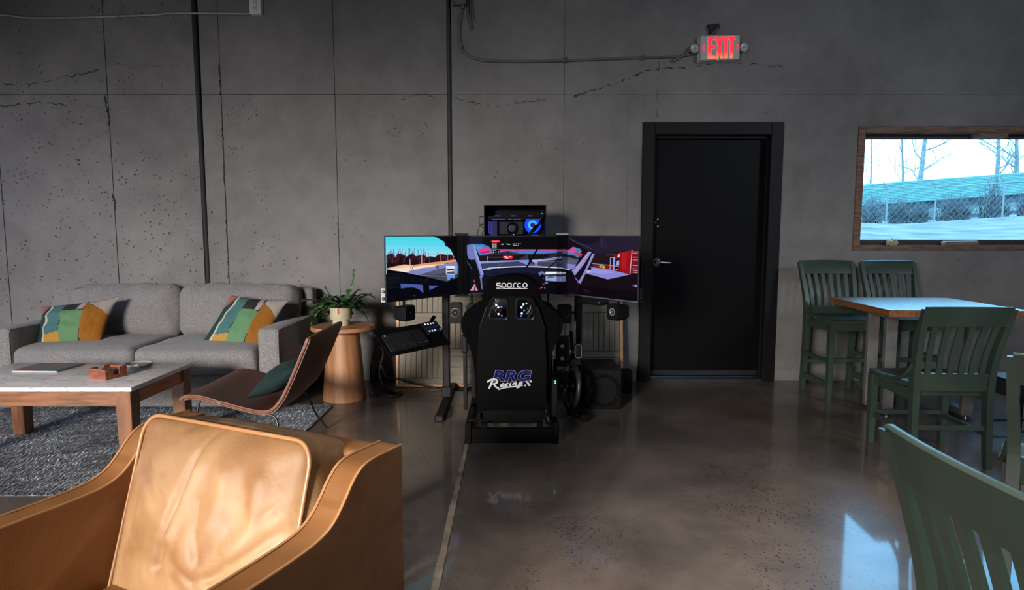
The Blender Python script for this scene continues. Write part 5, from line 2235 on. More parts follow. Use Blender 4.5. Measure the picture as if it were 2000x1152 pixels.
C += [
    (S(150, 165, 220), [(345, 650), (500, 632), (560, 634), (400, 668)]),
    (S(7, 8, 18), [(475, 720), (570, 700), (570, 714), (475, 735)]), (S(7, 8, 18), [(935, 700), (1025, 710), (1025, 722), (935, 712)]),
    (S(8, 6, 11), [(80, 120), (1640, 120), (1640, 350), (470, 345), (440, 330), (420, 298), (380, 285), (335, 262), (200, 262), (80, 290)]),
    (S(20, 22, 40), [(110, 150), (330, 150), (330, 262), (200, 262), (110, 280)]),
    (S(112, 122, 186), [(90, 285), (200, 262), (240, 420), (345, 745), (300, 760), (225, 500), (170, 510), (130, 490), (108, 420)]),
    (S(140, 152, 214), [(200, 262), (222, 300), (350, 735), (315, 745), (215, 400)]), (S(170, 184, 232), [(206, 285), (216, 290), (300, 560), (292, 566)]),
    (S(6, 6, 11), [(85, 510), (215, 505), (300, 800), (330, 985), (160, 985), (150, 700)]),
    (S(84, 94, 150), [(78, 490), (100, 505), (180, 655), (165, 640)]),
    (S(112, 122, 180), [(285, 760), (345, 745), (320, 800), (330, 970), (318, 970), (295, 800)]),
    (S(176, 160, 190), [(150, 985), (215, 880), (262, 985)]), (S(170, 24, 44), [(200, 985), (222, 890), (240, 895), (225, 985)]), (S(150, 40, 60), rect(195, 815, 225, 860)),
    (S(8, 7, 14), band((1132, 345), (975, 632), 26)), (S(10, 9, 18), band((1430, 525), (1290, 648), 18)), (S(10, 9, 18), band((1640, 370), (1500, 495), 22)),
    (S(250, 34, 66), rect(460, 208, 582, 242)), (S(255, 120, 140), rect(475, 220, 560, 230)),
]
for r_ in range(7):
    for q in range(2):
        C.append((S(170, 170, 178), rect(472 + q * 36, 256 + r_ * 11.5, 500 + q * 36, 264 + r_ * 11.5)))
C += [(S(10, 10, 16), rect(465, 352, 578, 408)), (S(210, 210, 216), rect(480, 380, 498, 400)), (S(210, 210, 216), rect(520, 385, 530, 398)), (S(210, 210, 216), rect(555, 378, 566, 400)),
      (S(180, 180, 186), rect(478, 360, 525, 367)),
      (S(196, 196, 202), [(598, 276), (612, 258), (632, 262), (642, 276)]), (S(196, 196, 202), [(676, 258), (700, 262), (735, 266), (735, 276), (690, 276)])]
for x, y in ((795, 262), (825, 264), (853, 262), (880, 262), (775, 270), (790, 286), (815, 286), (850, 288)):
    C.append((S(186, 186, 192), rect(x - 7, y - 6, x + 7, y + 6)))
C += [
    (S(104, 112, 172), [(1148, 720), (1195, 692), (1235, 705), (1255, 770), (1225, 815), (1175, 790)]), (S(7, 7, 14), [(1168, 762), (1205, 738), (1245, 755), (1245, 795), (1205, 812), (1172, 790)]),
    (S(26, 28, 46), [(1248, 680), (1560, 686), (1560, 870), (1250, 850)]), (S(236, 240, 244), [(1256, 702), (1555, 706), (1555, 752), (1256, 745)]),
    (S(44, 56, 66), [(1256, 745), (1400, 735), (1555, 748), (1555, 782), (1256, 775)]), (S(150, 165, 214), [(1256, 775), (1555, 782), (1555, 862), (1256, 842)]),
    (S(80, 90, 130), [(1330, 770), (1400, 790), (1300, 805), (1256, 800)]),
    (S(120, 20, 34), rect(1205, 880, 1255, 905)), (S(130, 140, 190), rect(1245, 870, 1290, 885)), (S(170, 170, 190), rect(1195, 945, 1208, 958)), (S(170, 170, 190), rect(1240, 945, 1252, 965)),
    (S(120, 18, 32), rect(1140, 950, 1185, 985)), (S(60, 60, 80), rect(1215, 905, 1235, 915)),
]
monitor('monitor', 'middle monitor of the three, showing a race track over a dashboard', (0, HY, ZM), 0, [(905, 459), (1095, 459), (1095, 575.5), (905, 573)], (900, 440, 7.68), S(9, 9, 18), C)

Rr_ = [
    (S(34, 26, 48), [(120, 90), (1000, 120), (985, 280), (760, 300), (480, 322), (380, 280), (250, 190)]),
    (S(24, 18, 36), [(140, 110), (560, 130), (520, 180), (400, 215), (250, 180)]), (S(46, 36, 60), [(540, 140), (575, 150), (575, 260), (540, 240)]), (S(46, 36, 60), [(590, 170), (605, 180), (612, 270), (600, 260)]),
    (S(60, 52, 76), [(150, 120), (260, 180), (440, 260), (430, 266), (200, 165)]),
    (S(70, 124, 170), [(-60, 262), (80, 262), (160, 275), (215, 236), (300, 262), (320, 290), (250, 420), (-60, 360)]),
    (S(220, 70, 160), [(215, 240), (250, 262), (240, 310), (165, 305)]), (S(200, 44, 76), [(240, 300), (335, 322), (305, 362), (285, 340), (240, 318)]), (S(230, 80, 130), [(60, 258), (170, 272), (160, 300), (60, 285)]),
    (S(30, 24, 36), [(-60, 330), (120, 320), (240, 345), (290, 380), (240, 430), (-60, 350)]),
    (S(82, 86, 108), [(-60, 362), (120, 352), (285, 388), (220, 500), (-60, 480)]), (S(126, 130, 205), [(130, 430), (255, 450), (215, 505), (130, 490)]), (S(140, 110, 110), band((0, 402), (270, 418), 4)),
    (S(224, 226, 244), [(0, 475), (90, 485), (185, 508), (180, 516), (90, 497), (0, 488)]),
    (S(16, 9, 20), [(0, 495), (90, 500), (185, 515), (245, 600), (300, 1000), (0, 1000)]),
    (S(226, 228, 236), rect(0, 535, 130, 556)), (S(40, 52, 60), rect(0, 556, 130, 582)), (S(146, 158, 208), rect(0, 582, 130, 646)), (S(16, 9, 20), rect(130, 520, 240, 700)),
    (S(34, 18, 24), [(480, 320), (770, 300), (770, 470), (440, 440)]), (S(52, 40, 44), [(600, 325), (690, 318), (690, 345), (600, 350)]),
    (S(150, 14, 22), [(770, 308), (908, 288), (885, 562), (765, 532)]), (S(120, 12, 30), [(908, 288), (985, 298), (975, 556), (890, 562)]), (S(176, 22, 30), [(790, 320), (850, 312), (840, 500), (790, 500)]),
    (S(136, 16, 26), [(455, 450), (760, 475), (760, 532), (455, 485)]), (S(120, 14, 26), [(690, 330), (770, 318), (770, 380), (690, 380)]),
    (S(226, 190, 196), band((908, 288), (885, 562), 7)),
]
for y in (310, 325, 370, 400, 462, 498, 520, 540):
    Rr_.append((S(214, 170, 190), band((915, y), (975, y + (y - 400) * 0.06), 5)))
Rr_ += [
    (S(170, 160, 196), band((440, 436), (760, 470), 6)),
    (S(134, 134, 210), [(365, 552), (430, 478), (660, 510), (885, 566), (760, 595), (630, 622)]), (S(150, 150, 220), [(440, 490), (640, 520), (700, 545), (560, 560), (440, 540)]),
    (S(190, 188, 224), band((660, 368), (656, 515), 6)), (S(190, 188, 224), band((660, 368), (715, 372), 6)), (S(150, 150, 214), [(690, 375), (716, 375), (708, 530), (690, 526)]),
    (S(190, 200, 224), [(745, 345), (765, 320), (768, 365), (740, 368)]), (S(160, 170, 214), [(735, 410), (760, 400), (762, 460), (730, 462)]), (S(14, 12, 18), [(708, 475), (750, 480), (745, 528), (706, 522)]),
    (S(210, 220, 230), rect(722, 505, 738, 515)), (S(190, 170, 60), [(525, 470), (550, 450), (600, 470), (595, 500), (570, 490), (545, 485)]), (S(30, 14, 20), rect(552, 470, 575, 482)),
    (S(24, 20, 30), [(400, 478), (440, 480), (436, 510), (385, 515)]), (S(180, 180, 230), [(378, 515), (436, 512), (430, 545), (380, 545)]), (S(150, 150, 220), band((440, 470), (440, 560), 6)),
    (S(20, 9, 18), [(300, 610), (365, 552), (460, 575), (630, 622), (770, 594), (985, 548), (985, 900), (250, 900)]),
    (S(12, 6, 12), [(300, 700), (985, 760), (985, 900), (250, 900)]),
    (S(144, 140, 196), [(400, 294), (440, 304), (345, 450), (240, 580), (205, 520), (300, 420)]), (S(168, 164, 214), [(404, 298), (418, 302), (260, 520), (230, 540)]),
    (S(134, 128, 188), [(448, 320), (478, 326), (400, 490), (312, 672), (276, 660), (350, 540)]), (S(156, 150, 206), [(452, 325), (462, 327), (320, 620), (300, 640)]),
    (S(20, 12, 24), [(250, 585), (345, 460), (400, 420), (350, 540), (285, 650), (245, 600)]),
    (S(120, 116, 178), band((245, 602), (290, 655), 10)),
    (S(150, 150, 226), [(910, 692), (968, 684), (966, 712)]), (S(60, 54, 90), band((350, 738), (395, 780), 5)), (S(70, 20, 34), band((385, 735), (435, 785), 4)),
]
monitor('monitor', 'right monitor of the three, showing a red garage wall', (cr_.x, cr_.y, ZM), -ANG, [(1095, 459), (1250, 463), (1248, 592), (1095, 576)], (1080, 440, 5.76), S(22, 11, 24), Rr_)

# small plates bolted at the outer edges of the side screens
for s in (-1, 1):
    t = thing('mounting_plate', 'small %s plate with two bolts at the outer edge of the %s monitor' % (('bright', 'left') if s < 0 else ('black', 'right')), 'bracket',
              (s * 0.802, 3.88, 0.855))
    b = B()
    b.box((0, 0, 0), (0.033, 0.006, 0.092), bev=0.002)
    b.obj('plate', pm('satin_plate', (0.20, 0.20, 0.205), 0.45, metal=0.5) if s < 0 else M_blackmetal, t)
    for z in (-0.022, 0.022):
        b = B()
        b.lathe([(0.011, 0), (0.0105, .004), (0.006, .008), (0.001, .0095)], n=12)
        for v in b.bm.verts:
            v.co = Vector((v.co.x, -0.003 - v.co.z, v.co.y + z))
        b.obj('bolt', M_bolt if s < 0 else M_blackmetal, t, smooth=50)
    b = B()
    b.box((-s * 0.012, 0.035, 0.02), (0.012, 0.07, 0.03))
    b.obj('arm', M_blackmetal, t)

# clear strips hiding the seams between screens
for s in (-1, 1):
    lab = 'smoky dark strip over the seam between the left and middle monitors' if s < 0 else 'clear acrylic strip over the seam between the middle and right monitors'
    t = thing('seam_strip', lab, 'seam cover', (s * 0.353, HY - 0.047, ZM))
    m = glass_mat('smoky_acrylic', (0.26, 0.26, 0.28), 0.012, 0.2) if s < 0 else glass_mat('clear_acrylic', (0.62, 0.62, 0.64), 0.03, 0.15)
    b = B()
    for x0, x1 in ((-0.039, -0.014), (-0.013, 0.013), (0.014, 0.039)):
        yy = -0.006 if x0 == -0.013 else 0
        b.box2((x0, yy - 0.003, -0.215), (x1, yy + 0.003, 0.212), 0.001)
    b.obj('strip', m, t)
    for z in (-0.218, 0.217):
        b = B()
        b.box((0, 0.004, z), (0.098 if s < 0 else 0.085, 0.034, 0.012), bev=0.003)
        b.obj('clip', M_blackmetal if s < 0 else pm('pale_clip', (0.28, 0.28, 0.28), 0.4), t)

# ------------------------------------------------------------------ stand carrying the screens
stand = thing('monitor_stand', 'black freestanding monitor stand with two posts and long feet', 'stand', (0, 0, 0))
for s in (-1, 1):
    x = s * 0.482
    b = B()
    b.box2((x - 0.022, 4.50, 0.03), (x + 0.022, 4.555, 0.97), 0.004)
    b.box2((x - 0.026, 4.506, 0.03), (x + 0.026, 4.549, 0.97), 0.002)
    post = b.obj('post', M_blackmetal, stand)
    b = B()
    b.box2((x - 0.027, 4.05, 0.0), (x + 0.027, 4.95, 0.042), 0.006)
    ft = b.obj('foot', M_blackmetal, stand)
    b = B()
    b.box2((x - 0.03, 4.02, 0.0), (x + 0.03, 4.06, 0.046), 0.008)
    b.obj('foot_cap', M_blackplastic, ft)
    b = B()
    b.box2((x - 0.034, 4.48, 0.042), (x + 0.034, 4.575, 0.12), 0.004)
    b.obj('joint_bracket', M_blackmetal, stand)
b = B()
b.box2((-0.52, 4.556, 0.93), (0.52, 4.60, 0.97), 0.004)
b.obj('crossbar', M_blackmetal, stand)
b = B()
b.box2((-0.03, 4.47, 0.93), (0.03, 4.556, 1.1), 0.004)
b.obj('screen_mount', M_blackmetal, stand)
b = B()
b.box2((-0.26, 4.57, 0.97), (0.30, 4.86, 0.985), 0.003)
b.obj('computer_shelf', M_blackmetal, stand)
b = B()
b.cyl((0.456, 4.478, 0.44), (0.456, 4.478, 0.61), 0.0075, n=12)
b.obj('bright_tube', pm('bright_tube', (0.34, 0.34, 0.35), 0.3, metal=0.6), stand, smooth=60)

# ------------------------------------------------------------------ computer
pc = thing('computer_tower', 'black glass sided computer with glowing blue fans above the screens', 'computer', (0.022, 4.71, 0.985))
PW, PD, PH = 0.456, 0.22, 0.462
b = B()
b.box2((-PW / 2, -PD / 2, 0), (PW / 2, PD / 2, 0.02), 0.003)
b.box2((-PW / 2, -PD / 2, PH - 0.012), (PW / 2, PD / 2, PH), 0.003)
b.box2((-PW / 2, PD / 2 - 0.01, 0.02), (PW / 2, PD / 2, PH - 0.012))
b.box2((-PW / 2, -PD / 2, 0.02), (-PW / 2 + 0.006, PD / 2, PH - 0.012))
b.box2((PW / 2 - 0.006, -PD / 2, 0.02), (PW / 2, PD / 2, PH - 0.012))
b.obj('case', M_blackplastic, pc)
b = B()
b.box2((-PW / 2 + 0.02, -PD / 2 + 0.06, PH - 0.105), (PW / 2 - 0.02, PD / 2 - 0.01, PH - 0.075), 0.002)
rad = b.obj('radiator', M_blackmetal, pc)
M_blue = pm('blue_fan_glow', (.02, .05, .4), 0.5, emit=(0.012, 0.09, 1.0), estr=1.15)
M_cyan = pm('cyan_fan_ring', (.1, .4, .6), 0.5, emit=(0.05, 0.62, 1.0), estr=1.1)
M_violet = pm('violet_strip', (.1, .1, .4), 0.5, emit=(0.16, 0.16, 0.85), estr=0.7)
M_deepblue = pm('deep_blue_glow', (.01, .01, .1), 0.5, emit=(0.01, 0.02, 0.35), estr=0.5)
for x0, x1, z in ((-.17, -.075, .357), (-.05, -.025, .357), (-.015, .045, .357), (.08, .19, .357), (-.03, .005, .384), (.095, .13, .384), (-.15, -.115, .384)):
    b = B()
    b.box2((x0, -PD / 2 + 0.05, z - 0.0025), (x1, -PD / 2 + 0.056, z + 0.0025))
    b.obj('light_strip', M_violet, pc)
for k, (x, z) in enumerate(((.135, .318), (.155, .185))):
    b = B()
    r0 = 0.062
    b.cyl((x, 0.055, z), (x, 0.075, z), r0, n=36)
    fan = b.obj('fan_frame', M_blue, pc)
    b = B()
    b.tube([(x + 0.027 * math.cos(2 * math.pi * i / 28), 0.05, z + 0.027 * math.sin(2 * math.pi * i / 28)) for i in range(28)], 0.0085, 8, closed=True)
    b.obj('fan_ring', M_cyan, fan, smooth=60)
    b = B()
    b.cyl((x, 0.035, z), (x, 0.055, z), 0.018, n=20)
    b.obj('fan_hub', pm('navy_hub', (.01, .02, .12), 0.4, emit=(.01, .02, .2), estr=.5), fan)
    for i in range(9):
        a = 2 * math.pi * i / 9
        b = B()
        b.box((x + 0.045 * math.cos(a), 0.05, z + 0.045 * math.sin(a)), (0.03, 0.002, 0.009), (0, -a - .5, 0))
        b.obj('fan_blade', M_blue, fan)
# graphics card with its own round fan
b = B()
b.box2((-0.12, -0.03, 0.245), (0.065, 0.04, 0.345), 0.006)
gpu = b.obj('graphics_card', pm('charcoal_shroud', (0.016, 0.017, 0.018), 0.5), pc)
b = B()
b.lathe([(0.043, 0.0), (0.046, 0.01), (0.038, 0.012), (0.026, 0.002), (0.001, 0.002)], n=32)
for v in b.bm.verts:
    v.co = Vector((v.co.x - 0.022, -0.03 - v.co.z, v.co.y + 0.293))
b.obj('card_fan', M_blackplastic, gpu, smooth=40)
b = B()
b.lathe([(0.025, 0.0), (0.027, 0.008), (0.012, 0.014), (0.006, 0.010), (0.001, 0.010)], n=28)
for v in b.bm.verts:
    v.co = Vector((v.co.x - 0.022, -0.034 - v.co.z, v.co.y + 0.293))
b.obj('fan_hub', pm('grey_fan_hub', (0.12, 0.12, 0.125), 0.4), gpu, smooth=40)
b = B()
b.box2((0.033, -0.033, 0.288), (0.06, -0.029, 0.292))
b.obj('badge', pm('pale_badge', (0.2, 0.2, 0.2), 0.5), gpu)
# memory and board block at the left with raised lit bars
b = B()
b.box2((-0.205, 0.0, 0.225), (-0.13, 0.06, 0.35), 0.004)
brd = b.obj('board_cover', pm('navy_board', (0.008, 0.01, 0.05), 0.5, emit=(.005, .008, .09), estr=.5), pc)
b = B()
for k in range(13):
    z = 0.25 + 0.0072 * k
    b.box((-0.179 + 0.0025 * ((k * 5) % 3), -0.002, z), (0.012 - 0.003 * (k % 3 == 1), 0.003, 0.004), (0, 0.3 * (k % 2), 0))
b.obj('lit_marking', pm('blue_marking', (.05, .1, .5), .5, emit=(.02, .06, .9), estr=.8), brd)
b = B()
b.box2((-0.196, -0.003, 0.255), (-0.191, 0.0, 0.345))
b.box2((-0.190, -0.003, 0.23), (-0.16, 0.0, 0.236))
b.obj('lit_edge', M_violet, brd)
for k in range(2):
    b = B()
    pts = [(0.07, -0.02, 0.235 + k * -0.012), (0.105, -0.03, 0.25), (0.15, -0.03, 0.285 + k * .02), (0.185, -0.02, 0.33), (0.195, -0.01, 0.37)]
    b.tube(smooth_path(pts, 5), 0.0075, 8)
    b.obj('coolant_hose', M_blackplastic, pc, smooth=60)
for x, z in ((-0.01, 0.246), (-0.028, 0.236)):
    b = B()
    b.sphere((x, -0.05, z), 0.004, 8, 6)
    b.obj('status_light', pm('pale_blue_led', (.5, .6, 1), .4, emit=(.45, .6, 1), estr=2.0), pc)
b = B()
b.sphere((0.198, -0.09, 0.40), 0.0028, 8, 6)
b.obj('status_light', pm('white_led', (.8, .8, .8), .4, emit=(.8, .8, .8), estr=1.2), pc)
b = B()
b.box2((-PW / 2 + 0.004, -PD / 2 - 0.004, 0.004), (PW / 2 - 0.004, -PD / 2, PH - 0.004), 0.001)
b.obj('side_glass', glass_mat('smoked_side_glass', (0.80, 0.80, 0.84), 0.02, 0.05), pc)
for k, pts in enumerate(([(-.206, 4.70, 1.362), (-.232, 4.69, 1.366), (-.246, 4.68, 1.34), (-.235, 4.68, 1.30), (-.207, 4.70, 1.275)],
                         [(-.207, 4.70, 1.31), (-.235, 4.68, 1.30), (-.254, 4.67, 1.25), (-.258, 4.66, 1.15), (-.25, 4.65, 1.0)],
                         [(-.207, 4.70, 1.262), (-.218, 4.69, 1.25), (-.226, 4.68, 1.2), (-.228, 4.66, 1.05)])):
    b = B()
    b.tube(smooth_path(pts, 7), 0.0028 if k < 2 else 0.004, 6)
    tag(b.obj('computer_cable', M_cable, smooth=60), ('thin black cable looping out of the side of the computer', 'long thin black cable drooping behind the screens from the computer',
                                                     'short thick black plug lead low on the side of the computer')[k], 'cable', 'cables at the side of the computer')

# ------------------------------------------------------------------ speakers
M_spk = pm('satin_black_speaker', (0.006, 0.006, 0.0065), 0.5, spec=0.1)
M_cone = pm('grey_cone', (0.016, 0.016, 0.017), 0.45)
M_conew = pm('bright_cone', (0.22, 0.22, 0.22), 0.4, metal=0.3)


def speaker(label, loc, rz, size, cone, arm=None, rx=0.0, coner=0.032, group='satellite speakers of the simulator'):
    w_, d_, h_ = size
    t = thing('speaker', label, 'speaker', loc, rz, group)
    t.rotation_euler = (rx, 0, rz)
    b = B()
    c8 = 0.013
    out = [(-w_ / 2 + c8, -h_ / 2), (w_ / 2 - c8, -h_ / 2), (w_ / 2, -h_ / 2 + c8), (w_ / 2, h_ / 2 - c8), (w_ / 2 - c8, h_ / 2), (-w_ / 2 + c8, h_ / 2), (-w_ / 2, h_ / 2 - c8), (-w_ / 2, -h_ / 2 + c8)]
    rings = []
    for y, k in ((-d_ / 2, 0.97), (-d_ / 2 + 0.008, 1.0), (d_ * 0.1, 0.99), (d_ / 2, 0.80)):
        rings.append([(x * k, y, z * k) for x, z in out])
    b.rings(rings)
    b.obj('cabinet', M_spk, t, smooth=30)
    b = B()
    b.lathe([(coner, 0.0), (coner + 0.003, 0.003), (coner - 0.003, 0.004), (coner * .4, -0.006), (coner * 0.33, 0.0), (0.001, 0.003)], n=28, cap=False)
    for v in b.bm.verts:
        v.co = Vector((v.co.x, -d_ / 2 - 0.0005 - v.co.z, v.co.y + h_ * 0.02))
    b.obj('driver_cone', cone, t, smooth=40)
    b = B()
    b.lathe([(coner * .32, 0.0), (coner * .2, 0.006), (0.001, 0.007)], n=16)
    for v in b.bm.verts:
        v.co = Vector((v.co.x, -d_ / 2 - 0.002 - v.co.z, v.co.y + h_ * 0.02))
    b.obj('phase_plug', cone, t, smooth=40)
    if arm:
        b = B()
        b.tube(arm, 0.008, 8)
        b.obj('mount_arm', M_blackmetal, t, smooth=60)
    return t


speaker('black satellite speaker hung under the left end of the left monitor', (-0.70, 4.02, 0.728), R(62), (0.105, 0.105, 0.10), M_spk, [(0, 0.0, 0.05), (0, 0.0, 0.085)], coner=0.034)
speaker('black satellite speaker clamped to the left post of the stand', (-0.397, 4.43, 0.678), R(-4), (0.088, 0.09, 0.150), M_cone, [(-0.03, 0.03, 0.0), (-0.06, 0.045, 0.0)], coner=0.031)
speaker('black satellite speaker half hidden behind the left shoulder of the seat', (-0.293, 4.50, 0.672), R(-3), (0.064, 0.08, 0.128), M_spk, None, coner=0.022)
speaker('black satellite speaker half hidden behind the right shoulder of the seat', (0.262, 4.50, 0.672), R(3), (0.06, 0.08, 0.128), M_spk, None, coner=0.022)
speaker('black satellite speaker clamped to the right post under the seam strip', (0.372, 4.43, 0.672), R(4), (0.10, 0.09, 0.135), M_spk, [(0.03, 0.03, 0.0), (0.085, 0.045, 0.0)], coner=0.036)
speaker('black satellite speaker with a bright cone under the right monitor', (0.69, 4.02, 0.735), R(-52), (0.10, 0.115, 0.105), M_conew, [(0, 0.0, 0.05), (0, 0.0, 0.085)], coner=0.022)
b = B()
b.cyl((-0.293, 4.50, 0.735), (-0.293, 4.50, 0.82), 0.008, n=8)
b.obj('speaker_hanger', M_blackmetal, stand, smooth=60)
b = B()
b.cyl((0.262, 4.50, 0.735), (0.262, 4.50, 0.82), 0.008, n=8)
b.obj('speaker_hanger', M_blackmetal, stand, smooth=60)

rc = thing('headset_dock', 'flat black controller box stuck under the right monitor', 'controller', (0.545, 4.17, 0.785), R(-50))
b = B()
b.softbox((0, 0, 0), (0.20, 0.10, 0.036), 0.012, (4, 3, 2))
b.obj('body', M_blackplastic, rc, smooth=50)
b = B()
for k in range(4):
    b.cyl((0.02 + 0.016 * k, -0.052, 0.004), (0.02 + 0.016 * k, -0.047, 0.004), 0.004, n=8)
b.obj('knobs', M_blackplastic, rc)

sub = thing('subwoofer', 'large black subwoofer box on the floor to the right of the simulator', 'speaker', (0.595, 4.50, 0))
b = B()
b.box2((-0.074, -0.175, 0.0), (0.178, 0.19, 0.29), 0.005)
b.obj('cabinet', pm('black_vinyl', (0.005, 0.0048, 0.0048), 0.45, spec=0.2), sub)
b = B()
b.lathe([(0.116, 0.0), (0.116, 0.008), (0.109, 0.013), (0.101, 0.012), (0.096, 0.004), (0.095, 0.002)], n=44, cap=False)
for v in b.bm.verts:
    v.co = Vector((v.co.x + 0.052, -0.175 - v.co.z, v.co.y + 0.135))
b.obj('driver_ring', M_gloss, sub, smooth=40)
b = B()
b.lathe([(0.096, 0.002), (0.06, 0.0005), (0.04, 0.004), (0.001, 0.005)], n=36, cap=False)
for v in b.bm.verts:
    v.co = Vector((v.co.x + 0.052, -0.175 - v.co.z, v.co.y + 0.135))
b.obj('driver_cone', pm('matte_black_cone', (0.008, 0.008, 0.008), 0.8, spec=0.1), sub, smooth=40)
ss = thing('speaker', 'small black box speaker on the floor beside the subwoofer', 'speaker', (0.875, 4.83, 0))
b = B()
b.box2((-0.065, -0.06, 0.0), (0.065, 0.06, 0.178), 0.016, 2)
b.obj('cabinet', M_spk, ss, smooth=40)
b = B()
b.lathe([(0.042, 0.0), (0.044, 0.003), (0.03, 0.001), (0.001, 0.002)], n=24, cap=False)
for v in b.bm.verts:
    v.co = Vector((v.co.x, -0.0605 - v.co.z, v.co.y + 0.09))
b.obj('driver_cone', M_spk, ss, smooth=40)

# ------------------------------------------------------------------ keyboard tray at the left post
# tray axes: x along its length, y up the slope, z out of the tray
ex = Vector((0.329, 0.46, 0.0)).normalized()
ey = (Vector((-0.876, 3.93, 0.62)) - Vector((-0.763, 3.85, 0.478))).normalized()
ey = (ey - ex * ey.dot(ex)).normalized()
ez = ex.cross(ey)
tray = thing('keyboard_tray', 'tilted black metal tray clamped to the left post of the stand', 'tray')
tray.matrix_world = Matrix(((ex.x, ey.x, ez.x, -0.763), (ex.y, ey.y, ez.y, 3.85), (ex.z, ey.z, ez.z, 0.478), (0, 0, 0, 1)))
TL_, TW_ = 0.566, 0.20
b = B()
b.prism(roundpoly([(0, 0), (TL_, 0), (TL_, TW_), (0, TW_)], 0.012), -0.008, -0.002, 'XY')
b.box2((0.0, -0.004, -0.008), (TL_, 0.002, 0.008), 0.001)
b.obj('plate', M_blackmetal, tray)
b = B()
b.tube([(TL_ - 0.07, TW_ - 0.02, -0.012), (TL_ - 0.02, TW_ + 0.0, -0.035), (TL_ + 0.01, TW_ + 0.03, -0.03), (TL_ + 0.04, TW_ + 0.045, -0.01)], 0.014, 8)
b.obj('clamp_arm', M_blackmetal, tray, smooth=60)
b = B()
b.box((-0.02, TW_ - 0.01, -0.012), (0.04, 0.05, 0.006), bev=0.002)
tab = b.obj('end_tab', pm('dull_tab', (0.07, 0.07, 0.075), 0.4, metal=0.4), tray)
b = B()
b.cyl((-0.022, TW_ - 0.01, -0.010), (-0.022, TW_ - 0.01, -0.004), 0.009, n=10)
b.obj('bolt', M_bolt, tab)

kb = thing('keyboard', 'slim black wireless keyboard with touch pad on the tilted tray', 'keyboard')
kb.matrix_world = tray.matrix_world @ Matrix.Translation((0.022, 0.014, 0.0))
b = B()
b.prism(roundpoly([(0, 0), (0.355, 0), (0.355, 0.138), (0, 0.138)], 0.012), 0.0, 0.014, 'XY', bev=0.003)
b.obj('body', pm('charcoal_keyboard', (0.011, 0.011, 0.012), 0.5, spec=0.25), kb, smooth=40)
b = B()
for r_ in range(6):
    n_ = 14 if r_ else 12
    for q in range(n_):
        if r_ == 0 and 3 < q < 8:
            continue
        x = 0.016 + q * (0.222 / n_) + 0.006
        b.box((x + 0.003 * (r_ % 2), 0.018 + r_ * 0.0185, 0.0155), (0.222 / n_ - 0.0025, 0.0155, 0.004), bev=0.001)
    if r_ == 0:
        b.box((0.118, 0.018, 0.0155), (0.062, 0.0155, 0.004), bev=0.001)
tag(b.obj('keys', pm('black_keys', (0.016, 0.016, 0.017), 0.5, spec=0.25), kb), kind='stuff')
b = B()
b.box2((0.252, 0.04, 0.0135), (0.346, 0.122, 0.0148), 0.001)
b.obj('touch_pad', pm('matte_touch_pad', (0.012, 0.012, 0.013), 0.35), kb)
b = B()
b.box2((0.252, 0.026, 0.0135), (0.346, 0.031, 0.0152))
b.obj('pad_buttons', pm('pale_pad_edge', (0.09, 0.09, 0.09), 0.4), kb)
b = B()
b.lathe([(0.008, 0.013), (0.008, 0.0155), (0.001, 0.016)], c=(0.018, 0.126, 0), n=14)
b.obj('power_dot', pm('yellow_dot', (0.36, 0.34, 0.10), 0.5), kb)

dk = thing('button_pad', 'small black button pad with lit icons at the upper right of the tray', 'control pad')
dk.matrix_world = tray.matrix_world @ Matrix.Translation((0.412, 0.092, 0.0))
b = B()
b.prism(roundpoly([(0, 0), (0.145, 0), (0.145, 0.1), (0, 0.1)], 0.008), 0.0, 0.018, 'XY', bev=0.002)
b.obj('body', M_blackplastic, dk, smooth=40)
cols = [(.75, .85, 1.0), (.95, .95, 1.0), (.8, .8, .9), (.5, .5, .6), (.04, .04, .05), (.01, .01, .12), (.01, .01, .10), (.01, .01, .14), (.02, .02, .08), (.01, .01, .02),
        (.55, .55, .95), (.95, .8, .95), (.35, .85, .85), (.02, .02, .04), (.2, .2, .22)]
for k, c in enumerate(cols):
    q, r_ = k % 5, 2 - k // 5
    b = B()
    b.box((0.018 + q * 0.0272, 0.02 + r_ * 0.03, 0.019), (0.021, 0.022, 0.004), bev=0.003)
    key = b.obj('button', pm('pad_button', (.01, .01, .012), .4, emit=(.01, .012, .08), estr=.35), dk)
    if max(c) > 0.15:
        b = B()
        b.box((0.018 + q * 0.0272, 0.02 + r_ * 0.03, 0.0212), (0.011, 0.0115, 0.0012))
        b.obj('icon', pm('lit_icon', (.02, .02, .02), .4, emit=c, estr=1.3), key)

# ------------------------------------------------------------------ shifter, hand brake and hanging wheel on the right
sh_ = thing('shifter', 'black sequential shifter box with a pale sticker at the right of the seat', 'shifter', (0.325, 4.02, 0.42))
b = B()
b.softbox((0, 0, 0.075), (0.085, 0.12, 0.15), 0.01, (2, 2, 3))
box_ = b.obj('housing', M_blackplastic, sh_, smooth=50)
b = B()
b.box2((-0.012, -0.063, 0.008), (0.010, -0.0602, 0.030))
b.obj('sticker', pm('pale_sticker', (0.30, 0.30, 0.30), 0.6), box_)
b = B()
for a0, a1 in ((30, 200), (210, 380)):
    pts = arc(-0.002, 0.098, 0.0085, a0, a1, 8)
    stroke(b, pts, 0.0055, -0.0602)
b.obj('round_emblem', M_print, box_)
b = B()
b.cyl((-0.02, 0.0, 0.15), (-0.025, 0.01, 0.20), 0.006, n=10)
b.cyl((-0.02, 0.02, 0.19), (-0.02, 0.05, 0.2), 0.004, n=8)
b.obj('lever', M_steel, sh_, smooth=60)
b = B()
b.box2((-0.04, -0.03, -0.04), (0.04, 0.06, 0.0), 0.003)
b.box2((-0.055, -0.005, -0.31), (-0.03, 0.03, 0.0), 0.003)
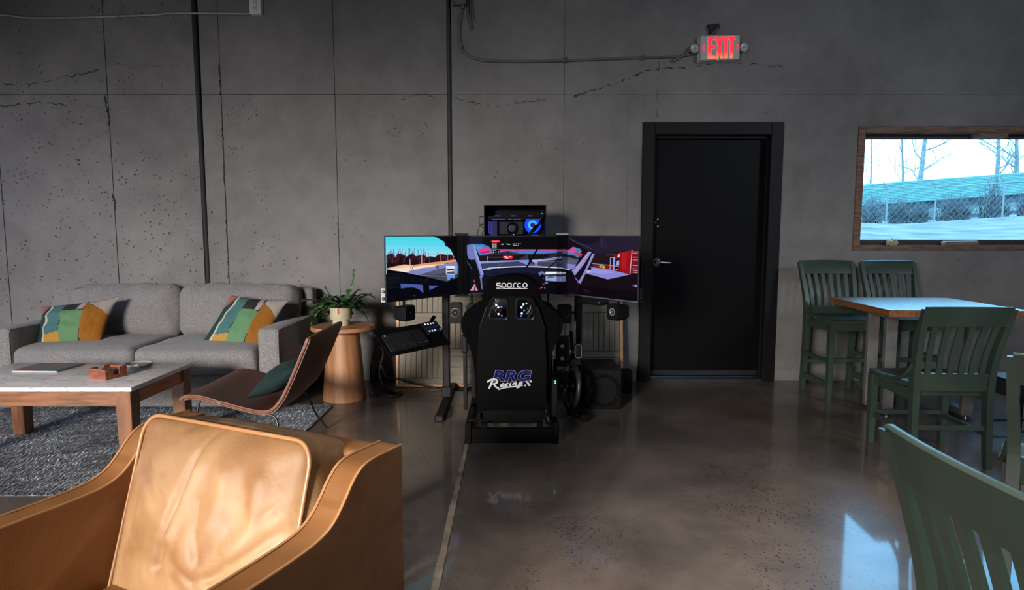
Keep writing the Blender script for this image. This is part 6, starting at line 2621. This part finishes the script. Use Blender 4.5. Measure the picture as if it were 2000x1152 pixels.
b.obj('bracket', M_blackmetal, sh_)
b = B()
b.box2((0.02, 0.02, -0.085), (0.05, 0.05, -0.03), 0.003)
b.obj('grey_tab', pm('grey_tab', (0.11, 0.11, 0.10), 0.5), sh_)

hb = thing('hand_brake', 'tall hand brake with a rounded black grip and bright joints beside the shifter', 'hand brake', (0.405, 4.08, 0.40))
b = B()
b.box2((-0.03, -0.05, -0.02), (0.045, 0.10, 0.02), 0.004)
b.box2((-0.062, 0.0, -0.016), (-0.02, 0.03, 0.012), 0.003)
b.obj('base', M_blackmetal, hb)
b = B()
b.cyl((0.0, 0.05, 0.02), (-0.01, 0.05, 0.19), 0.012, n=10)
b.cyl((-0.03, 0.06, 0.02), (-0.03, 0.06, 0.16), 0.006, n=8)
b.obj('shaft', M_blackmetal, hb, smooth=60)
for x, z in ((-0.022, 0.055), (0.002, 0.052)):
    b = B()
    b.lathe([(0.011, 0), (0.011, 0.008), (0.006, 0.016), (0.001, 0.018)], c=(x, 0.0, z), n=12)
    b.obj('adjuster', M_steel, hb, smooth=50)
b = B()
b.softbox((0.03, -0.015, 0.07), (0.048, 0.045, 0.098), 0.014, (2, 2, 3))
grip = b.obj('grip', M_blackplastic, hb, smooth=50)
b = B()
b.tube([(0.03 + x, -0.039, 0.07 + z) for x, z in roundpoly([(-.02, -.044), (.02, -.044), (.02, .044), (-.02, .044)], .012)], 0.0022, 6, closed=True)
b.obj('grip_edge', pm('grey_grip_edge', (0.2, 0.2, 0.21), 0.35), grip, smooth=60)

hw_ = thing('spare_wheel', 'black steering wheel standing edge on beside the subwoofer', 'steering wheel', (0.398, 4.13, 0.205))
hw_.rotation_euler = (0, R(6), R(14))
b = B()
b.tube([(0.0, 0.145 * math.cos(2 * math.pi * k / 36), 0.145 * math.sin(2 * math.pi * k / 36)) for k in range(36)], 0.0165, 10, closed=True, flat=(1, 1.2))
b.obj('rim', pm('worn_black_rim', (0.014, 0.015, 0.018), 0.35), hw_, smooth=60)
b = B()
b.tube([(0.0, 0.145 * math.cos(R(a)), 0.145 * math.sin(R(a))) for a in range(80, 101, 4)], 0.0175, 10, flat=(1, 1.2))
b.obj('top_marker', pm('red_marker', (0.30, 0.015, 0.02), 0.5), hw_, smooth=60)
b = B()
b.lathe([(0.04, -0.02), (0.045, 0.0), (0.04, 0.012)], n=20)
for v in b.bm.verts:
    v.co = Vector((v.co.z, v.co.x, v.co.y))
for a in (0, 120, 240):
    b.tube([(0, 0.03 * math.cos(R(a)), 0.03 * math.sin(R(a))), (0, 0.14 * math.cos(R(a)), 0.14 * math.sin(R(a)))], 0.01, 6, flat=(.4, 1.3))
b.obj('spokes', M_blackmetal, hw_, smooth=60)
b = B()
b.cyl((-0.02, 0, 0.0), (-0.075, 0, 0.0), 0.016, n=14)
b.obj('quick_release', pm('red_release', (0.12, 0.02, 0.015), 0.45), hw_, smooth=60)
b = B()
b.prism(roundpoly([(0.36, 4.04), (0.45, 4.02), (0.455, 4.24), (0.38, 4.24)], 0.02), 0.0425, 0.05, 'XY')
wr_ = tag(b.obj('wheel_rest', M_blackmetal), 'thin black plate on the right foot of the stand under the spare wheel', 'plate')
hw_.location.z = 0.213

# ------------------------------------------------------------------ ribbed panel leaning on the wall
lean = math.atan2(0.155, 1.12)
pan = thing('ribbed_panel', 'wide tan panel of grooved boards in a pale wood frame leaning on the wall', 'panel', (-0.02, 4.985, 0.0))
pan.rotation_euler = (-lean, 0, 0)
PWd, PHt = 1.84, 1.13
M_board = pm('tan_board', S(120, 112, 97), 0.7, var=0.18, vscale=5, stretch=(6, 6, 1), bump=0.15, bscale=40, detail=6)
M_board_h = pm('tan_board_plain', S(117, 109, 95), 0.7, var=0.18, vscale=5, stretch=(1, 6, 6), bump=0.15, bscale=40, detail=6)
fw = 0.022
for nm, a, c in (('frame_stile', (-PWd / 2, 0.0), (-PWd / 2 + fw, PHt)), ('frame_stile', (PWd / 2 - fw, 0), (PWd / 2, PHt)), ('frame_rail', (-PWd / 2 + fw, 0), (PWd / 2 - fw, fw)),
                 ('frame_rail', (-PWd / 2 + fw, PHt - fw), (PWd / 2 - fw, PHt))):
    b = B()
    b.box2((a[0], -0.03, a[1]), (c[0], 0.01, c[1]), 0.002)
    b.obj(nm, M_rawwood, pan)
b = B()
b.box2((-PWd / 2 + fw, -0.004, fw), (PWd / 2 - fw, 0.006, PHt - fw))
b.obj('backing', pm('dark_groove', (0.05, 0.042, 0.034), 0.8), pan)
# staggered blocks: grooved areas of narrow slats between plain boards
slat_mesh = {}


def board(name, x0, x1, z0, z1, mat_):
    key = (round(x1 - x0, 4), round(z1 - z0, 4), mat_.name)
    if key in slat_mesh:
        o = link(name, slat_mesh[key], pan)
    else:
        bb = B()
        bb.box((0, 0, 0), (x1 - x0, 0.014, z1 - z0), bev=0.003)
        o = bb.obj(name, mat_, pan)
        slat_mesh[key] = o.data
    o.location = ((x0 + x1) / 2, -0.011, (z0 + z1) / 2)
    return o


SW = 0.0405
ncol = 4
colw = (PWd - 2 * fw) / 5.0
for q in range(5):
    x0 = -PWd / 2 + fw + q * colw
    edge = 0.055
    board('edge_board', x0 + 0.001, x0 + edge - 0.0015, fw + 0.001, PHt - fw - 0.001, M_board)
    sx0 = x0 + edge
    nsl = int((colw - edge) / SW)
    wsl = (colw - edge) / nsl
    if q % 2 == 0:
        blocks = [(fw + 0.05, 0.32, 1), (0.32, 0.36, 0), (0.36, 0.425, 0), (0.425, 0.60, 0), (0.60, 0.90, 1), (0.90, PHt - fw, 0)]
    else:
        blocks = [(fw, 0.16, 0), (0.16, 0.245, 0), (0.245, 0.31, 0), (0.31, 0.655, 1), (0.655, 0.73, 0), (0.73, PHt - fw, 1)]
    if q == 4:
        blocks = [(fw, 0.17, 0), (0.17, 0.235, 0), (0.235, 0.29, 0), (0.29, 0.60, 1), (0.60, 0.70, 0), (0.70, PHt - fw, 1)]
    if q % 2 == 0 and q != 4:
        board('plain_board', sx0 + 0.001, x0 + colw - 0.001, fw + 0.001, fw + 0.049, M_board_h)
    for z0, z1, gr in blocks:
        if gr:
            for i in range(nsl):
                board('slat', sx0 + i * wsl + 0.0012, sx0 + (i + 1) * wsl - 0.0012, z0 + 0.001, z1 - 0.001, M_board)
        else:
            board('plain_board', sx0 + 0.001, x0 + colw - 0.001, z0 + 0.001, z1 - 0.001, M_board_h)

# ------------------------------------------------------------------ cables on the floor at the left of the simulator
ps = thing('dark_box', 'black box added for the dark spot on the floor behind the oak side table', 'dark box', (-1.02, 4.72, 0), R(20))  # black box put in where the corner is mostly shade
b = B()
b.softbox((0, 0, 0.027), (0.15, 0.09, 0.054), 0.01, (3, 2, 2))
b.obj('body', M_blackplastic, ps, smooth=50)
b = B()
pts = []
for i in range(40):
    a = 2 * math.pi * i / 20
    pts.append((-0.925 + 0.075 * math.cos(a) + 0.01 * (i > 20), 4.70 + 0.06 * math.sin(a), 0.008 + 0.012 * (i > 20) + 0.002 * math.sin(i)))
b.tube(pts, 0.0055, 6)
tag(b.obj('coiled_cable', M_cable, smooth=60), 'coil of black cable lying on the floor by the black box', 'cable')
b = B()
b.tube(smooth_path([(-1.03, 4.80, 0.25), (-0.99, 4.83, 0.12), (-0.93, 4.86, 0.10), (-0.8, 4.88, 0.055), (-0.6, 4.89, 0.012), (-0.4, 4.88, 0.007), (-0.25, 4.88, 0.007)], 8), 0.006, 6)
tag(b.obj('floor_cable', M_cable, smooth=60), 'black cable sagging to the floor in front of the ribbed panel', 'cable')
b = B()
b.tube(smooth_path([(-1.0, 4.76, 0.05), (-1.04, 4.82, 0.16), (-1.02, 4.88, 0.3), (-1.08, 4.93, 0.34), (-1.12, 4.9, 0.2), (-1.1, 4.84, 0.06), (-0.98, 4.82, 0.01), (-0.9, 4.80, 0.007)], 8), 0.006, 6)
tag(b.obj('power_cable', M_cable, smooth=60), 'black cable looping up behind the oak side table', 'cable')

# ------------------------------------------------------------------ slat back chairs and counter stools
M_green = pm('dark_green_paint', (0.036, 0.058, 0.042), 0.42, var=0.14, vscale=5, bump=0.10, bscale=60, coat=0.12)


def make_chair(name, label, loc, rz, seat_h, top_h, stool, group=None):
    """local: faces +y, x to its right, origin on the floor"""
    t = thing(name, label, 'stool' if stool else 'chair', loc, rz, group)
    bh = top_h - seat_h
    hwf, hwb, hwt = 0.205, 0.19, 0.212

    def post_path(s):
        return smooth_path([(s * hwb, -0.225, 0.0), (s * hwb, -0.205, seat_h * 0.45), (s * hwb, -0.195, seat_h), (s * (hwb + 0.006), -0.215, seat_h + bh * 0.35),
                            (s * (hwt - 0.004), -0.262, seat_h + bh * 0.75), (s * hwt, -0.295, top_h - 0.012)], 4)
    for s in (-1, 1):
        P = post_path(s)
        rings = []
        for i, p in enumerate(P):
            f = p.z / top_h
            d = interp([(0, .034), (seat_h / top_h, .050), (1, .030)], f) / 2
            wx = interp([(0, .030), (seat_h / top_h, .036), (1, .030)], f) / 2
            rings.append([(p.x - wx, p.y - d, p.z), (p.x + wx, p.y - d, p.z), (p.x + wx, p.y + d, p.z), (p.x - wx, p.y + d, p.z)])
        b = B()
        b.rings(rings)
        bmesh.ops.bevel(b.bm, geom=[e for e in b.bm.edges if len(e.link_faces) == 2 and e.calc_face_angle(0) > 1.0], offset=0.004, segments=2, affect='EDGES')
        b.obj('back_post', M_green, t, smooth=40)
        b = B()
        zt = seat_h - 0.03
        b.rings([[(s * hwf + dx * q, 0.185 + dy * q, z) for dx, dy in ((-.02, -.02), (.02, -.02), (.02, .02), (-.02, .02))] for z, q in ((0, .78), (zt * .5, .95), (zt, 1.05))])
        bmesh.ops.bevel(b.bm, geom=[e for e in b.bm.edges if len(e.link_faces) == 2 and e.calc_face_angle(0) > 1.0], offset=0.003, segments=1, affect='EDGES')
        b.obj('front_leg', M_green, t, smooth=40)

    def back_y(z):
        return interp([(0, -.225), (seat_h, -.195), (seat_h + bh * .35, -.215), (seat_h + bh * .75, -.262), (top_h, -.297)], z)
    # crest rail, bowed backwards
    b = B()
    rings = []
    ch = 0.105
    for i in range(15):
        x = -hwt + 2 * hwt * i / 14
        bow = -0.022 * (1 - (x / hwt) ** 2)
        y1, y0_ = back_y(top_h) + bow, back_y(top_h - ch) + bow
        zt = top_h + 0.004 * (1 - (x / hwt) ** 2)
        zb = top_h - ch + 0.004 * (1 - (x / hwt) ** 2)
        rings.append([(x, y0_ - .013, zb), (x, y1 - .011, zt - .004), (x, y1 - .006, zt), (x, y1 + .006, zt), (x, y1 + .011, zt - .004), (x, y0_ + .013, zb)])
    b.rings(rings)
    b.obj('crest_rail', M_green, t, smooth=40)
    zl0, zl1 = seat_h - 0.035, seat_h + 0.058
    b = B()
    rings = []
    for i in range(9):
        x = -hwb + 2 * hwb * i / 8
        bow = -0.014 * (1 - (x / hwb) ** 2)
        rings.append([(x, back_y(zl0) + bow - .011, zl0), (x, back_y(zl1) + bow - .011, zl1), (x, back_y(zl1) + bow + .011, zl1), (x, back_y(zl0) + bow + .011, zl0)])
    b.rings(rings)
    b.obj('lower_rail', M_green, t, smooth=40)
    for k in range(6):
        q = (k - 2.5) / 2.5
        xb, xt = q * 0.136, q * 0.152
        b = B()
        rings = []
        for i in range(7):
            z = zl1 - 0.004 + (top_h - ch + 0.012 - zl1) * i / 6
            f = i / 6
            x = xb + (xt - xb) * f
            bow = -0.014 * (1 - (xb / hwb) ** 2) * (1 - f) - 0.022 * (1 - (xt / hwt) ** 2) * f + 0.004 * math.sin(math.pi * f)
            y = back_y(z) + bow
            wx = 0.0145
            rings.append([(x - wx, y - .006, z), (x + wx, y - .006, z), (x + wx, y + .006, z), (x - wx, y + .006, z)])
        b.rings(rings)
        b.obj('slat', M_green, t, smooth=40)
    # scooped seat
    b = B()
    nu, nv2 = 20, 18

    def sxy(u, v):
        y = -0.185 + 0.40 * v
        hw2 = 0.178 + 0.052 * min(1, v * 1.6) - 0.012 * max(0, v - .85) / .15
        x = (2 * u - 1) * hw2
        return x, y

    def top_f(u, v):
        x, y = sxy(u, v)
        a = 2 * u - 1
        dz = 0.016 * max(0, 1 - (abs(a) / 0.9) ** 4) * math.sin(math.pi * min(1, max(0, v))) ** 0.7
        dz -= 0.006 * max(0, 1 - abs(a) * 4) * v
        return (x, y, seat_h - dz - 0.006 * max(0, v - .93) / .07 - 0.004 * max(0, abs(a) - .95) / .05)

    def bot_f(u, v):
        x, y = sxy(u, v)
        return (x * .985, y * .99, seat_h - 0.032)
    vt = b.grid(top_f, nu, nv2)
    vb = b.grid(bot_f, nu, nv2)
    loop = [(i, 0) for i in range(nu)] + [(nu, j) for j in range(nv2)] + [(i, nv2) for i in range(nu, 0, -1)] + [(0, j) for j in range(nv2, 0, -1)]
    for (i, j), (k_, l_) in zip(loop, loop[1:] + loop[:1]):
        b.bm.faces.new((vt[i][j], vt[k_][l_], vb[k_][l_], vb[i][j]))
    b.obj('seat', M_green, t, smooth=50)
    # aprons
    za, zb_ = seat_h - 0.095, seat_h - 0.033
    for s in (-1, 1):
        b = B()
        b.rings([[(s * (hwb + .0) - .011, -0.175, za), (s * hwb + .011, -0.175, za), (s * hwb + .011, -0.175, zb_), (s * hwb - .011, -0.175, zb_)],
                 [(s * hwf - .011, 0.166, za + .008), (s * hwf + .011, 0.166, za + .008), (s * hwf + .011, 0.166, zb_), (s * hwf - .011, 0.166, zb_)]])
        b.obj('side_apron', M_green, t)
        # curved brace from the post to the seat
        b = B()
        pts = smooth_path([(s * .203, -0.20, seat_h + .105), (s * .207, -0.186, seat_h + .085), (s * .214, -0.15, seat_h + .035), (s * .222, -0.09, seat_h + .004), (s * .226, 0.0, seat_h - .006)], 5)
        b.tube(pts, 0.0125, 8, flat=(0.8, 1.1))
        b.obj('hip_brace', M_green, t, smooth=60)
    b = B()
    b.box((0, 0.186, (za + zb_) / 2 + .004), (2 * hwf - .04, .022, zb_ - za - .008), bev=0.002)
    b.obj('front_apron', M_green, t)
    b = B()
    b.box((0, -0.176, seat_h - .055), (2 * hwb - .04, .018, .03), bev=0.002)
    b.obj('rear_apron', M_green, t)

    def rail(p0, p1, hgt, name_='stretcher'):
        b = B()
        b.tube([p0, p1], hgt / 2 * 1.3, 4)
        d = Vector(p1) - Vector(p0)
        o = b.obj(name_, M_green, t)
    if stool:
        for s in (-1, 1):
            b = B()
            b.box((s * .2, -0.01, .305), (.018, .37, .026), bev=.002)
            b.obj('stretcher', M_green, t)
            b = B()
            b.box((s * .2, -0.01, .125), (.02, .37, .045), bev=.002)
            b.obj('stretcher', M_green, t)
        b = B()
        b.box((0, .188, .315), (.38, .02, .03), bev=.002)
        b.obj('footrest', M_green, t)
        b = B()
        b.box((0, -.207, .23), (.36, .018, .026), bev=.002)
        b.obj('stretcher', M_green, t)
    else:
        for s in (-1, 1):
            b = B()
            b.box((s * .198, -0.01, .175), (.018, .38, .026), bev=.002)
            b.obj('stretcher', M_green, t)
        b = B()
        b.box((0, .184, .19), (.38, .018, .026), bev=.002)
        b.obj('stretcher', M_green, t)
        b = B()
        b.box((0, -.208, .215), (.36, .018, .026), bev=.002)
        b.obj('stretcher', M_green, t)
    return t


make_chair('counter_stool', 'tall green slat back stool against the wall nearest the black door', (2.525, 4.705, 0), R(180 + 3), 0.615, 1.025, True, 'green stools against the wall')
make_chair('counter_stool', 'tall green slat back stool under the window, beyond the wooden table', (3.015, 4.715, 0), R(180 + 2), 0.615, 1.022, True, 'green stools against the wall')
make_chair('dining_chair', 'green slat back chair pulled up to the near side of the wooden table', (2.33, 3.43, 0), R(-3), 0.45, 0.868, False, 'green dining chairs')
make_chair('dining_chair', 'green slat back chair cut by the right edge, behind the nearest chair', (1.936, 2.036, 0), R(-40), 0.45, 0.862, False, 'green dining chairs')
make_chair('dining_chair', 'nearest green slat back chair at the lower right, seen from behind', (1.027, 0.965, 0), R(-90), 0.45, 0.87, False, 'green dining chairs')

# ------------------------------------------------------------------ butcher block table
tb = thing('butcher_block_table', 'square butcher block table on steel legs beside the window', 'table', (2.82, 4.28, 0), R(-3))
TWx, TDy, TT = 0.86, 0.82, 0.045
nb = 11
rnd = random.Random(3)
for k in range(nb):
    x0 = -TWx / 2 + TWx * k / nb
    x1 = -TWx / 2 + TWx * (k + 1) / nb
    b = B()
    b.box2((x0 + .0003, -TDy / 2, 0.76 - TT), (x1 - .0003, TDy / 2, 0.76 - 0.0004 * rnd.random()), 0.0012)
    q = rnd.uniform(.8, 1.2)
    c = S(150, 92, 44, q * 0.85)
    o = b.obj('stave', pm('block_stave', c, 0.42, var=0.3, vscale=5, stretch=(9, 1.1, 9), detail=8, coat=1.0, spec=0.8), tb)
M_legsteel = pm('raw_steel_leg', (0.20, 0.185, 0.175), 0.45, metal=0.35, var=0.15, vscale=10)
for s in (-1, 1):
    for yy in (-0.13, 0.10):
        b = B()
        x = s * 0.262
        b.box2((x - 0.037, yy - 0.02, 0.016), (x + 0.037, yy + 0.02, 0.715), 0.003)
        b.obj('leg', M_legsteel, tb)
    b = B()
    b.box2((s * 0.262 - 0.03, -0.11, 0.016), (s * 0.262 + 0.03, 0.08, 0.055), 0.003)
    b.obj('foot_bar', M_legsteel, tb)
    for yy in (-0.13, 0.10):
        b = B()
        b.lathe([(0.018, 0), (0.018, 0.008), (0.008, 0.01), (0.008, 0.016)], c=(s * 0.262, yy, 0), n=14)
        b.obj('leveling_foot', M_steel, tb, smooth=50)
b = B()
b.box2((-0.30, -0.15, 0.700), (0.30, 0.12, 0.7155), 0.003)
b.obj('mounting_plate', M_legsteel, tb)

# low black bench beyond the chair, catching the window light
bn_ = thing('low_bench', 'low glossy black bench with a thin metal frame, beyond the chair at the table', 'bench', (3.30, 3.72, 0))
b = B()
b.box2((-0.36, -0.17, 0.275), (0.40, 0.13, 0.375), 0.008)
b.obj('seat', pm('gloss_black_top', (0.012, 0.012, 0.014), 0.22, coat=0.5), bn_)
for s in (-1, 1):
    for yy in (-0.13, 0.09):
        b = B()
        b.box2((s * 0.33 - 0.01 + .02, yy - 0.01, 0.0), (s * 0.33 + 0.01 + .02, yy + 0.01, 0.275), 0.002)
        b.obj('leg', M_blackmetal, bn_)
b = B()
M_sat = pm('satin_metal_rail', (0.08, 0.08, 0.085), 0.25, metal=0.8)
b.box2((-0.30, -0.14, 0.07), (0.34, -0.12, 0.085), 0.002)
b.box2((-0.30, 0.08, 0.07), (0.34, 0.10, 0.085), 0.002)
b.obj('frame_rail', M_sat, bn_)

bpy.context.view_layer.update()
